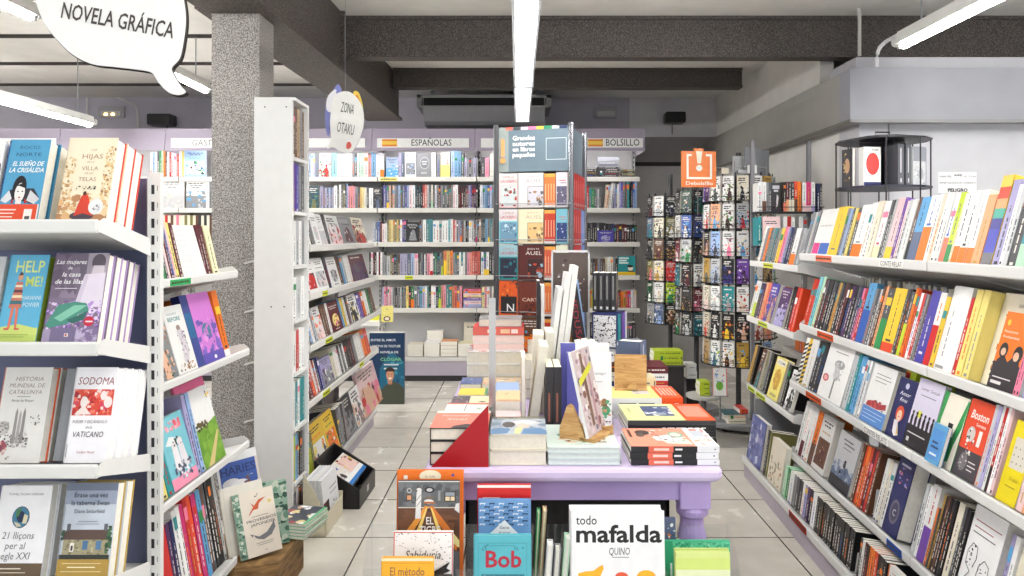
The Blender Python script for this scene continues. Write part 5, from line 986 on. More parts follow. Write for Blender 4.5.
# --- fourth shelf
q2 = rs(-.055)
FACES = [('r',.1,.84,.9,.852,C(160,100,100)),('r',.1,.77,.7,.782,C(160,100,100)),('r',.1,.71,.8,.722,INK)] + [('l',*s,.0022,C(40,40,44)) for s in ((.1,.5,.2,.6),(.2,.6,.36,.58),(.36,.58,.4,.46),(.4,.46,.34,.36),(.1,.5,.12,.36),(.12,.36,.3,.3),(.52,.42,.64,.5),(.64,.5,.8,.46),(.8,.46,.84,.3),(.84,.3,.74,.18),(.52,.42,.5,.28),(.5,.28,.66,.16),(.2,.46,.26,.47),(.6,.36,.66,.37),(.3,.3,.1,.14),(.74,.18,.9,.06))] + [('n',.08,.36,.4,.6,[C(60,60,64)],10,3,.035),('n',.52,.34,.82,.5,[C(60,60,64)],10,4,.03),('r',0,0,.74,.16,C(196,56,50)),('r',.06,.09,.66,.105,C(240,220,216))]
book_row(RM, q2, -.043, .33, 14, [(791,797,'wh wh:mr:.3',.27),(797,803,'wh wh',.27),(803,807,'or:br:.4',.265),(807,819,'wh*',.265,{'T':.035,'label':'white cover with a reddish foot near the far end of the fourth right shelf','acc':'br tn mr'}),(824,843,'lg*',.245,{'T':.035,'hard':True,'label':'pale grey cover with dark blue figures on a cliff on fourth right shelf','front':[('r',0,0,1,.3,C(40,40,48)),('p',[(0,.3),(.2,.42),(.45,.36),(.7,.44),(1,.28),(1,.2),(0,.2)],C(96,112,140)),('n',0,.2,1,.5,[C(120,136,160),C(70,84,110),C(170,180,196)],30,3,.1),('e',.56,.52,.05,.025,BLK),('p',[(.52,.5),(.6,.5),(.62,.4),(.5,.4)],BLK),('e',.42,.3,.06,.03,BLK),('r',.24,.86,.7,.885,INK),('r',.3,.79,.8,.815,INK),('r',.3,.72,.7,.735,INK)]}),
  (846,855,'br ro or ro',.25),(855,862,'mr rd br',.255),(868,877,'wh cr wh',.25),(877,891,'nv*',.285,{'T':.06,'hard':True,'dy':.0,'label':'thick navy hardback with a silver emblem and cream pages on fourth right shelf','front':[('r',.2,.9,.8,.93,C(200,200,220)),('n',.14,.66,.86,.88,[C(206,120,130),C(226,180,120),C(150,140,206)],16,3,.09),('e',.5,.3,.3,.16,C(110,106,120)),('e',.5,.3,.22,.12,C(70,66,90)),('t','C',.5,.25,.12,C(206,206,210),'c',.01)]}),
  (905,911,'lg wh',.25),(911,918,'wh:vi:.45',.265),(918,921,'or dg',.2),(921,934,'go bk br bk ch bk',.255),(935,940,'cr',.26,{'exact':1}),(940,947,'dg bk ch',.255),(948,978,'wh*',.285,{'T':.05,'hard':True,'label':'white hardback with a line drawing of two faces and red band on fourth right shelf','front':FACES}),
  (984,992,'li2 wh',.265),(994,1040,'cr*',.26,{'T':.03,'label':'cream cover with a large dark red disc at the lower right corner','front':[('e',.72,.5,.5,.44,C(150,40,60)),('n',.3,.2,1,.8,[C(120,30,60),C(170,60,60),C(190,90,80)],26,3,.2),('r',.06,.9,.4,.915,INK)]})], 'fourth shelf of the right gondola', 'paperback', 'paperbacks on the fourth right shelf', parts=True, D=.15, lean=15, seed=54, jit=.02)
for x0, z0 in ((rs(-.055)(864), .335), (rs(-.13)(850.8), .131)):
    mb = MB(); mb.face([(0,0,0),(0,.12,0),(0,.12,.12),(0,.03,.09)], C(190,190,190)); mb.face([(0,0,0),(0,.03,.09),(0,.12,.12),(0,.12,0)], C(190,190,190)); mb.box(-.002,.002,.0,.12,0,.1,C(196,196,194)); mb.box(-.010,0,.0,.12,0,.002,C(196,196,194))
    tag(mb.build('bookend', 'painted_metal', None, RM @ Tr(x0, -.02 if z0 > .2 else -.115, z0) @ Rx(-8) @ Matrix.Scale(1 if z0 > .2 else .8, 4)), 'small steel bookend on the ' + ('fourth' if z0 > .2 else 'lowest') + ' right shelf', 'bookend')
# --- deck (runs on under the farther gondola too)
q3 = rs(-.13)
book_row(RM, q3, -.126, .128, 8, [(745,758,'bg*',.265,{'T':.035,'hard':True,'label':'blue comic cover at the far end of the right deck','front':[('r',0,0,1,1,C(96,104,160)),('n',0,0,1,1,[C(60,66,130),C(206,210,226),C(110,120,176),C(150,150,190)],60,3,.14)]}),(761,764,'ch ol',.25),(765,778,'cr*',.235,{'T':.03,'hard':True,'label':'cream cover with red and green flowers on the right deck','front':[('n',.1,.05,.9,.6,[C(170,70,60),C(110,130,90),C(206,190,160),C(140,120,90)],36,3,.09)]}),
   (780,785,'lm gn',.155,{'pages':'lm'}),(785,789,'wh',.155),(789,797,'gy dg ch',.155),(797,802,'wh li2',.155),(802,807,'pu ch',.155),(807,811,'wh',.155),(811,848,'ch bk bk bk bk ch bk bk bk bk bk bk bk bk ch bk',.155,{'exact':1}),(853,862,'ch wh mr bk',.155),(862,870,'or:or:.1 or ro',.155,{'exact':1}),(870,879,'bk ch bk',.155),(880,904,'wh*',.155,{'T':.02,'spine':'or','label':'white cover about Neanderthals with red lettering on the right deck','front':[('r',0,0,.05,1,C(226,120,50)),('t','HAS/ALGUN',.5,.85,.06,C(170,60,60),'c',.01,0,.66),('t','NEANDERTAL',.52,.73,.10,C(170,40,44),'c',.03,0,.86),('n',.2,.1,.9,.55,[C(170,60,56),C(150,150,150),C(220,216,210)],24,3,.1)]}),(905,914,'li2 mg ch',.155),(915,960,'rd wh bk cr bl ch wh or gy bk wh mr',.155)],
   'floor level deck of the right gondola', 'paperback', 'paperbacks on the right deck', parts=True, D=.14, lean=9, seed=55, jit=.02)

# ------------------------------------------------------------------ the farther gondola
rf = thing('display_gondola', 'farther short white gondola between the wire spinners and the long right gondola', 'shelving', RM)
mb = MB(); mb.box(-.92, -.03, .345, .36, .02, 1.33, C(190,188,186)); mb.build('back_panel', 'painted_metal', rf)
for xx in (-.9, -.06): upright(rf, xx, .335, 0, 1.34, .03, .03, C(200,200,198))
FZ = [(1.275, .0, [(-.62, -.44, C(206,210,70))]), (.925, -.02, [(-.66, -.48, C(190,206,70))]), (.49, -.02, [(-.70, -.52, C(190,206,60)), (-.88, -.74, C(190,206,60))])]
for z, yf, lb in FZ: shelf_board(rf, -.92, -.03, yf, .33, z, 14, .034, METAL, lb, ends=[-.03])
shelf_board(rf, -.59, -.003, -.14, .34, .128, 8, .038, METAL, name='base_shelf')
mb = MB(); mb.box(-.615, -.60, -.06, .34, 0, .46, C(150,150,152)); mb.build('end_panel', 'painted_metal', rf)
mb = MB(); mb.box(-.585, -.003, -.128, -.11, 0, .09, C(176,168,182)); mb.box(-.585, -.003, -.11, .34, 0, .04, C(176,168,182)); mb.build('plinth', 'painted_wood', rf)
mb = MB(); mb.box(-.9, -.05, .2, .33, .72, .735, C(190,188,184)); mb.box(-.9, -.05, .2, .33, 1.06, 1.075, C(190,188,184)); mb.build('rear_ledge', 'painted_metal', rf)
qa = lambda p: rs(0)(754+(p-754)*.78); qb = lambda p: rs(-.02)(744+(p-744)*.82)
book_row(RM, qa, .012, 1.275, 14, [(754,757,'cr wh',.23),(757,763,'gy or',.22),(763,770,'dt gy te',.215),(770,776,'dg gy',.21),(776,779.5,'ye',.215),(779.5,783.5,'pk',.22),(783.5,788,'li2 bg',.215),(788,794,'nv ch',.215),(794,800,'wh:or:.3',.21),(800,804,'gy lg',.21)], 'top shelf of the farther right gondola', 'paperback', 'paperbacks on the farther right gondola', parts=False, D=.13, lean=16, seed=61)
book_row(RM, qb, -.008, .925, 14, [(746,752,'wh wh:li:.4',.23),(752,758,'dg pu',.225),(758,763,'pe sa',.235),(763,772,'in*',.235,{'T':.03,'acc':'pe sa tn vi'}),(775.5,786,'pu*',.23,{'T':.035,'acc':'li2 wh pu ch','label':'dark purple cover with white figure and yellow note on the farther right gondola'}),(789,793,'bk',.24),(793,799,'rd ro',.24)], 'middle shelf of the farther right gondola', 'paperback', 'paperbacks on the farther right gondola', parts=False, D=.14, lean=16, seed=62)
book_row(RM, qb, -.008, .49, 14, [(744,749,'go bk',.25),(752,756,'br*',.25,{'T':.04,'label':'brown cover at the far end of the lowest tilted shelf of the farther right gondola'}),(759,763,'ol gy',.25),(764,766,'ch',.25),(768,780,'py*',.25,{'T':.04,'hard':True,'acc':'go ye bk','label':'pale yellow cover with golden emblem on the farther right gondola','front':[('r',.1,.82,.9,.96,C(236,232,220)),('t','COM',.5,.86,.08,C(60,60,60),'c',.01,0,.6),('e',.5,.48,.3,.26,C(206,160,60)),('n',.2,.25,.8,.7,[C(160,120,50),C(226,190,90)],20,3,.08),('t','2020',.5,.07,.09,C(60,60,80),'c',.01,0,.6)]}),(784,787,'bk',.24),(788,796,'wh*',.22,{'T':.02,'acc':'bk lg dg'})], 'low tilted shelf of the farther right gondola', 'paperback', 'paperbacks on the farther right gondola', parts=False, D=.14, lean=16, seed=63)
book_row(RM, qa, .215, .737, 0, [(760,776,'or or ro or br or',.078)], 'rear ledge of the farther right gondola', 'pocket_book', 'orange pocket books on the rear ledge', D=.1, seed=64)

# ================================================================== wire rack of spines behind it
def rack():
    Y0 = 4.86
    t = thing('wire_book_rack', 'black wire rack with two steel posts rising behind the farther right gondola', 'rack', (0, Y0, 0))
    x0, x1 = X_at(757, Y0), X_at(824, Y0)
    mb = MB()
    for z in (Z_at(211.5, Y0), Z_at(246, Y0)): mb.box(x0, x1, 0, .12, z-.012, z, BK); mb.tube([(x0, -.004, z+.03), (x1, -.004, z+.03)], .003, BK, 6)
    mb.build('tray', 'painted_metal', t)
    for p, zt in ((759, Z_at(138, Y0)), (817, Z_at(139, Y0))):
        mb = MB(); xx = X_at(p, Y0); mb.box(xx-.012, xx+.012, .125, .155, 0, zt, C(120,120,124)); mb.build('post', 'painted_metal', t)
    return Y0
Y0 = rack()
kx = lambda p: X_at(p, Y0)
book_row(I4, kx, Y0+.006, Z_at(211.5, Y0)+.001, 0, [(758.5,762.5,'wh',.20),(763,767,'wh:br:.35',.20),(767,772,'gy dg',.20),(772,781,'ch*',.20,{'T':.02,'label':'black pocket book cover with a pale figure on the wire rack','front':[('r',.1,.78,.9,.9,C(190,190,196)),('r',.25,.68,.75,.75,C(190,190,196)),('p',[(.5,.1),(.7,.2),(.8,.5),(.6,.6),(.55,.4)],C(206,200,200)),('n',.1,.05,.7,.25,[C(120,50,90),C(60,40,50)],12,3,.12)]}),(784,795,'bk:sa:.3 mr:pe:.4 ch:cr:.4 ch:cr:.4',.205),(795,802,'ro:br:.4 or',.205),(803,807,'wh:pp:.3',.20),(807,812,'mg:pp:.2',.20),(812,816,'wh:li2:.2',.20),(818,823,'nv ch',.19)], 'upper tray of the wire rack', 'pocket_book', 'pocket books on the wire rack', D=.11, seed=66)
book_row(I4, kx, Y0+.006, Z_at(246, Y0)+.001, 0, [(758.5,762,'te',.2),(763,781,'pp*',.2,{'acc':'pk cr pp'}),(784,796,'wh rd wh',.2),(800,808,'wh gy',.2)], 'lower tray of the wire rack', 'pocket_book', 'pocket books on the wire rack', D=.11, seed=67)

# ================================================================== spinners
def spinner_covers(M, x0, x1, z, h, c, label, group, acc=None, seed=0, front=None, T=.015, kind='pocket_book'):
    R = random.Random(seed); cc = Vector(col(c))*R.uniform(.85, 1.05)
    return book(M @ Tr(x0, 0, z+.001) @ Rx(-2), x1-x0, T, h, tuple(cc), label, kind, 'book', group, front=front or cover_photo(cc, R, acc and [col(q) for q in acc.split()]), sp=spine_deco(cc, T, h, None, True, R), parts=False)
def wire_spinner(cx, cy, ang, nf, rad, ztiers, h, zpole, label, base_r, colours, nm, seed):
    t = thing('book_spinner', label, 'spinner', Tr(cx, cy, 0))
    mb = MB(); mb.lathe([(.02, .05), (.02, zpole)], 0, 0, C(60,60,62), 10); mb.build('pole', 'painted_metal', t)
    mb = MB(); mb.lathe([(base_r, .03), (base_r, .055), (.04, .075)], 0, 0, C(150,150,152), 24); mb.build('base', 'painted_metal', t)
    for k in range(4):
        a = math.radians(45+90*k); mb = MB(); mb.lathe([(.012, 0), (.022, .008), (.022, .02), (.012, .03)], base_r*.8*math.cos(a), base_r*.8*math.sin(a), BK, 10); mb.build('caster', 'plastic', t)
    fw = 2*rad*math.tan(math.pi/nf); vis = 0
    for k in range(nf):
        FM = Tr(cx, cy, 0) @ Rz(ang + 360/nf*k) @ Tr(-fw/2, -rad, 0)
        LMx = Rz(ang + 360/nf*k) @ Tr(-fw/2, -rad, 0)
        mb = MB(); zt, zb_ = ztiers[0]+h, ztiers[-1]-.01
        for xx in (.004, fw-.004): mb.tube([(xx, .03, zb_), (xx, .03, zt+.02)], .004, BK, 6)
        for z in ztiers:
            mb.tube([(.004, -.008, z+.03), (fw-.004, -.008, z+.03)], .0025, BK, 5); mb.tube([(.004, -.008, z-.004), (fw-.004, -.008, z-.004)], .0025, BK, 5)
            mb.box(.004, fw-.004, -.008, .03, z-.006, z-.003, BK); mb.tube([(.004, -.008, z), (.004, .03, z)], .0025, BK, 5)
        mb.build('wire_pocket', 'painted_metal', t, LMx)
        nrm = (FM.to_3x3() @ Vector((0,-1,0))); ctr = FM @ Vector((fw/2, 0, 1.2)); tocam = (Vector((0,0,1.42)) - ctr).normalized()
        if nrm.dot(tocam) < .05: continue
        for j, z in enumerate(ztiers):
            toks = colours[(vis*len(ztiers) + j) % len(colours)]; c = toks.split()[0]; acc = ' '.join(toks.split()[1:]) or None
            spinner_covers(FM, .012, fw-.012, z, h*.96, c, f"{cname(c)} pocket book, {ordinal(j+1)} from top in {ordinal(vis+1)} visible column of the {nm}", f'pocket books on the {nm}', acc, seed+vis*20+j)
        vis += 1
    return t
h1 = .175
wire_spinner(1.34, 6.33, 20, 12, .21, [1.42-.0085*0+.19-.185*k for k in range(6)], h1, 1.98, 'narrow black wire book spinner in front of the dark wall strip', .19,
  ['wh lg bk bg','cr ch wh iv','br go bk mr','cr fl go ye','wh cr lg gy','bg bl lb wh', 'bk nv lg wh','ol gy wh bk','bk br tn go','rd wh rd sa','li gn te wh','bk fl tn br', 'bk mr lg ch','bg te dt lb','bk ch wh gy','ol go pk bk','dn bk gn wh','gy dn wh bk'], 'narrow spinner', 300)
s3 = wire_spinner(1.66, 5.42, 12, 16, .265, [1.69-.2*k for k in range(7)], .185, 2.06, 'large wire book spinner crowded with pocket covers and topped by an orange logo card', .25,
  ['wh ye or bk','cr ch wh lg','lg sk rd bk','wh iv sk ro','vi pu pu wh','wh ro rd cr', 'bk fl mr pp','go ye sk ch','cr pp br mr','cr rd br ro','tn br go bk','wh dn ch bk', 'pe gy sa sk','lb li2 ch nv','lg bg lb gy','wh lg gy bk','bk ch gy wh','wh sk li gn', 'wh mr gn ol','wh mr gn ol','wh pk te lg','bk in vi bl','te wh lg pk','bk or ye ch'], 'large spinner', 400)
wire_spinner(1.455, 5.87, 30, 10, .17, [1.42+.20-.195*k for k in range(6)], .185, 2.0, 'slim dark wire book spinner squeezed between the narrow and the large spinners', .17,
  ['mr pk wh fl','dt te sk wh','ch wh bk lg','bk gn rd wh','dn dt ch wh','bl sk bk wh','lg gn ol wh', 'bk mr wh li2','ch bk go fl','bk wh dg lg','bk dn te dt','nv bl wh bk','bk gy wh ol','wh ol gy br'], 'slim dark spinner', 500)
# grey cards and orange logo card above the large spinner
mb = MB()
for a in range(8):
    th = math.radians(20+45*a); x, y = .2*math.cos(th), .2*math.sin(th); mb.tube([(x, y, 1.66), (x, y, 1.98)], .004, C(150,150,150), 5)
for z in (1.86, 1.94): mb.tube([(.2*math.cos(math.radians(20+45*a)), .2*math.sin(math.radians(20+45*a)), z) for a in range(9)], .003, C(190,190,190), 5)
mb.build('top_wires', 'painted_metal', s3)
for px0, px1, y0, y1, Yg, c in ((745, 760, 147, 180, 5.30, 'gy'), (760, 769, 150, 178, 5.45, 'gy'), (733, 745, 156, 182, 5.36, 'lg'), (722, 729, 168, 186, 5.2, 'cr'), (738, 750, 170, 184, 5.2, 'lg'), (748, 757, 165, 182, 5.16, 'wh')):
    a, b = P(px0, y1, Yg), P(px1, y0, Yg); mb = MB(); mb.box(a.x-1.66, b.x-1.66, Yg-5.42, Yg-5.40, 1.885, b.z, c); o = mb.build('divider_card', 'paper', s3)
Yo = 5.14; a, b = P(682, 187, Yo), P(718, 151, Yo); w, h = b.x-a.x, b.z-a.z
t = thing('logo_card', 'orange square card with white bracket and exclamation mark emblem above the spinners', 'sign', Tr(a.x, Yo, a.z) @ Rz(6))
mb = MB(); mb.box(0, w*.98, 0, .02, 0, h, C(240,124,40)); mb.box(w*.36, w*.62, 0, .02, h, h*1.08, C(240,124,40)); ph = [('r',.13,.22,.19,.92,C(244,240,226)),('r',.13,.86,.28,.92,C(244,240,226)),('r',.13,.22,.86,.28,C(244,240,226)),('r',.80,.22,.86,.92,C(244,240,226)),('r',.68,.86,.86,.92,C(244,240,226)),('p',[(.40,1.0),(.58,1.0),(.54,.66),(.44,.66)],C(244,236,214)),('e',.49,.53,.09,.09,C(244,240,226)),('t','Debols!llo',.5,.06,.14,C(250,240,226),'c',.02,0,.78)]
deco(mb, ph, Vector((0,-.0004,0)), UX, UZ, w, h, .0003); mb.build('card', 'printed_cover', t); mb = MB(); mb.tube([(w*.5, .03, -.2), (w*.5, .03, h*.9)], .005, C(90,90,92), 6); mb.build('stem', 'painted_metal', t)
# low trays with lime wrapped packs and stock near the spinner feet
def pack(px0, px1, py0, py1, Y, D, c, label, name='book_pack', n=3):
    a, b = P(px0, py1, Y), P(px1, py0, Y)
    for i in range(n):
        h = (b.z-a.z)/n; book(Tr(b.x-.004*(i % 2), Y, max(a.z, 0.0)+h*(i+1)) @ Rz(90) @ Rx(-90), D, h-.001, b.x-a.x, col(c), label.replace('{o}', 'topmost' if i == n-1 else ordinal(i+1)+' up'), 'softcover_book', 'book', 'stock piled at the spinners', parts=False, sp=spine_deco(col(c), h, b.x-a.x))
t = thing('display_plinth', 'dark low display box behind the table carrying lime wrapped books', 'plinth', (0,0,0))
Yq = 5.36; a, b = P(652, 400, Yq), P(684, 366, Yq); mb = MB(); mb.box(a.x, b.x, Yq, Yq+.2, 0, Z_at(367, Yq), C(46,44,46)); mb.build('box', 'plastic', t); mb = MB(); mb.box(a.x-.01, b.x+.01, Yq-.01, Yq+.21, Z_at(367, Yq), Z_at(365.5, Yq), C(70,68,70)); mb.build('lid', 'plastic', t)
pack(654, 683, 351, 365.5, Yq+.02, .16, 'li', 'lime green book, {o} of the pile on the dark low box')
pack(687, 697, 364, 378.8, 5.505, .12, 'wh', 'white book, {o} of the small pile beside the black column', n=2)
t = thing('display_plinth', 'black upright display box beside the large spinner', 'plinth', (0,0,0)); a, b = P(686.5, 420, 5.5), P(697.5, 352, 5.5); mb = MB(); mb.box(a.x, b.x, 5.50, 5.62, 0, Z_at(379, 5.5)-.01, C(24,23,25)); mb.build('box', 'plastic', t); mb = MB(); mb.box(a.x-.006, b.x+.006, 5.494, 5.626, Z_at(379, 5.5)-.01, Z_at(379, 5.5), C(40,39,41)); mb.build('lid', 'plastic', t)
t = thing('display_tray', 'grey round edged trolley tray on casters below the large spinner', 'trolley', (0,0,0))
Yt = 4.95; x0, x1 = X_at(707, Yt), X_at(752, Yt); zt = Z_at(421, Yt)
mb = MB(); mb.bbox(x0, x1, Yt-.1, Yt+.12, zt-.02, zt, C(150,152,156), .008, axis='x'); mb.build('deck', 'painted_metal', t)
for xx in (x0+.03, x1-.03):
    mb = MB(); mb.prism([(xx, Yt-.07+.034*math.cos(k*.524), .034+.034*math.sin(k*.524)) for k in range(12)], (1,0,0), -.01, .01, BK); mb.build('caster', 'plastic', t)
    mb = MB(); mb.tube([(xx, Yt-.07, .04), (xx, Yt-.06, zt-.015)], .005, C(140,140,142), 6); mb.build('caster_fork', 'chrome', t)
def flatY(px0, px1, Y, z, items, label, group, W=.15): flat_pile(items, px0, px1, Y, z, W, label, group, kind='softcover_book')
flatY(728, 746, Yt-.08, zt+.001, [('cr',.03),('cr',.03)], '{c} book, {o} on the grey trolley tray', 'books on the trolley tray')
flatY(724, 744, Yt-.085, zt+.063, [('dt',.006)], 'dark teal magazine lying on the grey trolley tray', None)
flatY(740, 748, Yt-.09, zt+.070, [('rd',.03)], 'red book lying at the right of the trolley tray', None)
t = thing('round_tray_stand', 'low pale round tray stand holding lime packs near the spinner foot', 'stand', (1.33, 5.16, 0)); mb = MB(); mb.lathe([(.02,.0),(.02,.28)],0,0,C(120,120,120),10); mb.build('stem','painted_metal',t); mb = MB(); mb.lathe([(.05,.0),(.05,.012),(.02,.02)],0,0,C(110,110,112),18); mb.build('foot','painted_metal',t); mb = MB(); mb.lathe([(.11,.275),(.125,.285),(.125,.30),(.11,.30)],0,0,C(196,194,190),20); mb.build('tray','painted_metal',t)
pack(700, 710, 382, 395.6, 5.10, .12, 'li', 'lime book, {o} of the pack on the pale round tray')
a = P(714, 396, 4.92); book(Tr(a.x, 4.93, a.z) @ Rx(-5), .095, .012, .185, col('wh'), 'white booklet with a green ball and pink edge leaning at the spinner foot', 'booklet', 'book', spine=C(226,130,130), front=[('r',.92,0,1,1,C(226,130,130)),('e',.45,.36,.26,.17,C(110,170,60)),('n',.1,.5,.8,.95,[C(90,150,206),C(226,90,60),C(150,190,226)],22,3,.1)])
mb = MB(); mb.tube([(a.x+.05, 4.945, zt+.002), (a.x+.05, 4.945, a.z+.002)], .005, C(120,120,122), 6); mb.box(a.x-.0, a.x+.10, 4.92, 4.955, a.z-.006, a.z-.001, C(130,130,132)); mb.box(a.x+.02, a.x+.08, 4.91, 4.98, zt+.001, zt+.008, C(120,120,122)); tag(mb.build('booklet_stand', 'painted_metal'), 'thin metal stand carrying the booklet with the green ball', 'stand')

# ------------------------------------------------------------------ round topped spinner with the red balloon book
cx, cy = 2.085, 4.12
t = thing('book_spinner', 'black round wire spinner with a red balloon book above the right gondola', 'spinner', Tr(cx, cy, 0))
zt, zm = Z_at(141, cy), Z_at(187.5, cy)
rr = .25
def ngon(r, z0, z1, n=12): return [(r*math.cos(2*math.pi*k/n), r*math.sin(2*math.pi*k/n)) for k in range(n)]
mb = MB(); mb.prism([(x, y, 0) for x, y in ngon(rr, 0, 0)], (0,0,1), zt-.008, zt, BK); mb.prism([(x, y, 0) for x, y in ngon(rr*.55, 0, 0)], (0,0,1), zt, zt+.02, BK); mb.tube([(-.04,0,zt+.02),(-.04,0,zt+.05),(.04,0,zt+.05),(.04,0,zt+.02)], .005, BK, 6); mb.build('top_disc', 'painted_metal', t)
for z in (zm, zm-.34, zm-.68): mb = MB(); mb.prism([(x, y, 0) for x, y in ngon(rr, 0, 0)], (0,0,1), z-.012, z, C(36,36,52)); mb.build('tray', 'painted_metal', t)
mb = MB(); mb.box(-.13, .13, -.004, .004, zm, zt-.01, C(40,38,48)); mb.box(-.004, .004, -.13, .13, zm, zt-.01, C(40,38,48)); mb.build('partition', 'painted_metal', t)
for k in range(8):
    a = 2*math.pi*(k+.5)/8; mb = MB(); mb.tube([(rr*.97*math.cos(a), rr*.97*math.sin(a), zm-.69), (rr*.97*math.cos(a), rr*.97*math.sin(a), zt)], .004, BK, 6); mb.build('rod', 'painted_metal', t)
mb = MB(); mb.lathe([(.02, .02), (.02, zm-.7)], 0, 0, BK, 10); mb.build('pole', 'painted_metal', t)
mb = MB(); mb.lathe([(.16, 0), (.16, .02), (.02, .04)], 0, 0, BK, 20); mb.build('base', 'painted_metal', t)
SM = Tr(cx, cy, zm+.001); hb = (zt-zm)*.80
def sb(x, y, yaw, W, T, h, c, label, front=(), sp=(), kind='gift_book'): book(SM @ Tr(x, y, 0) @ Rz(yaw), W, T, h, col(c), label, kind, 'book', 'books on the balloon spinner', front=front, sp=sp)
sb(-.180, -.155, 6, .098, .05, hb, 'wh', 'white cover with a large red balloon on the round spinner', [('e',.52,.56,.40,.29,C(206,64,60)),('l',.5,.28,.5,.14,.002,C(206,64,60)),('l',.44,.28,.44,.2,.002,C(206,64,60)),('l',.56,.28,.57,.18,.002,C(206,64,60)),('t','ROJO',.66,.90,.07,C(60,60,60),'c',.01,0,.4),('r',0,0,1,.09,C(50,54,100))])
sb(.020, -.195, 96, .12, .036, hb*1.05, 'dg', 'dark grey spine just right of the balloon cover on the round spinner', sp=[('r',.4,.3,.55,.9,C(200,200,200)),('r',.4,.06,.6,.16,C(200,200,200))])
sb(.060, -.19, 98, .12, .03, hb*1.05, 'dg', 'second dark grey spine right of the balloon cover on the round spinner', sp=[('r',.4,.3,.55,.9,C(200,200,200)),('r',.4,.06,.6,.16,C(200,200,200))])
sb(.078, -.18, 24, .10, .04, hb, 'lg', 'grey and white cover with a sketched building on the round spinner', [('r',0,.62,1,1,C(140,142,150)),('n',.05,.05,.95,.55,[C(190,190,194),C(120,120,126),C(226,226,228)],40,3,.09),('e',.6,.3,.2,.15,C(160,160,166))])
sb(.195, -.10, 62, .03, .09, hb, 'gy', 'grey banded book at the right side of the round spinner', [('r',0,.24,1,.3,C(236,236,236))])
sb(-.232, -.0, -75, .085, .02, hb, 'ch', 'dark cover with a lit portrait at the left side of the round spinner', [('e',.5,.55,.25,.2,C(190,150,110)),('n',.1,.15,.9,.9,[C(120,90,60),C(60,46,40),C(200,180,120)],24,3,.12)])
# ================================================================== lilac table
TZT = .75
TX0, TX1, TY0, TY1 = -.275, .598, 2.09, 3.42
LIL = C(212,196,230)
tt = thing('display_table', 'lilac painted wooden table with turned legs carrying books in the aisle', 'table', (0, 0, 0))
mb = MB(); pr = [(TX0+.006+a, TY0+.006+b) for a, b in smoothrect(TX1-TX0-.012, TY1-TY0-.012, .02)]
prof = [(0, TZT-.042, .012), (0, TZT-.036, .004), (0, TZT-.026, .0), (0, TZT-.012, .0), (0, TZT-.004, .004), (0, TZT, .012)]
rings = []
for _, z, ins in prof: rings.append([(TX0+ins+a, TY0+ins+b, z) for a, b in smoothrect(TX1-TX0-2*ins, TY1-TY0-2*ins, .022)])
for a, b in zip(rings, rings[1:]):
    for k in range(len(a)): j = (k+1) % len(a); mb.face([a[k], a[j], b[j], b[k]], LIL, 0, True)
mb.face(list(reversed(rings[0])), LIL); mb.face(rings[-1], LIL); mb.build('tabletop', 'painted_wood', tt)
AP = C(184,160,214)
for a in ((TX0+.06, TX1-.06, TY0+.04, TY0+.065), (TX0+.06, TX1-.06, TY1-.065, TY1-.04), (TX0+.04, TX0+.065, TY0+.06, TY1-.06), (TX1-.065, TX1-.04, TY0+.06, TY1-.06)):
    mb = MB(); mb.box(*a, TZT-.105, TZT-.042, AP); mb.build('apron', 'painted_wood', tt)
for lx in (TX0+.07, TX1-.075):
    for ly in (TY0+.075, TY1-.075):
        mb = MB(); mb.bbox(lx-.046, lx+.046, ly-.046, ly+.046, .622, TZT-.042, AP, .006, axis='z')
        mb.lathe([(.044,.622),(.048,.61),(.046,.595),(.034,.585),(.034,.565),(.042,.53),(.042,.522),(.032,.512),(.036,.48),(.041,.40),(.037,.28),(.028,.17),(.026,.14),(.036,.125),(.036,.11),(.026,.1),(.03,.05),(.022,0)], lx, ly, AP, 20)
        mb.build('leg', 'painted_wood', tt)
mb = MB(); mb.box(TX0+.09, TX1-.09, TY0+.1, TY1-.1, .10, .125, AP); mb.build('lower_shelf', 'painted_wood', tt)
t = thing('under_table_dark_box', 'black box added as the darkness under the lilac table', 'crate', (.16, 2.75, .1255))  # box added to make the space under the table dark
mb = MB(); K = C(22,21,23)
for q in ((-.33,.33,-.42,-.41), (-.33,.33,.41,.42), (-.33,-.32,-.42,.42), (.32,.33,-.42,.42)): mb.box(*q, 0, .47, K)
mb.box(-.33,.33,-.42,.42,0,.01,K); mb.build('bin', 'plastic', t)
mb = MB(); mb.box(-.335,.335,-.425,.425,.47,.485,C(28,27,29)); mb.build('lid', 'plastic', t)
TG = 'books lying on the table'
def pl(px0, px1, Y, z, items, label, W, **kw):
    return flat_pile(items, px0, px1, Y, z, W, label, TG, parts=True, kind=kw.pop('kind', 'hardback'), **kw)
T0 = TZT + .0006
CREAMP = C(226,220,206)
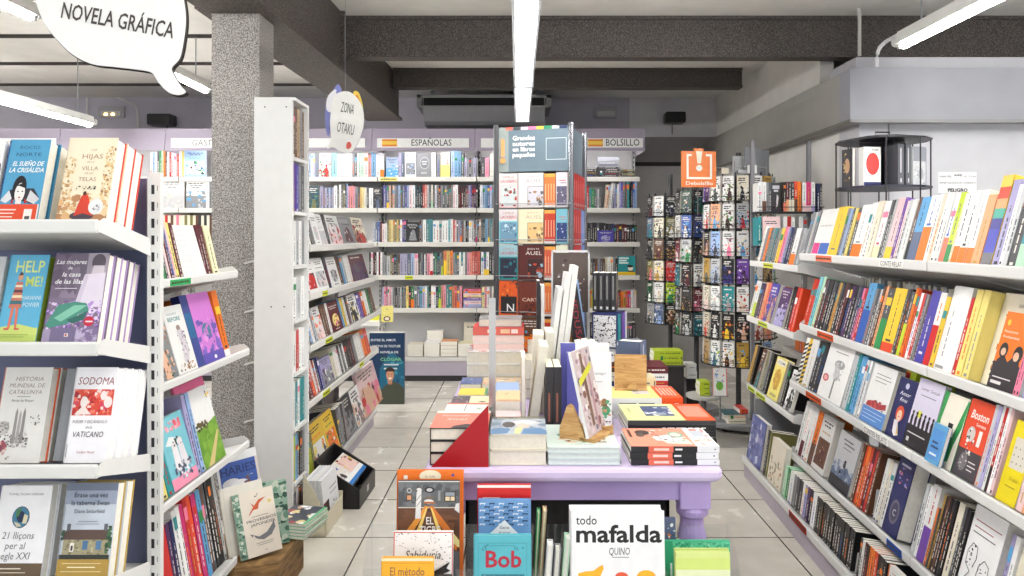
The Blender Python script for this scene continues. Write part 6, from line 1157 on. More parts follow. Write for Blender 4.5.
# front row, left to right
zA = pl(430, 488.2, 2.12, T0, [('bk',.036,{'hard':True,'pages':CREAMP}),('bk',.036,{'hard':True,'pages':CREAMP}),('bk',.038,{'hard':True,'pages':CREAMP,'front':[('r',0,0,1,1,C(226,130,112)),('r',0,.86,1,1,C(236,226,220)),('p',[(.35,0),(.4,.12),(.6,.22),(.9,.22),(1,.15),(1,0)],C(60,56,60)),('t','Fernando',.38,.66,.13,C(240,226,220),'c',0,.2,.5),('t','Sixel',.42,.44,.15,C(240,226,220),'c',0,.2,.36)]})], 'thick novel, {o} of three at the front left corner of the table', .21, face='foot')
LADY = [('r',0,0,1,1,C(176,184,196)),('r',0,.86,1,1,C(96,96,90)),('t','EDNA HEMINGWAY',.5,.885,.07,C(222,206,130),'c',.01,0,.8),('n',.0,.3,.4,.85,[C(150,164,180),C(206,210,216),C(120,140,160)],24,3,.14),('n',.7,.3,1,.85,[C(190,196,206),C(120,132,150)],16,4,.14),('p',[(0,0),(.3,.05),(.36,.3),(.2,.36),(0,.26)],C(90,130,170)),('p',[(.55,.02),(.6,.3),(.9,.34),(1,.2),(1,0)],C(84,126,168)),('e',.6,.62,.3,.15,C(206,204,206)),('e',.62,.66,.2,.1,C(232,230,230)),('e',.32,.52,.12,.16,C(70,64,64)),('e',.58,.46,.12,.14,C(226,200,186)),('p',[(.44,.34),(.58,.34),(.52,.02),(.42,.04)],C(226,222,150))]
zB = pl(490, 547, 2.12, T0, [('cr',.045,{'hard':True,'pages':CREAMP}),('cr',.046,{'hard':True,'pages':CREAMP,'front':LADY})], 'cream novel, {o} of the two under a lady in a hat cover', .21, face='foot')
PG_ = C(222,228,226)
zC = pl(548, 621, 2.12, T0, [('pm',.0175,{'hard':True,'pages':PG_,'j':.0}),('pm',.0175,{'hard':True,'pages':PG_}),('pm',.0175,{'hard':True,'pages':PG_,'j':-.002,'front':[('r',0,0,1,1,C(206,220,214)),('n',.15,.2,.85,.7,[C(150,70,60),C(214,190,150),C(120,90,70),C(96,150,110),C(226,222,210)],40,3,.1),('t','la vuelta al plato',.5,.1,.04,C(110,120,110),'c')]})], 'mint hardback, {o} of the three under the wooden stand', .26, face='foot')
OBI = [('r',.0,.0,.30,1,C(236,236,238))]
DSP = [('r',.0,0,.22,1,C(28,27,32)),('r',.22,0,.52,1,C(226,106,84)),('r',.52,0,.80,1,C(28,27,32)),('r',.80,0,1,1,C(228,228,232))]
def spine_h(parts): return parts
# spine towards the aisle end: printing runs left to right, so v runs from the right
SPN = [('r',0,.0,1,.25,C(228,228,232)),('r',0,.25,1,.52,C(28,27,32)),('r',0,.52,1,.80,C(226,106,84)),('r',0,.80,1,1,C(28,27,32)),('r',.3,.57,.7,.74,C(240,206,196)),('r',.35,.42,.65,.5,C(228,228,232)),('r',.4,.04,.6,.06,C(120,120,124))]
CTOP = [('r',0,0,1,1,C(238,152,128)),('r',0,0,1,.26,C(238,238,238)),('n',.05,.03,.95,.24,[C(236,170,150),C(206,90,70),C(244,240,240)],24,3,.1),('r',.5,.05,.86,.2,C(190,196,206)),('e',.75,.78,.14,.09,C(70,60,60)),('e',.6,.82,.1,.05,C(96,84,80)),('p',[(.25,.36),(.3,.66),(.5,.7),(.62,.5),(.5,.34)],C(232,230,226)),('p',[(.1,.28),(.14,.56),(.3,.6),(.36,.3)],C(206,226,210)),('e',.62,.40,.17,.09,C(120,170,140)),('e',.62,.40,.12,.065,C(222,214,206)),('e',.36,.5,.12,.07,C(240,236,232)),('n',.1,.3,.9,.7,[C(60,56,56),C(236,232,228),C(150,140,136)],24,4,.05),('r',.5,.92,.9,.95,C(90,60,54))]
zD = pl(631, 719.5, 2.12, T0, [('ch',.0178,{'sp':SPN}),('ch',.0195,{'sp':SPN,'j':-.003}),('ch',.0185,{'sp':SPN,'front':CTOP})], 'salmon and black comic, {o} at the front right table corner', .20, kind='comic_album')
GTOP = [('r',0,0,1,1,C(214,222,160)),('r',0,0,1,.34,C(232,84,36))]+[('r',.2,.04+.03*k,.85,.052+.03*k,C(244,206,190)) for k in range(9)]+[('r',.25,.42,.85,.76,C(66,86,130)),('n',.25,.42,.85,.76,[C(226,226,226),C(40,56,96),C(150,160,180)],20,3,.1),('t','EL MUNDO',.6,.9,.05,C(96,110,60),'c')]
pl(628, 716, 2.42, T0, [('bk',.02)]*2+[('li',.016,{'front':GTOP,'spine':C(60,60,60)})], 'comic with lime and orange cover, {o} in second right edge pile', .24, kind='comic_album')
YT_ = [('r',0,0,1,1,C(240,222,140)),('r',0,0,1,.32,C(232,84,36))]+[('r',.2,.05+.05*k,.85,.07+.05*k,C(244,206,190)) for k in range(5)]+[('r',.3,.42,.85,.66,C(206,200,206)),('n',.3,.42,.85,.66,[C(60,56,80),C(190,190,200)],14,3,.08)]
YSP = [('r',0,0,1,.30,C(232,84,36)),('r',0,.30,1,1,C(232,232,236)),('r',.4,.4,.62,.62,C(90,90,100)),('r',.4,.66,.62,.9,C(90,90,100)),('r',.4,.06,.6,.12,C(244,220,210))]
pl(612, 683, 2.68, T0, [('wh',.012),('wh',.012,{'j':.003}),('ye',.050,{'front':YT_,'sp':YSP})], 'thick comic with yellow and orange cover, {o} in third right edge pile', .21, kind='comic_album')
pl(640, 668, 3.02, T0, [('rd',.02),('wh',.03),('rd',.02),('wh',.03),('mr',.03)], '{c} book, {o} of a narrow pile behind the yellow and orange comic', .16)
# left edge, rows going back
S1 = [('r',0,0,1,1,C(240,238,234)),('r',0,.88,1,1,C(206,110,96)),('r',.02,.1,.38,.8,C(226,226,224)),('l',.04,.1,.4,.1,.003,BK),('l',.42,.12,.98,.12,.003,BK),('l',.42,.12,.44,.8,.003,BK),('l',.44,.8,.98,.84,.003,BK),('n',.6,.3,.9,.6,[C(150,180,150),C(200,206,206)],8,3,.1)]
pl(443, 490, 2.38, T0, [('wh',.04),('wh',.045,{'front':S1})], 'white comic, {o} of two in the second row on the left table edge', .17, face='foot')
QU = [('r',0,0,1,1,C(96,90,100)),('n',.05,.05,.95,.95,[C(170,80,60),C(200,170,120),C(90,110,150),C(60,50,70),C(190,190,200)],40,3,.14)]
FI = [('r',0,0,1,1,C(240,226,190)),('p',[(.4,.5),(.6,.56),(.8,.5),(.6,.44)],C(80,80,84))]
pl(449, 467, 2.585, T0, [('br',.03),('br',.03,{'front':QU})], 'patterned comic, {o} of two at the left edge in the third row', .19, face='foot')
pl(467.5, 490, 2.585, T0, [('iv',.03),('iv',.03,{'front':FI})], 'cream book with a small dark fish, {o} of two in the third row', .19, face='foot')
OS = [('r',0,0,1,1,C(240,214,170)),('r',.1,0,.9,.12,C(226,180,130)),('n',.3,.3,.6,.8,[C(150,110,80),C(226,190,140)],9,3,.08)]
pl(495.5, 520, 2.52, T0, [('cr',.03),('cr',.03),('pe',.04,{'front':OS})], 'cream and peach book, {o} of the pile right of the steel divider', .17, face='foot')
pl(491, 521, 2.36, T0, [('wh',.03),('pp',.04)], 'pale book, {o} of two just behind the lady in a hat', .14, face='foot')
pl(458, 487, 2.79, T0, [('ye',.03),('ye',.032,{'front':[('r',0,0,.9,1,C(244,216,90)),('r',.9,0,1,1,C(90,150,110))]})], 'yellow book, {o} of two on the left edge in the fourth row', .12, face='foot')
pl(495, 519, 2.71, T0, [('sk',.03),('cy',.035),('lb',.03)], '{c} book, {o} in fourth row right of the divider', .16, face='foot')
pl(460, 481, 2.93, T0, [('bg',.035),('bg',.04,{'front':[('r',0,0,1,1,C(96,110,160)),('n',.05,.05,.95,.95,[C(226,230,240),C(60,70,130)],20,3,.1)]})], 'slate blue comic, {o} of two at the left in the fifth row', .14, face='foot')
pl(482, 524, 2.93, T0, [('tn',.035),('fl',.04,{'front':[('r',0,0,1,1,C(206,180,150)),('n',.02,.05,.98,.95,[C(190,110,80),C(226,200,160),C(130,140,150),C(240,226,206)],40,3,.1)]})], 'mottled tan album, {o} of two in the fifth row left of centre', .14, face='foot')
RSP = [('r',0,0,1,1,C(222,104,92)),('r',.3,.55,.7,.72,C(244,214,206)),('r',.25,.28,.75,.46,C(240,200,160)),('r',.25,.12,.75,.25,C(244,226,220))]
z = pl(467, 524, 3.10, T0, [('cr',.035,{'hard':True}),('cr',.04,{'hard':True}),('wh',.05,{'hard':True,'pages':CREAMP}),('wh',.055,{'hard':True,'pages':CREAMP,'front':[('n',0,0,1,1,[C(226,190,186),C(206,206,206),C(236,232,230),C(200,110,100)],30,3,.14)]})], '{c} hardback, {o} of the pale stack under the red books', .20, face='foot')
z = pl(473, 524, 3.14, z, [('wh',.03,{'spine':C(206,70,60),'pages':C(236,206,200)}),('wh',.034,{'pages':C(238,214,208)}),('rd',.036,{'face':'spine','sp':RSP})], 'book with red and pale pink edges, {o} of three on the pale stack', .17, face='foot')
z = pl(479, 522, 3.16, z, [('lg',.034,{'hard':True,'pages':CREAMP,'front':[('r',0,0,1,1,C(150,146,146)),('p',[(.4,.1),(.6,.2),(.8,.1)],C(60,56,56))]})], 'grey hardback lying on top of the red and pink stack', .16, face='foot')
# red gusset and steel divider
t = thing('book_divider', 'upright steel strip with a dark red triangular foot at the front of the table', 'divider', (0, 0, 0))
Yd = 2.108; a = P(430, 467, Yd); xr = X_at(488.5, Yd)
mb = MB(); mb.prism([(a.x+.004, 0, T0), (xr, 0, T0), (xr, 0, Z_at(405, Yd))], (0,1,0), Yd-.004, Yd+.004, C(164,20,30)); mb.build('gusset', 'painted_metal', t)
Ye = 2.352
mb = MB(); mb.box(X_at(489, Ye), X_at(495.5, Ye), Ye, Ye+.012, T0, Z_at(298, Ye), C(190,186,182)); mb.build('strip', 'chrome', t)
mb = MB(); mb.box(-.0857, -.0834, Yd, Ye+.01, T0, T0+.09, C(190,186,182)); mb.build('web_plate', 'chrome', t)
# ---------------------------------------------------------------- standing things in the middle of the table
def stand(px, Y, z, W, T, H, c, label, yaw=0, lean=0, roll=0, kind='hardback', **kw):
    M = Tr(X_at(px, Y), Y, z) @ Rz(yaw) @ Ry(roll) @ Rx(-lean)
    return book(M, W, T, H, col(c), label, kind, 'book', None, **kw)
def up(px0, px1, Y, z, D, H, c, label, roll=0, fore=False, **kw):
    """standing book, spine (or fore edge) towards the camera"""
    T = X_at(px1, Y) - X_at(px0, Y); z += T*abs(math.sin(math.radians(roll)))+.0004 if roll else 0
    if fore: M = Tr(X_at(px0, Y), Y, z) @ Ry(roll) @ Tr(0, D, 0) @ Rz(-90)
    else: M = Tr(X_at(px1, Y), Y, z) @ Ry(roll) @ Rz(90)
    k = kw.pop('kind', 'hardback')
    return book(M, D, T, H, col(c), label, k, 'book', kw.pop('group', None), **kw)
DB = [('r',.3,.2,.55,.62,C(150,90,74)),('r',.3,.06,.7,.16,C(206,206,206))]
up(546, 553.6, 2.44, T0, .17, .232, 'ch', 'left of two dark brown novels standing behind the mint books', sp=DB, pages=C(236,230,200))
up(554, 561.6, 2.44, T0, .17, .232, 'ch', 'right of two dark brown novels standing behind the mint books', sp=DB, pages=C(236,230,200))
up(521.2, 525.5, 2.52, T0, .17, .25, 'tn', 'thin brown edged book standing left of the cream slabs', roll=0, fore=True)
for i, (a, b, Y, h, ro) in enumerate(((531, 541, 2.74, .30, 2), (541.5, 550, 2.74, .31, 3), (528, 537, 2.52, .29, 8))):
    up(a, b, Y, T0, .17, h, 'cr', ['left cream book standing fore edge out behind the dark novels', 'right cream book standing fore edge out behind the dark novels', 'slanting white book in front of the two cream ones, fore edge out'][i], roll=ro, fore=True, pages=C(226,222,208))
pl(523, 552, 3.0, T0, [('cr',.04),('tn',.04),('wh',.04),('cr',.04)], '{c} book, {o} of a pile hidden behind the cream slabs', .17, face='foot')
for i, (p, h, ro) in enumerate(((543.5, .47, 7), (550, .53, 7), (556, .56, 7))):
    up(p, p+5.4, 2.86, T0, .2, h, 'lg' if i == 0 else 'wh', f"tall thin white folder leaning right, {['leftmost','middle','rightmost'][i]} of three above the table", roll=ro, fore=True, kind='folder', pages=C(232,232,228), cov_label=None)
up(537, 540, 3.18, .95, .14, .28, 'ch', 'dark spined book left of the tall white folders', kind='paperback'); up(541, 544.5, 3.18, .95, .14, .26, 'wh', 'white spined book left of the tall white folders', kind='paperback')
pl(528, 548, 3.18, T0, [('wh',.05),('cr',.05),('wh',.05),('cr',.048)], '{c} book, {o} of the pile under the dark and white spines', .17, face='foot')
mb = MB(); mb.box(0, .09, 0, .012, 0, .37, 'tn'); tag(mb.build('wooden_board', 'light_wood', None, Tr(X_at(560, 3.35), 3.35, T0)), 'warm brown wooden board standing between white folders and the black book', 'board')
MED = [('t','MEDUSA',.5,.22,.01,C(150,40,50),'c')]
M = Tr(X_at(594, 3.08), 3.08, T0+.009) @ Ry(-9) @ Rz(90)
t = book(M, .15, .05, .47, BK, 'tall black book with dark red letters on its spine, leaning left in mid table', 'hardback', 'book', sp=[])
m2 = MB(); put_text(m2, 'MEDUSAS', Vector((-.0006, .025+.012, .43)), Vector((0, 0, -1)), Vector((0, -1, 0)), .036, C(150,44,56), 'l', .01, 0, .24); m2.build('spine_lettering', 'printed_cover', t)
M = Tr(X_at(593, 3.22), 3.22, T0+.008) @ Ry(-8) @ Rz(90)
book(M, .12, .045, .48, col('lb'), 'tall pale blue book standing behind the black book with red letters', 'hardback', 'book')
VIO = C(96,96,176)
stand(561, 2.62, T0, .178, .022, .285, 'wh', 'white cover with a violet spine strip, rear of the two upright ones mid table', lean=4, front=[('r',0,0,.3,1,VIO)], spine=VIO, hard=True)
stand(567, 2.55, T0, .16, .022, .262, 'wh', 'white cover with violet strip and coloured figures, front of the two upright ones', lean=5, front=[('r',0,0,.26,1,VIO),('t','Canigó',.72,.70,.05,C(120,120,126),'c',0,.2,.3),('r',.6,.6,.8,.607,C(150,150,156)),('e',.83,.32,.07,.06,C(150,110,70)),('e',.86,.22,.1,.07,C(84,160,110)),('n',.74,.06,.98,.36,[C(150,90,70),C(110,80,60),C(96,170,120),C(206,150,110)],20,3,.06)], spine=VIO, hard=True)
for i, (p, h, ro) in enumerate(((588, .27, -9), (595, .275, -9), (602, .27, -9))):
    up(p, p+6, 2.70, T0, .12, h, 'wh', f"white paged book leaning left, {ordinal(i+1)} of three behind the violet striped covers", roll=ro, fore=True)
# wooden reading stand with a booklet
t = thing('book_stand', 'small plywood bookstand on the mint hardbacks', 'stand', Tr(X_at(595, 2.22), 2.23, zC) @ Rz(58))
WD = 'tn'
mb = MB(); mb.prism([(0, .0, .0), (0, .09, .0), (0, .09, .03), (0, .065, .10), (0, .055, .108), (0, .045, .10), (0, .01, .03)], (1,0,0), -.062, -.05, WD); mb.build('side', 'light_wood', t)
mb = MB(); mb.prism([(0, -.035, .0), (0, .075, .0), (0, .075, .02), (0, .01, .05), (0, .0, .02), (0, -.035, .03)], (1,0,0), .05, .062, WD); mb.build('side', 'light_wood', t)
mb = MB(); mb.box(-.062, .062, -.03, .02, 0, .012, WD); mb.build('ledge', 'light_wood', t)
COM = [('r',0,0,1,1,C(190,176,176)),('n',.02,.02,.98,.98,[C(110,70,60),C(206,190,200),C(150,120,130),C(90,100,120),C(226,220,214)],60,3,.13),('r',.36,.10,.5,.95,C(110,80,60)),('r',.62,.05,.72,.9,C(170,130,140)),('p',[(.1,.58),(.9,.74),(.9,.82),(.1,.66)],C(206,206,60))]
M = Tr(X_at(589, 2.165), 2.165, zC+.0135) @ Rz(64) @ Rx(-13)
book(M, .15, .010, .262, col('lg'), 'comic with a yellow band leaning on the plywood bookstand', 'comic_album', 'book', front=COM, spine=C(226,226,224))
# grey blue box book on brown card bookend
book(Tr(X_at(640, 2.90), 2.90, TZT+.1055) @ Rz(150) @ Tr(0, -.075, 0), .105, .075, .145, col('bg'), 'thick slate blue book behind the brown card holder', 'hardback', 'book', bk=[('r',.06,.86,.1,.95,C(226,226,226))], sp=[('r',.45,.55,.56,.9,C(206,210,222)),('r',.45,.1,.56,.4,C(206,210,222))], pages=C(236,232,216), hard=True)
t = thing('card_holder', 'plain brown card holder in front of the slate blue book', 'holder', Tr(X_at(614, 2.86), 2.84, T0+.0745) @ Rz(-6))
mb = MB(); mb.box(0, .125, 0, .006, 0, .135, 'tn', 0, Rx(-7)); mb.build('back', 'light_wood', t)
mb = MB(); mb.prism([(.05,0,0),(.085,0,0),(.085,0,.02),(.078,0,.03),(.062,0,.03),(.05,0,.018)], (0,1,0), -.03, -.02, 'pe'); mb.box(.0, .125, -.03, .01, 0, .004, 'tn'); mb.build('front_lip', 'light_wood', t)
pl(618, 656, 2.905, T0, [('iv',.03),('cr',.03),('iv',.0445)], '{c} book, {o} of the pile under the slate blue book', .12)
# boxed set and black volumes
Yb_ = 3.16; hb0 = Z_at(312, Yb_); 
pl(596, 628, Yb_, T0, [('nv',.04),('cr',.04),('br',.045),('wh',.06)], '{c} book, {o} of the pile under the boxed set', .16)
zb0 = T0 + .1855
t = thing('boxed_set', 'navy boxed book set with black and white scroll pattern and teal and purple spines', 'boxed set', Tr(X_at(592.5, Yb_), Yb_+.02, zb0) @ Rz(-22))
hbx = hb0 - zb0 - .004
mb = MB(); mb.box(0, .115, 0, .15, 0, hbx, C(40,50,104)); deco(mb, [('r',.06,.05,.94,.93,C(236,236,238)),('n',.06,.05,.94,.93,[C(24,22,30),C(40,36,50)],150,3,.05),('p',[(.42,.1),(.5,.5),(.58,.1)],C(236,236,240))], Vector((0,-.0004,0)), UX, UZ, .115, hbx, .0002); mb.build('slipcase', 'printed_cover', t)
for k, (c, nm) in enumerate((('te','teal'),('nv','navy'),('vi','violet'),('in','indigo'),('lg','grey'))):
    mb = MB(); mb.box(.115, .121, .004+.029*k, .004+.029*k+.027, .004, hbx-.004, c); o = mb.build('volume_spine', 'printed_cover', t); o['label'] = nm + ' spine'
YV = 3.22
for i in range(4):
    T = .024
    book(Tr(X_at(592, YV)+.026*(i+1)-.002, YV-.02-.006*i, hb0) @ Rz(90-12), .13, T, .17, C(38,37,40), f"black volume, {ordinal(i+1)} from left of the four on the boxed set", 'hardback', 'book', 'black volumes on the boxed set',
         sp=[('r',.35,.3,.6,.92,C(140,140,140)),('r',.3,.05,.7,.12,C(214,214,214))], front=[('r',0,.3,1,1,C(70,70,68)),('r',.25,.5,.9,.8,C(110,110,96)),('n',.1,.1,.95,.42,[C(200,80,60),C(236,150,80),C(120,60,130),C(90,60,70)],18,3,.12)] if i == 3 else ())
# framed acrylic holder behind
t = thing('acrylic_holder', 'clear acrylic leaflet holder with brown card standing behind the white folders', 'holder', (X_at(553, 3.395), 3.395, T0))
mb = MB(); mb.box(0, .165, 0, .004, .32, .60, C(90,76,70)); deco(mb, [('n',.1,.1,.9,.9,[C(190,180,176),C(120,100,96),C(60,50,48)],30,3,.08)], Vector((0,-.0003,.32)), UX, UZ, .165, .28, .0002); mb.build('card', 'printed_cover', t)
mb = MB(); mb.box(-.008, .0, -.003, .007, 0, .61, C(206,206,208)); mb.box(.165, .173, -.003, .007, 0, .61, C(206,206,208)); mb.box(-.008, .173, -.003, .007, .602, .612, C(214,214,216)); mb.box(-.008, .173, -.03, .03, 0, .006, C(206,206,208)); mb.build('frame', 'plastic', t)

# ================================================================== tower spinner of little books
S1M = Tr(.13, 3.92, 0) @ Rz(-15)
ts = thing('book_spinner', 'tall square spinner of small books headed Grandes autores en libros pequeños', 'spinner', S1M)
hw = .20; zt0 = 1.765; zh = 2.0
mb = MB(); mb.lathe([(.24,.02),(.24,.05),(.05,.07)], 0, 0, C(120,120,122), 28); mb.build('base', 'painted_metal', ts)
mb = MB(); mb.box(-.085, .085, -.085, .085, .08, zt0+.0, C(90,92,98)); mb.build('core', 'painted_metal', ts)
for sxx in (-1, 1):
    for syy in (-1, 1):
        mb = MB(); mb.lathe([(.014,.06),(.014,zh+.01)], sxx*hw, syy*hw, C(120,121,126) if sxx > 0 else C(70,70,74), 10); o = mb.build('post', 'chrome' if sxx > 0 else 'painted_metal', ts)
HD = C(104,122,134)
mb = MB(); mb.box(-hw+.012, hw-.012, -hw+.012, hw-.012, zt0+.002, zh, HD)
w, h = 2*hw-.024, zh-zt0-.002
tabs = [C(226,110,90), C(60,66,70), C(214,190,214), C(216,110,150), C(244,190,70), C(40,130,90), C(206,206,210), C(30,44,80)]
dd = [('r',0,0,.14,1,C(150,160,158))] + [('r',.1+.11*k,.93,.2+.11*k,1,tabs[k]) for k in range(8)] + [('t','Grandes',.2,.70,.14,C(244,244,244),'l',.03,0,.32), ('t','autores',.2,.575,.14,C(244,244,244),'l',.03,0,.32), ('t','en libros',.2,.45,.14,C(244,244,244),'l',.03,0,.32), ('t','pequeños',.2,.325,.14,C(244,244,244),'l',.03,0,.32)]
dd += [('l',.68,.25,.68,.72,.003,C(214,222,228)), ('l',.96,.25,.96,.72,.003,C(214,222,228)), ('l',.68,.25,.96,.25,.003,C(214,222,228)), ('l',.68,.72,.96,.72,.003,C(214,222,228)), ('e',.06,.25,.04,.06,C(240,160,90)), ('r',.035,.34,.085,.74,C(240,170,110))]
deco(mb, dd, Vector((-w/2, -hw+.012-.0004, zt0+.002)), UX, UZ, w, h, .0003); mb.build('header', 'printed_cover', ts)
tierz = [1.765-.187*(k+1) for k in range(7)]
mb = MB()
for z in tierz:
    mb.box(-hw, hw, -hw-.0, hw, z-.004, z-.001, C(150,150,152))
    mb.tube([(-hw, -hw-.012, z+.02), (hw, -hw-.012, z+.02)], .002, C(170,170,172), 5); mb.tube([(hw+.012, -hw, z+.02), (hw+.012, hw, z+.02)], .002, C(170,170,172), 5)
mb.build('tier', 'painted_metal', ts)
def lack(c1, ph): return [('r',0,.66,1,1,C(222,214,214) if c1 else C(150,190,200)),('t','CAMILLA',.5,.86,.10,C(170,120,110),'c',0,0,.62),('t','LACKBERG',.52,.73,.12,C(180,60,70),'c',.01,0,.86),('r',.06,.04,.96,.62,ph[0]),('n',.06,.04,.96,.62,ph,34,5,.13)]
def auel(bg_, ink_, ph): return [('t','JEAN M.',.6,.87,.07,ink_,'c',0,0,.5),('t','AUEL',.62,.72,.15,ink_,'c',0,0,.66),('r',.38,.05,1,.6,ph[0]),('n',.38,.05,1,.6,ph,24,6,.12),('l',.38,.05,.38,.6,.002,C(60,60,60)),('l',.38,.6,1,.6,.002,C(60,60,60))]
GRP = 'small books on the tower spinner'
c1 = [(col('pp'), lack(1, [C(206,214,214),C(226,226,226),C(170,50,50),C(110,96,90)]), 'pale pink'), (col('cy'), lack(1, [C(110,150,176),C(150,186,206),C(70,110,140),C(206,222,230)]), 'icy blue'), (col('te'), lack(0, [C(30,36,56),C(60,40,70),C(30,120,130),C(24,24,40)]), 'teal')]
c2 = [(C(222,216,216), auel(0, C(170,160,166), [C(206,204,214),C(190,186,196),C(90,86,84),C(170,130,90)]), 'pale grey'), (C(238,224,190), auel(0, C(190,170,150), [C(232,190,130),C(240,206,150),C(180,140,100),C(120,100,80)]), 'sand coloured'), (C(84,30,26), auel(0, C(230,220,214), [C(60,24,24),C(120,50,36),C(150,180,200),C(190,70,40)]), 'dark red')]
cN = (C(226,92,30), [('r',.1,.05,.95,.55,C(26,24,26)),('t','N',.62,.1,.34,C(236,236,236),'c',.01),('n',0,.55,1,1,[C(190,70,30),C(80,40,30),C(240,130,50)],24,4,.12)], 'orange and black')
cC = (C(110,44,26), [('t','CARTA',.56,.42,.14,C(226,206,190),'c',.01,0,.8),('n',0,.0,1,.4,[C(90,36,24),C(150,70,36),C(60,24,20)],24,4,.12)], 'rust brown')
for j, z in enumerate(tierz):
    col1 = c1[j] if j < 3 else cN if j == 3 else (col('ch'), cover_auto(col('ch'), RND), 'charcoal'); col2 = c2[j] if j < 3 else cC if j == 3 else (col('br'), cover_auto(col('br'), RND), 'brown')
    nm_ = ordinal(j+1) + ' tier of the tower spinner'
    def put(x0, x1, c, fr, lab, T=.03): book(S1M @ Tr(x0, -hw-.006, z+.0005), x1-x0, T, .178, c, lab, 'mini_book', 'book', GRP, front=fr, parts=True)
    put(-.182, -.082, col1[0], col1[1], f"{col1[2]} cover on the left of the {nm_}")
    put(-.078, .056, col2[0], col2[1], f"{col2[2]} cover in the middle of the {nm_}")
    cc = [C(226,120,60), C(196,60,40), C(206,90,60)][j % 3]
    for q in range(4): book(S1M @ Tr(.060+.0145*(q+1), -hw-.004, z+.0005) @ Rz(90), .11, .0138, .172, cc, f"{['orange','brick red','rust'][j % 3]} thin spine, {ordinal(q+1)} from left on the {nm_}", 'mini_book', 'book', GRP, sp=[('r',0,0,1,.07,C(226,222,216)),('r',0,.9,1,1,C(240,170,80)),('r',.4,.2,.6,.7,C(240,206,170))], parts=False)
    c4 = [C(206,200,206), C(120,180,196), C(226,226,200)][j % 3]
    put(.122, .182, c4, [('r',.08,.05,.95,.6,[C(90,84,104), C(34,56,110), C(206,214,160)][j % 3]),('n',.08,.05,.95,.6,[C(40,40,50),C(190,190,206),C(90,100,140)] if j % 3 < 2 else [C(150,190,90),C(240,230,150),C(226,150,90)],18,7,.13),('r',.3,.75,.85,.78,C(190,120,120)),('r',.4,.68,.9,.71,C(150,140,150))], f"{['grey violet','blue','pale green'][j % 3]} cover on the right of the {nm_}")
    # right flank: red and blue spines
    FR = S1M @ Tr(hw+.006, 0, 0) @ Rz(90)
    for q in range(6):
        c5 = C(176,30,34) if q < (4 if j else 6) else C(110,140,200)
        book(FR @ Tr(-.170+.057*q+.054, 0, z+.0005) @ Rz(90), .07, .052, .178, c5, f"{'red' if c5[0] > .3 else 'blue'} spine, {ordinal(q+1)} from left on the right flank, {nm_}", 'mini_book', 'book', GRP, sp=[('r',.4,.06,.6,.1,C(244,240,236)),('r',.4,.3,.6,.8,C(226,150,140) if c5[0] > .3 else C(190,206,236))], parts=False)

def vmap(items, f):
    out = []
    for it in items:
        it = list(it); t = it[0]; g = (f(.5+.01)-f(.5-.01))/.02
        if t in 'rn': it[2], it[4] = f(it[2]), f(it[4])
        elif t == 'p': it[1] = [(u, f(v)) for u, v in it[1]]
        elif t == 'e': g = (f(it[2]+.01)-f(it[2]-.01))/.02; it[2] = f(it[2]); it[4] *= g
        elif t == 't': it[3] = f(it[3])
        elif t == 'l': it[2], it[4] = f(it[2]), f(it[4])
        out.append(tuple(it))
    return out
# ================================================================== rack of picture books in front of the table
rk = thing('acrylic_rack', 'stepped clear acrylic display rack in front of the lilac table', 'rack', (0, 0, 0))
RX0, RX1 = -.42, .60
steps = [(2.06, .42, .60), (1.955, .36, .52), (1.85, .30, .44)]
for y, z, zt in steps:
    mb = MB(); mb.box(RX0, RX1, y-.09, y, z-.004, z, C(230,230,230)); mb.build('step', 'clear_acrylic', rk)
    mb = MB(); mb.box(RX0, RX1, y, y+.004, z-.06, zt, C(230,230,230)); mb.build('back_plate', 'clear_acrylic', rk)
for xx in (RX0-.004, RX1):
    mb = MB(); mb.prism([(xx,1.74,0),(xx,2.075,0),(xx,2.075,.62),(xx,1.98,.54),(xx,1.76,.30)], (1,0,0), 0, .004, C(230,230,230)); mb.build('side_plate', 'clear_acrylic', rk)
def rb(px0, px1, pyt, Y, z, T, c, label, front, kind='picture_book', lean=6, hard=True, **kw):
    W = X_at(px1, Y)-X_at(px0, Y); H = (Z_at(pyt, Y)-z)
    for _ in range(4): H = (Z_at(pyt, Y + H*math.sin(math.radians(lean)))-z-.0045)/math.cos(math.radians(lean))
   
    return book(Tr(X_at(px0, Y), Y, z+.0045) @ Rx(-lean), W, T, H, col(c) if isinstance(c, str) else c, label, kind, 'book', None, front=front, hard=hard, **kw)
WOODB = C(96,60,40)
rb(396, 463, 470.5, 1.995, .42, .014, C(240,118,30), 'tall orange picture book framing El tigre behind the white Sabiduría cover', [('r',.10,.93,.16,.96,C(244,232,214)),('t','ala',.13,.955,.018,C(244,232,214),'c'),('e',.5,.955,.165,.05,C(240,226,196)),('r',.2,.955-.06,.85,.935,C(240,118,30)),('t','EL TIGRE',.5,.945,.02,C(160,90,60),'c'),('r',.82,.955,.86,.975,C(110,80,150))], lean=3)
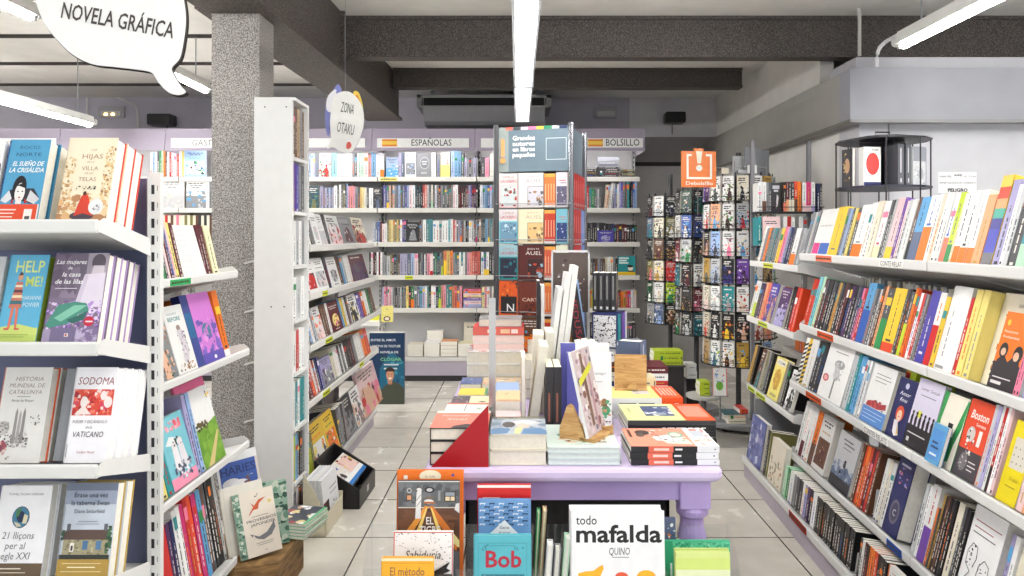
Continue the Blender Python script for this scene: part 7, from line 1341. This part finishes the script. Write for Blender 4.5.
rb(397, 459, 481, 1.965, .42, .012, C(92,94,98), 'picture book El tigre with a grey room and orange striped floor', vmap([('r',0,.985,1,1,C(236,232,226)),('r',0,.48,1,.985,C(100,103,106)),('n',0,.5,1,.97,[C(84,86,90),C(116,118,122)],40,3,.12),('r',0,0,1,.48,WOODB),('n',0,.02,1,.47,[C(80,48,32),C(110,70,46)],40,4,.2),('r',0,.475,1,.49,C(214,206,196)),
   ('p',[(.05,.0),(.0,.1),(.44,.52),(.5,.5)],C(226,150,60)),('p',[(.95,.0),(1,.12),(.56,.52),(.5,.5)],C(214,120,50)),('p',[(.2,.06),(.46,.48),(.48,.48),(.3,.06)],C(240,206,110)),('p',[(.7,.06),(.53,.48),(.55,.48),(.8,.08)],C(240,206,110)),('p',[(0,.1),(.1,.2),(.2,.18),(.08,.06)],C(236,222,150)),('p',[(.9,.2),(1,.12),(1,.04),(.84,.12)],C(236,222,150)),('p',[(.28,.36),(.30,.78),(.34,.86),(.38,.84),(.37,.36)],C(228,224,222)),('e',.34,.84,.04,.03,C(228,224,222)),('l',.30,.5,.37,.62,.002,C(150,150,150)),('l',.30,.62,.37,.74,.002,C(150,150,150)),
   ('e',.51,.83,.085,.06,C(40,40,44)),('e',.51,.83,.05,.035,C(200,196,200)),('e',.50,.60,.08,.045,C(232,226,222)),('p',[(.43,.66),(.46,.7),(.56,.7),(.59,.66)],C(130,110,90)),('r',.42,.56,.60,.60,C(180,110,70)),('r',.13,.62,.23,.74,C(70,60,54)),('r',.145,.635,.215,.725,C(214,150,110)),('e',.18,.82,.04,.05,C(190,188,184)),('e',.18,.82,.025,.03,C(90,92,96)),('r',.75,.60,.94,.80,C(74,62,56)),('r',.77,.62,.84,.70,C(226,206,170)),('r',.855,.62,.92,.70,C(226,206,170)),('r',.77,.715,.92,.785,C(150,160,170)),('r',.65,.62,.69,.82,C(150,150,150)),('p',[(.92,.46),(.94,.56),(1,.58),(1,.42)],C(220,216,214)),
   ('t','EL',.52,.30,.085,C(244,238,230),'c',.02,0,.12),('t','TIGRE',.52,.20,.085,C(244,238,230),'c',.02,0,.34)], lambda v: .78+(v-.48)*.42 if v > .48 else .78+(v-.48)*.75), lean=4)
def birds():
    R = random.Random(8); d = []
    for k in range(95):
        u, v = R.uniform(.03, .97), R.uniform(.42, .99)
        if .2 < u < .8 and .5 < v < .68: continue
        if R.random() < .5: d.append(('e', u, v, R.uniform(.006, .015), R.uniform(.005, .010), C(30,28,30)))
        else: a = R.uniform(0, 6.28); d.append(('l', u, v, u+.04*math.cos(a), v+.03*math.sin(a), .0007, C(90,88,90)))
    return d
rb(392, 452, 532, 1.885, .36, .016, C(246,244,244), 'white book Sabiduría speckled with black dots and lines', vmap([('r',0,-.88,.015,1,C(206,70,60)),('r',0,.985,1,1,C(206,70,60)),('r',.985,-.88,1,1,C(206,70,60))] + birds() + [('t','Sabiduría',.5,.545,.11,C(40,38,40),'c',0,.25,.60),('p',[(.6,.28),(.75,.36),(.96,.50),(.9,.38),(.97,.34),(.8,.26),(.7,.2)],C(26,24,28)),('r',.55,.24,1,.28,C(60,58,60))], lambda v: 1-(1-v)*.53), lean=6)
rb(379, 432, 558.5, 1.79, .30, .018, C(240,172,40), 'amber cover El método at the lower left of the rack', [('r',0,.98,1,1,C(240,226,190)),('t','El método',.5,.865,.095,C(130,90,70),'c',.005,0,.66),('t','del',.5,.76,.08,C(130,90,70),'c'),('r',.06,.96,.94,.965,C(226,150,40))], lean=6)
rb(477, 531, 485, 1.995, .42, .016, C(206,34,32), 'red topped book behind the blue cat pattern cover', [('r',0,.975,1,1,C(240,226,222)),('r',.1,.88,.42,.89,C(244,206,200))], lean=3)
def cats():
    d = []
    for r in range(7):
        for q in range(6):
            u, v = .02 + q*.18 + (.09 if r % 2 else 0), .90 - r*.075
            c = C(36,50,86) if (q+r) % 2 else C(226,232,240)
            d += [('p', [(u, v), (u+.10, v), (u+.13, v+.028), (u+.10, v+.022), (u+.02, v+.026)], c), ('r', u+.01, v-.02, u+.025, v, c), ('r', u+.085, v-.02, u+.10, v, c)]
    return [x for x in d if all((p[0] <= 1) for p in (x[1] if x[0] == 'p' else [(x[3], 0)]))]
rb(478, 531, 499.5, 1.965, .42, .014, C(110,156,206), 'blue cover patterned with small cats and a white triangle', vmap(cats() + [('p',[(.14,.16),(.84,.16),(.5,.56)],C(232,234,236)),('t','Gatos',.5,.36,.04,C(60,66,80),'c',.005,.2),('t','ilustres',.5,.24,.04,C(60,66,80),'c',.005,.2)], lambda v: 1-(1-v)*.43), lean=4)
TEA = C(86,176,190)
rb(473, 531.5, 535.5, 1.865, .36, .018, TEA, 'teal hardback with a short title in big red letters', [('l',.08,.93,.92,.93,.001,C(50,130,146)),('l',.08,.93,.08,.1,.001,C(50,130,146)),('l',.92,.93,.92,.1,.001,C(50,130,146)),('n',.12,.86,.3,.92,[C(60,140,156)],12,3,.03),('n',.7,.86,.9,.92,[C(60,140,156)],12,4,.03),('r',.3,.905,.7,.91,C(60,140,156)),('t','Bob',.52,.71,.215,C(176,36,60),'c',.02,0,.62),('r',.14,.595,.88,.645,C(44,120,136)),('t','Escribe tu historia',.51,.608,.035,C(214,232,236),'c',0,0,.66)], lean=6)
# slim books seen edge on, between the stacks
for i, (a, b, yt, Y, c, ro, pc) in enumerate(((532.5,536,511,2.0,'gn',3,C(226,222,196)),(537,541,509,2.02,'tn',4,C(232,226,200)),(541,547,543,1.93,'lg',4,C(232,230,222)),(549,555,547,1.93,'gy',4,C(222,220,210)),(556.5,562.5,536,1.93,'lm',5,C(230,230,222)))):
    up(a, b, Y-.02, .3625 if Y < 1.99 else .4225, .038, Z_at(yt, Y)-(.36 if Y < 1.99 else .42), c, f"slim book seen edge on, {ordinal(i+1)} from left between the teal and the white covers", roll=ro, fore=True, kind='picture_book', pages=pc, hard=True)
# big white collected strips volume
YM = 1.872; W = X_at(666, YM)-X_at(571, YM); H = Z_at(510, YM+.024)-.367
MF = [('t','todo',.06,.895,.10,C(30,28,32),'l',.004,0,.22),('t','mafalda',.06,.762,.185,C(26,25,28),'l',.022,0,.91),('t','QUINO',.52,.665,.08,C(50,48,52),'c',0,.1,.22),('r',.44,.645,.62,.649,C(60,58,62))]
MF += [('p',[(.08,.525),(.16,.54),(.24,.545),(.30,.575),(.34,.59),(.35,.56),(.30,.48),(.2,.40),(.08,.42)],C(242,176,40)),('e',.54,.50,.07,.035,C(226,90,60)),('e',.80,.50,.10,.05,C(242,176,40))]
book(Tr(X_at(571, YM), YM, .366) @ Rx(-4), W, .053, H, C(236,236,238), 'very large white volume with a bold two line black title', 'picture_book', 'book', front=MF, hard=True, pages=C(240,238,236))
GRN = C(70,186,140)
rb(664, 731, 541, 2.0, .42, .012, GRN, 'green cover with a darker leaf doodle band behind the lime one', [('r',.1,.86,1,.985,C(96,200,158)),('n',.12,.87,.99,.98,[C(50,150,116),C(150,220,190),C(60,166,126)],70,3,.035),('r',0,0,.14,1,C(52,166,120)),('r',.1,.36,.13,.6,C(226,232,230))], lean=4)
rb(677, 732, 552, 1.885, .36, .012, C(212,224,140), 'lime yellow cover at the lower right of the rack', [('r',0,0,1,.80,C(224,230,190)),('r',0,.80,1,.93,C(206,222,124))], lean=5)
rb(676, 731, 549, 1.905, .36, .010, C(200,218,130), 'lime backed twin just behind the lime yellow cover', [], lean=5)
rb(664, 676, 518, 2.03, .42, .010, C(90,100,130), 'narrow patterned spine between the white volume and the table leg', [('n',0,.3,1,.95,[C(60,50,60),C(206,120,60),C(226,226,226),C(70,90,150)],30,3,.2)], lean=2)
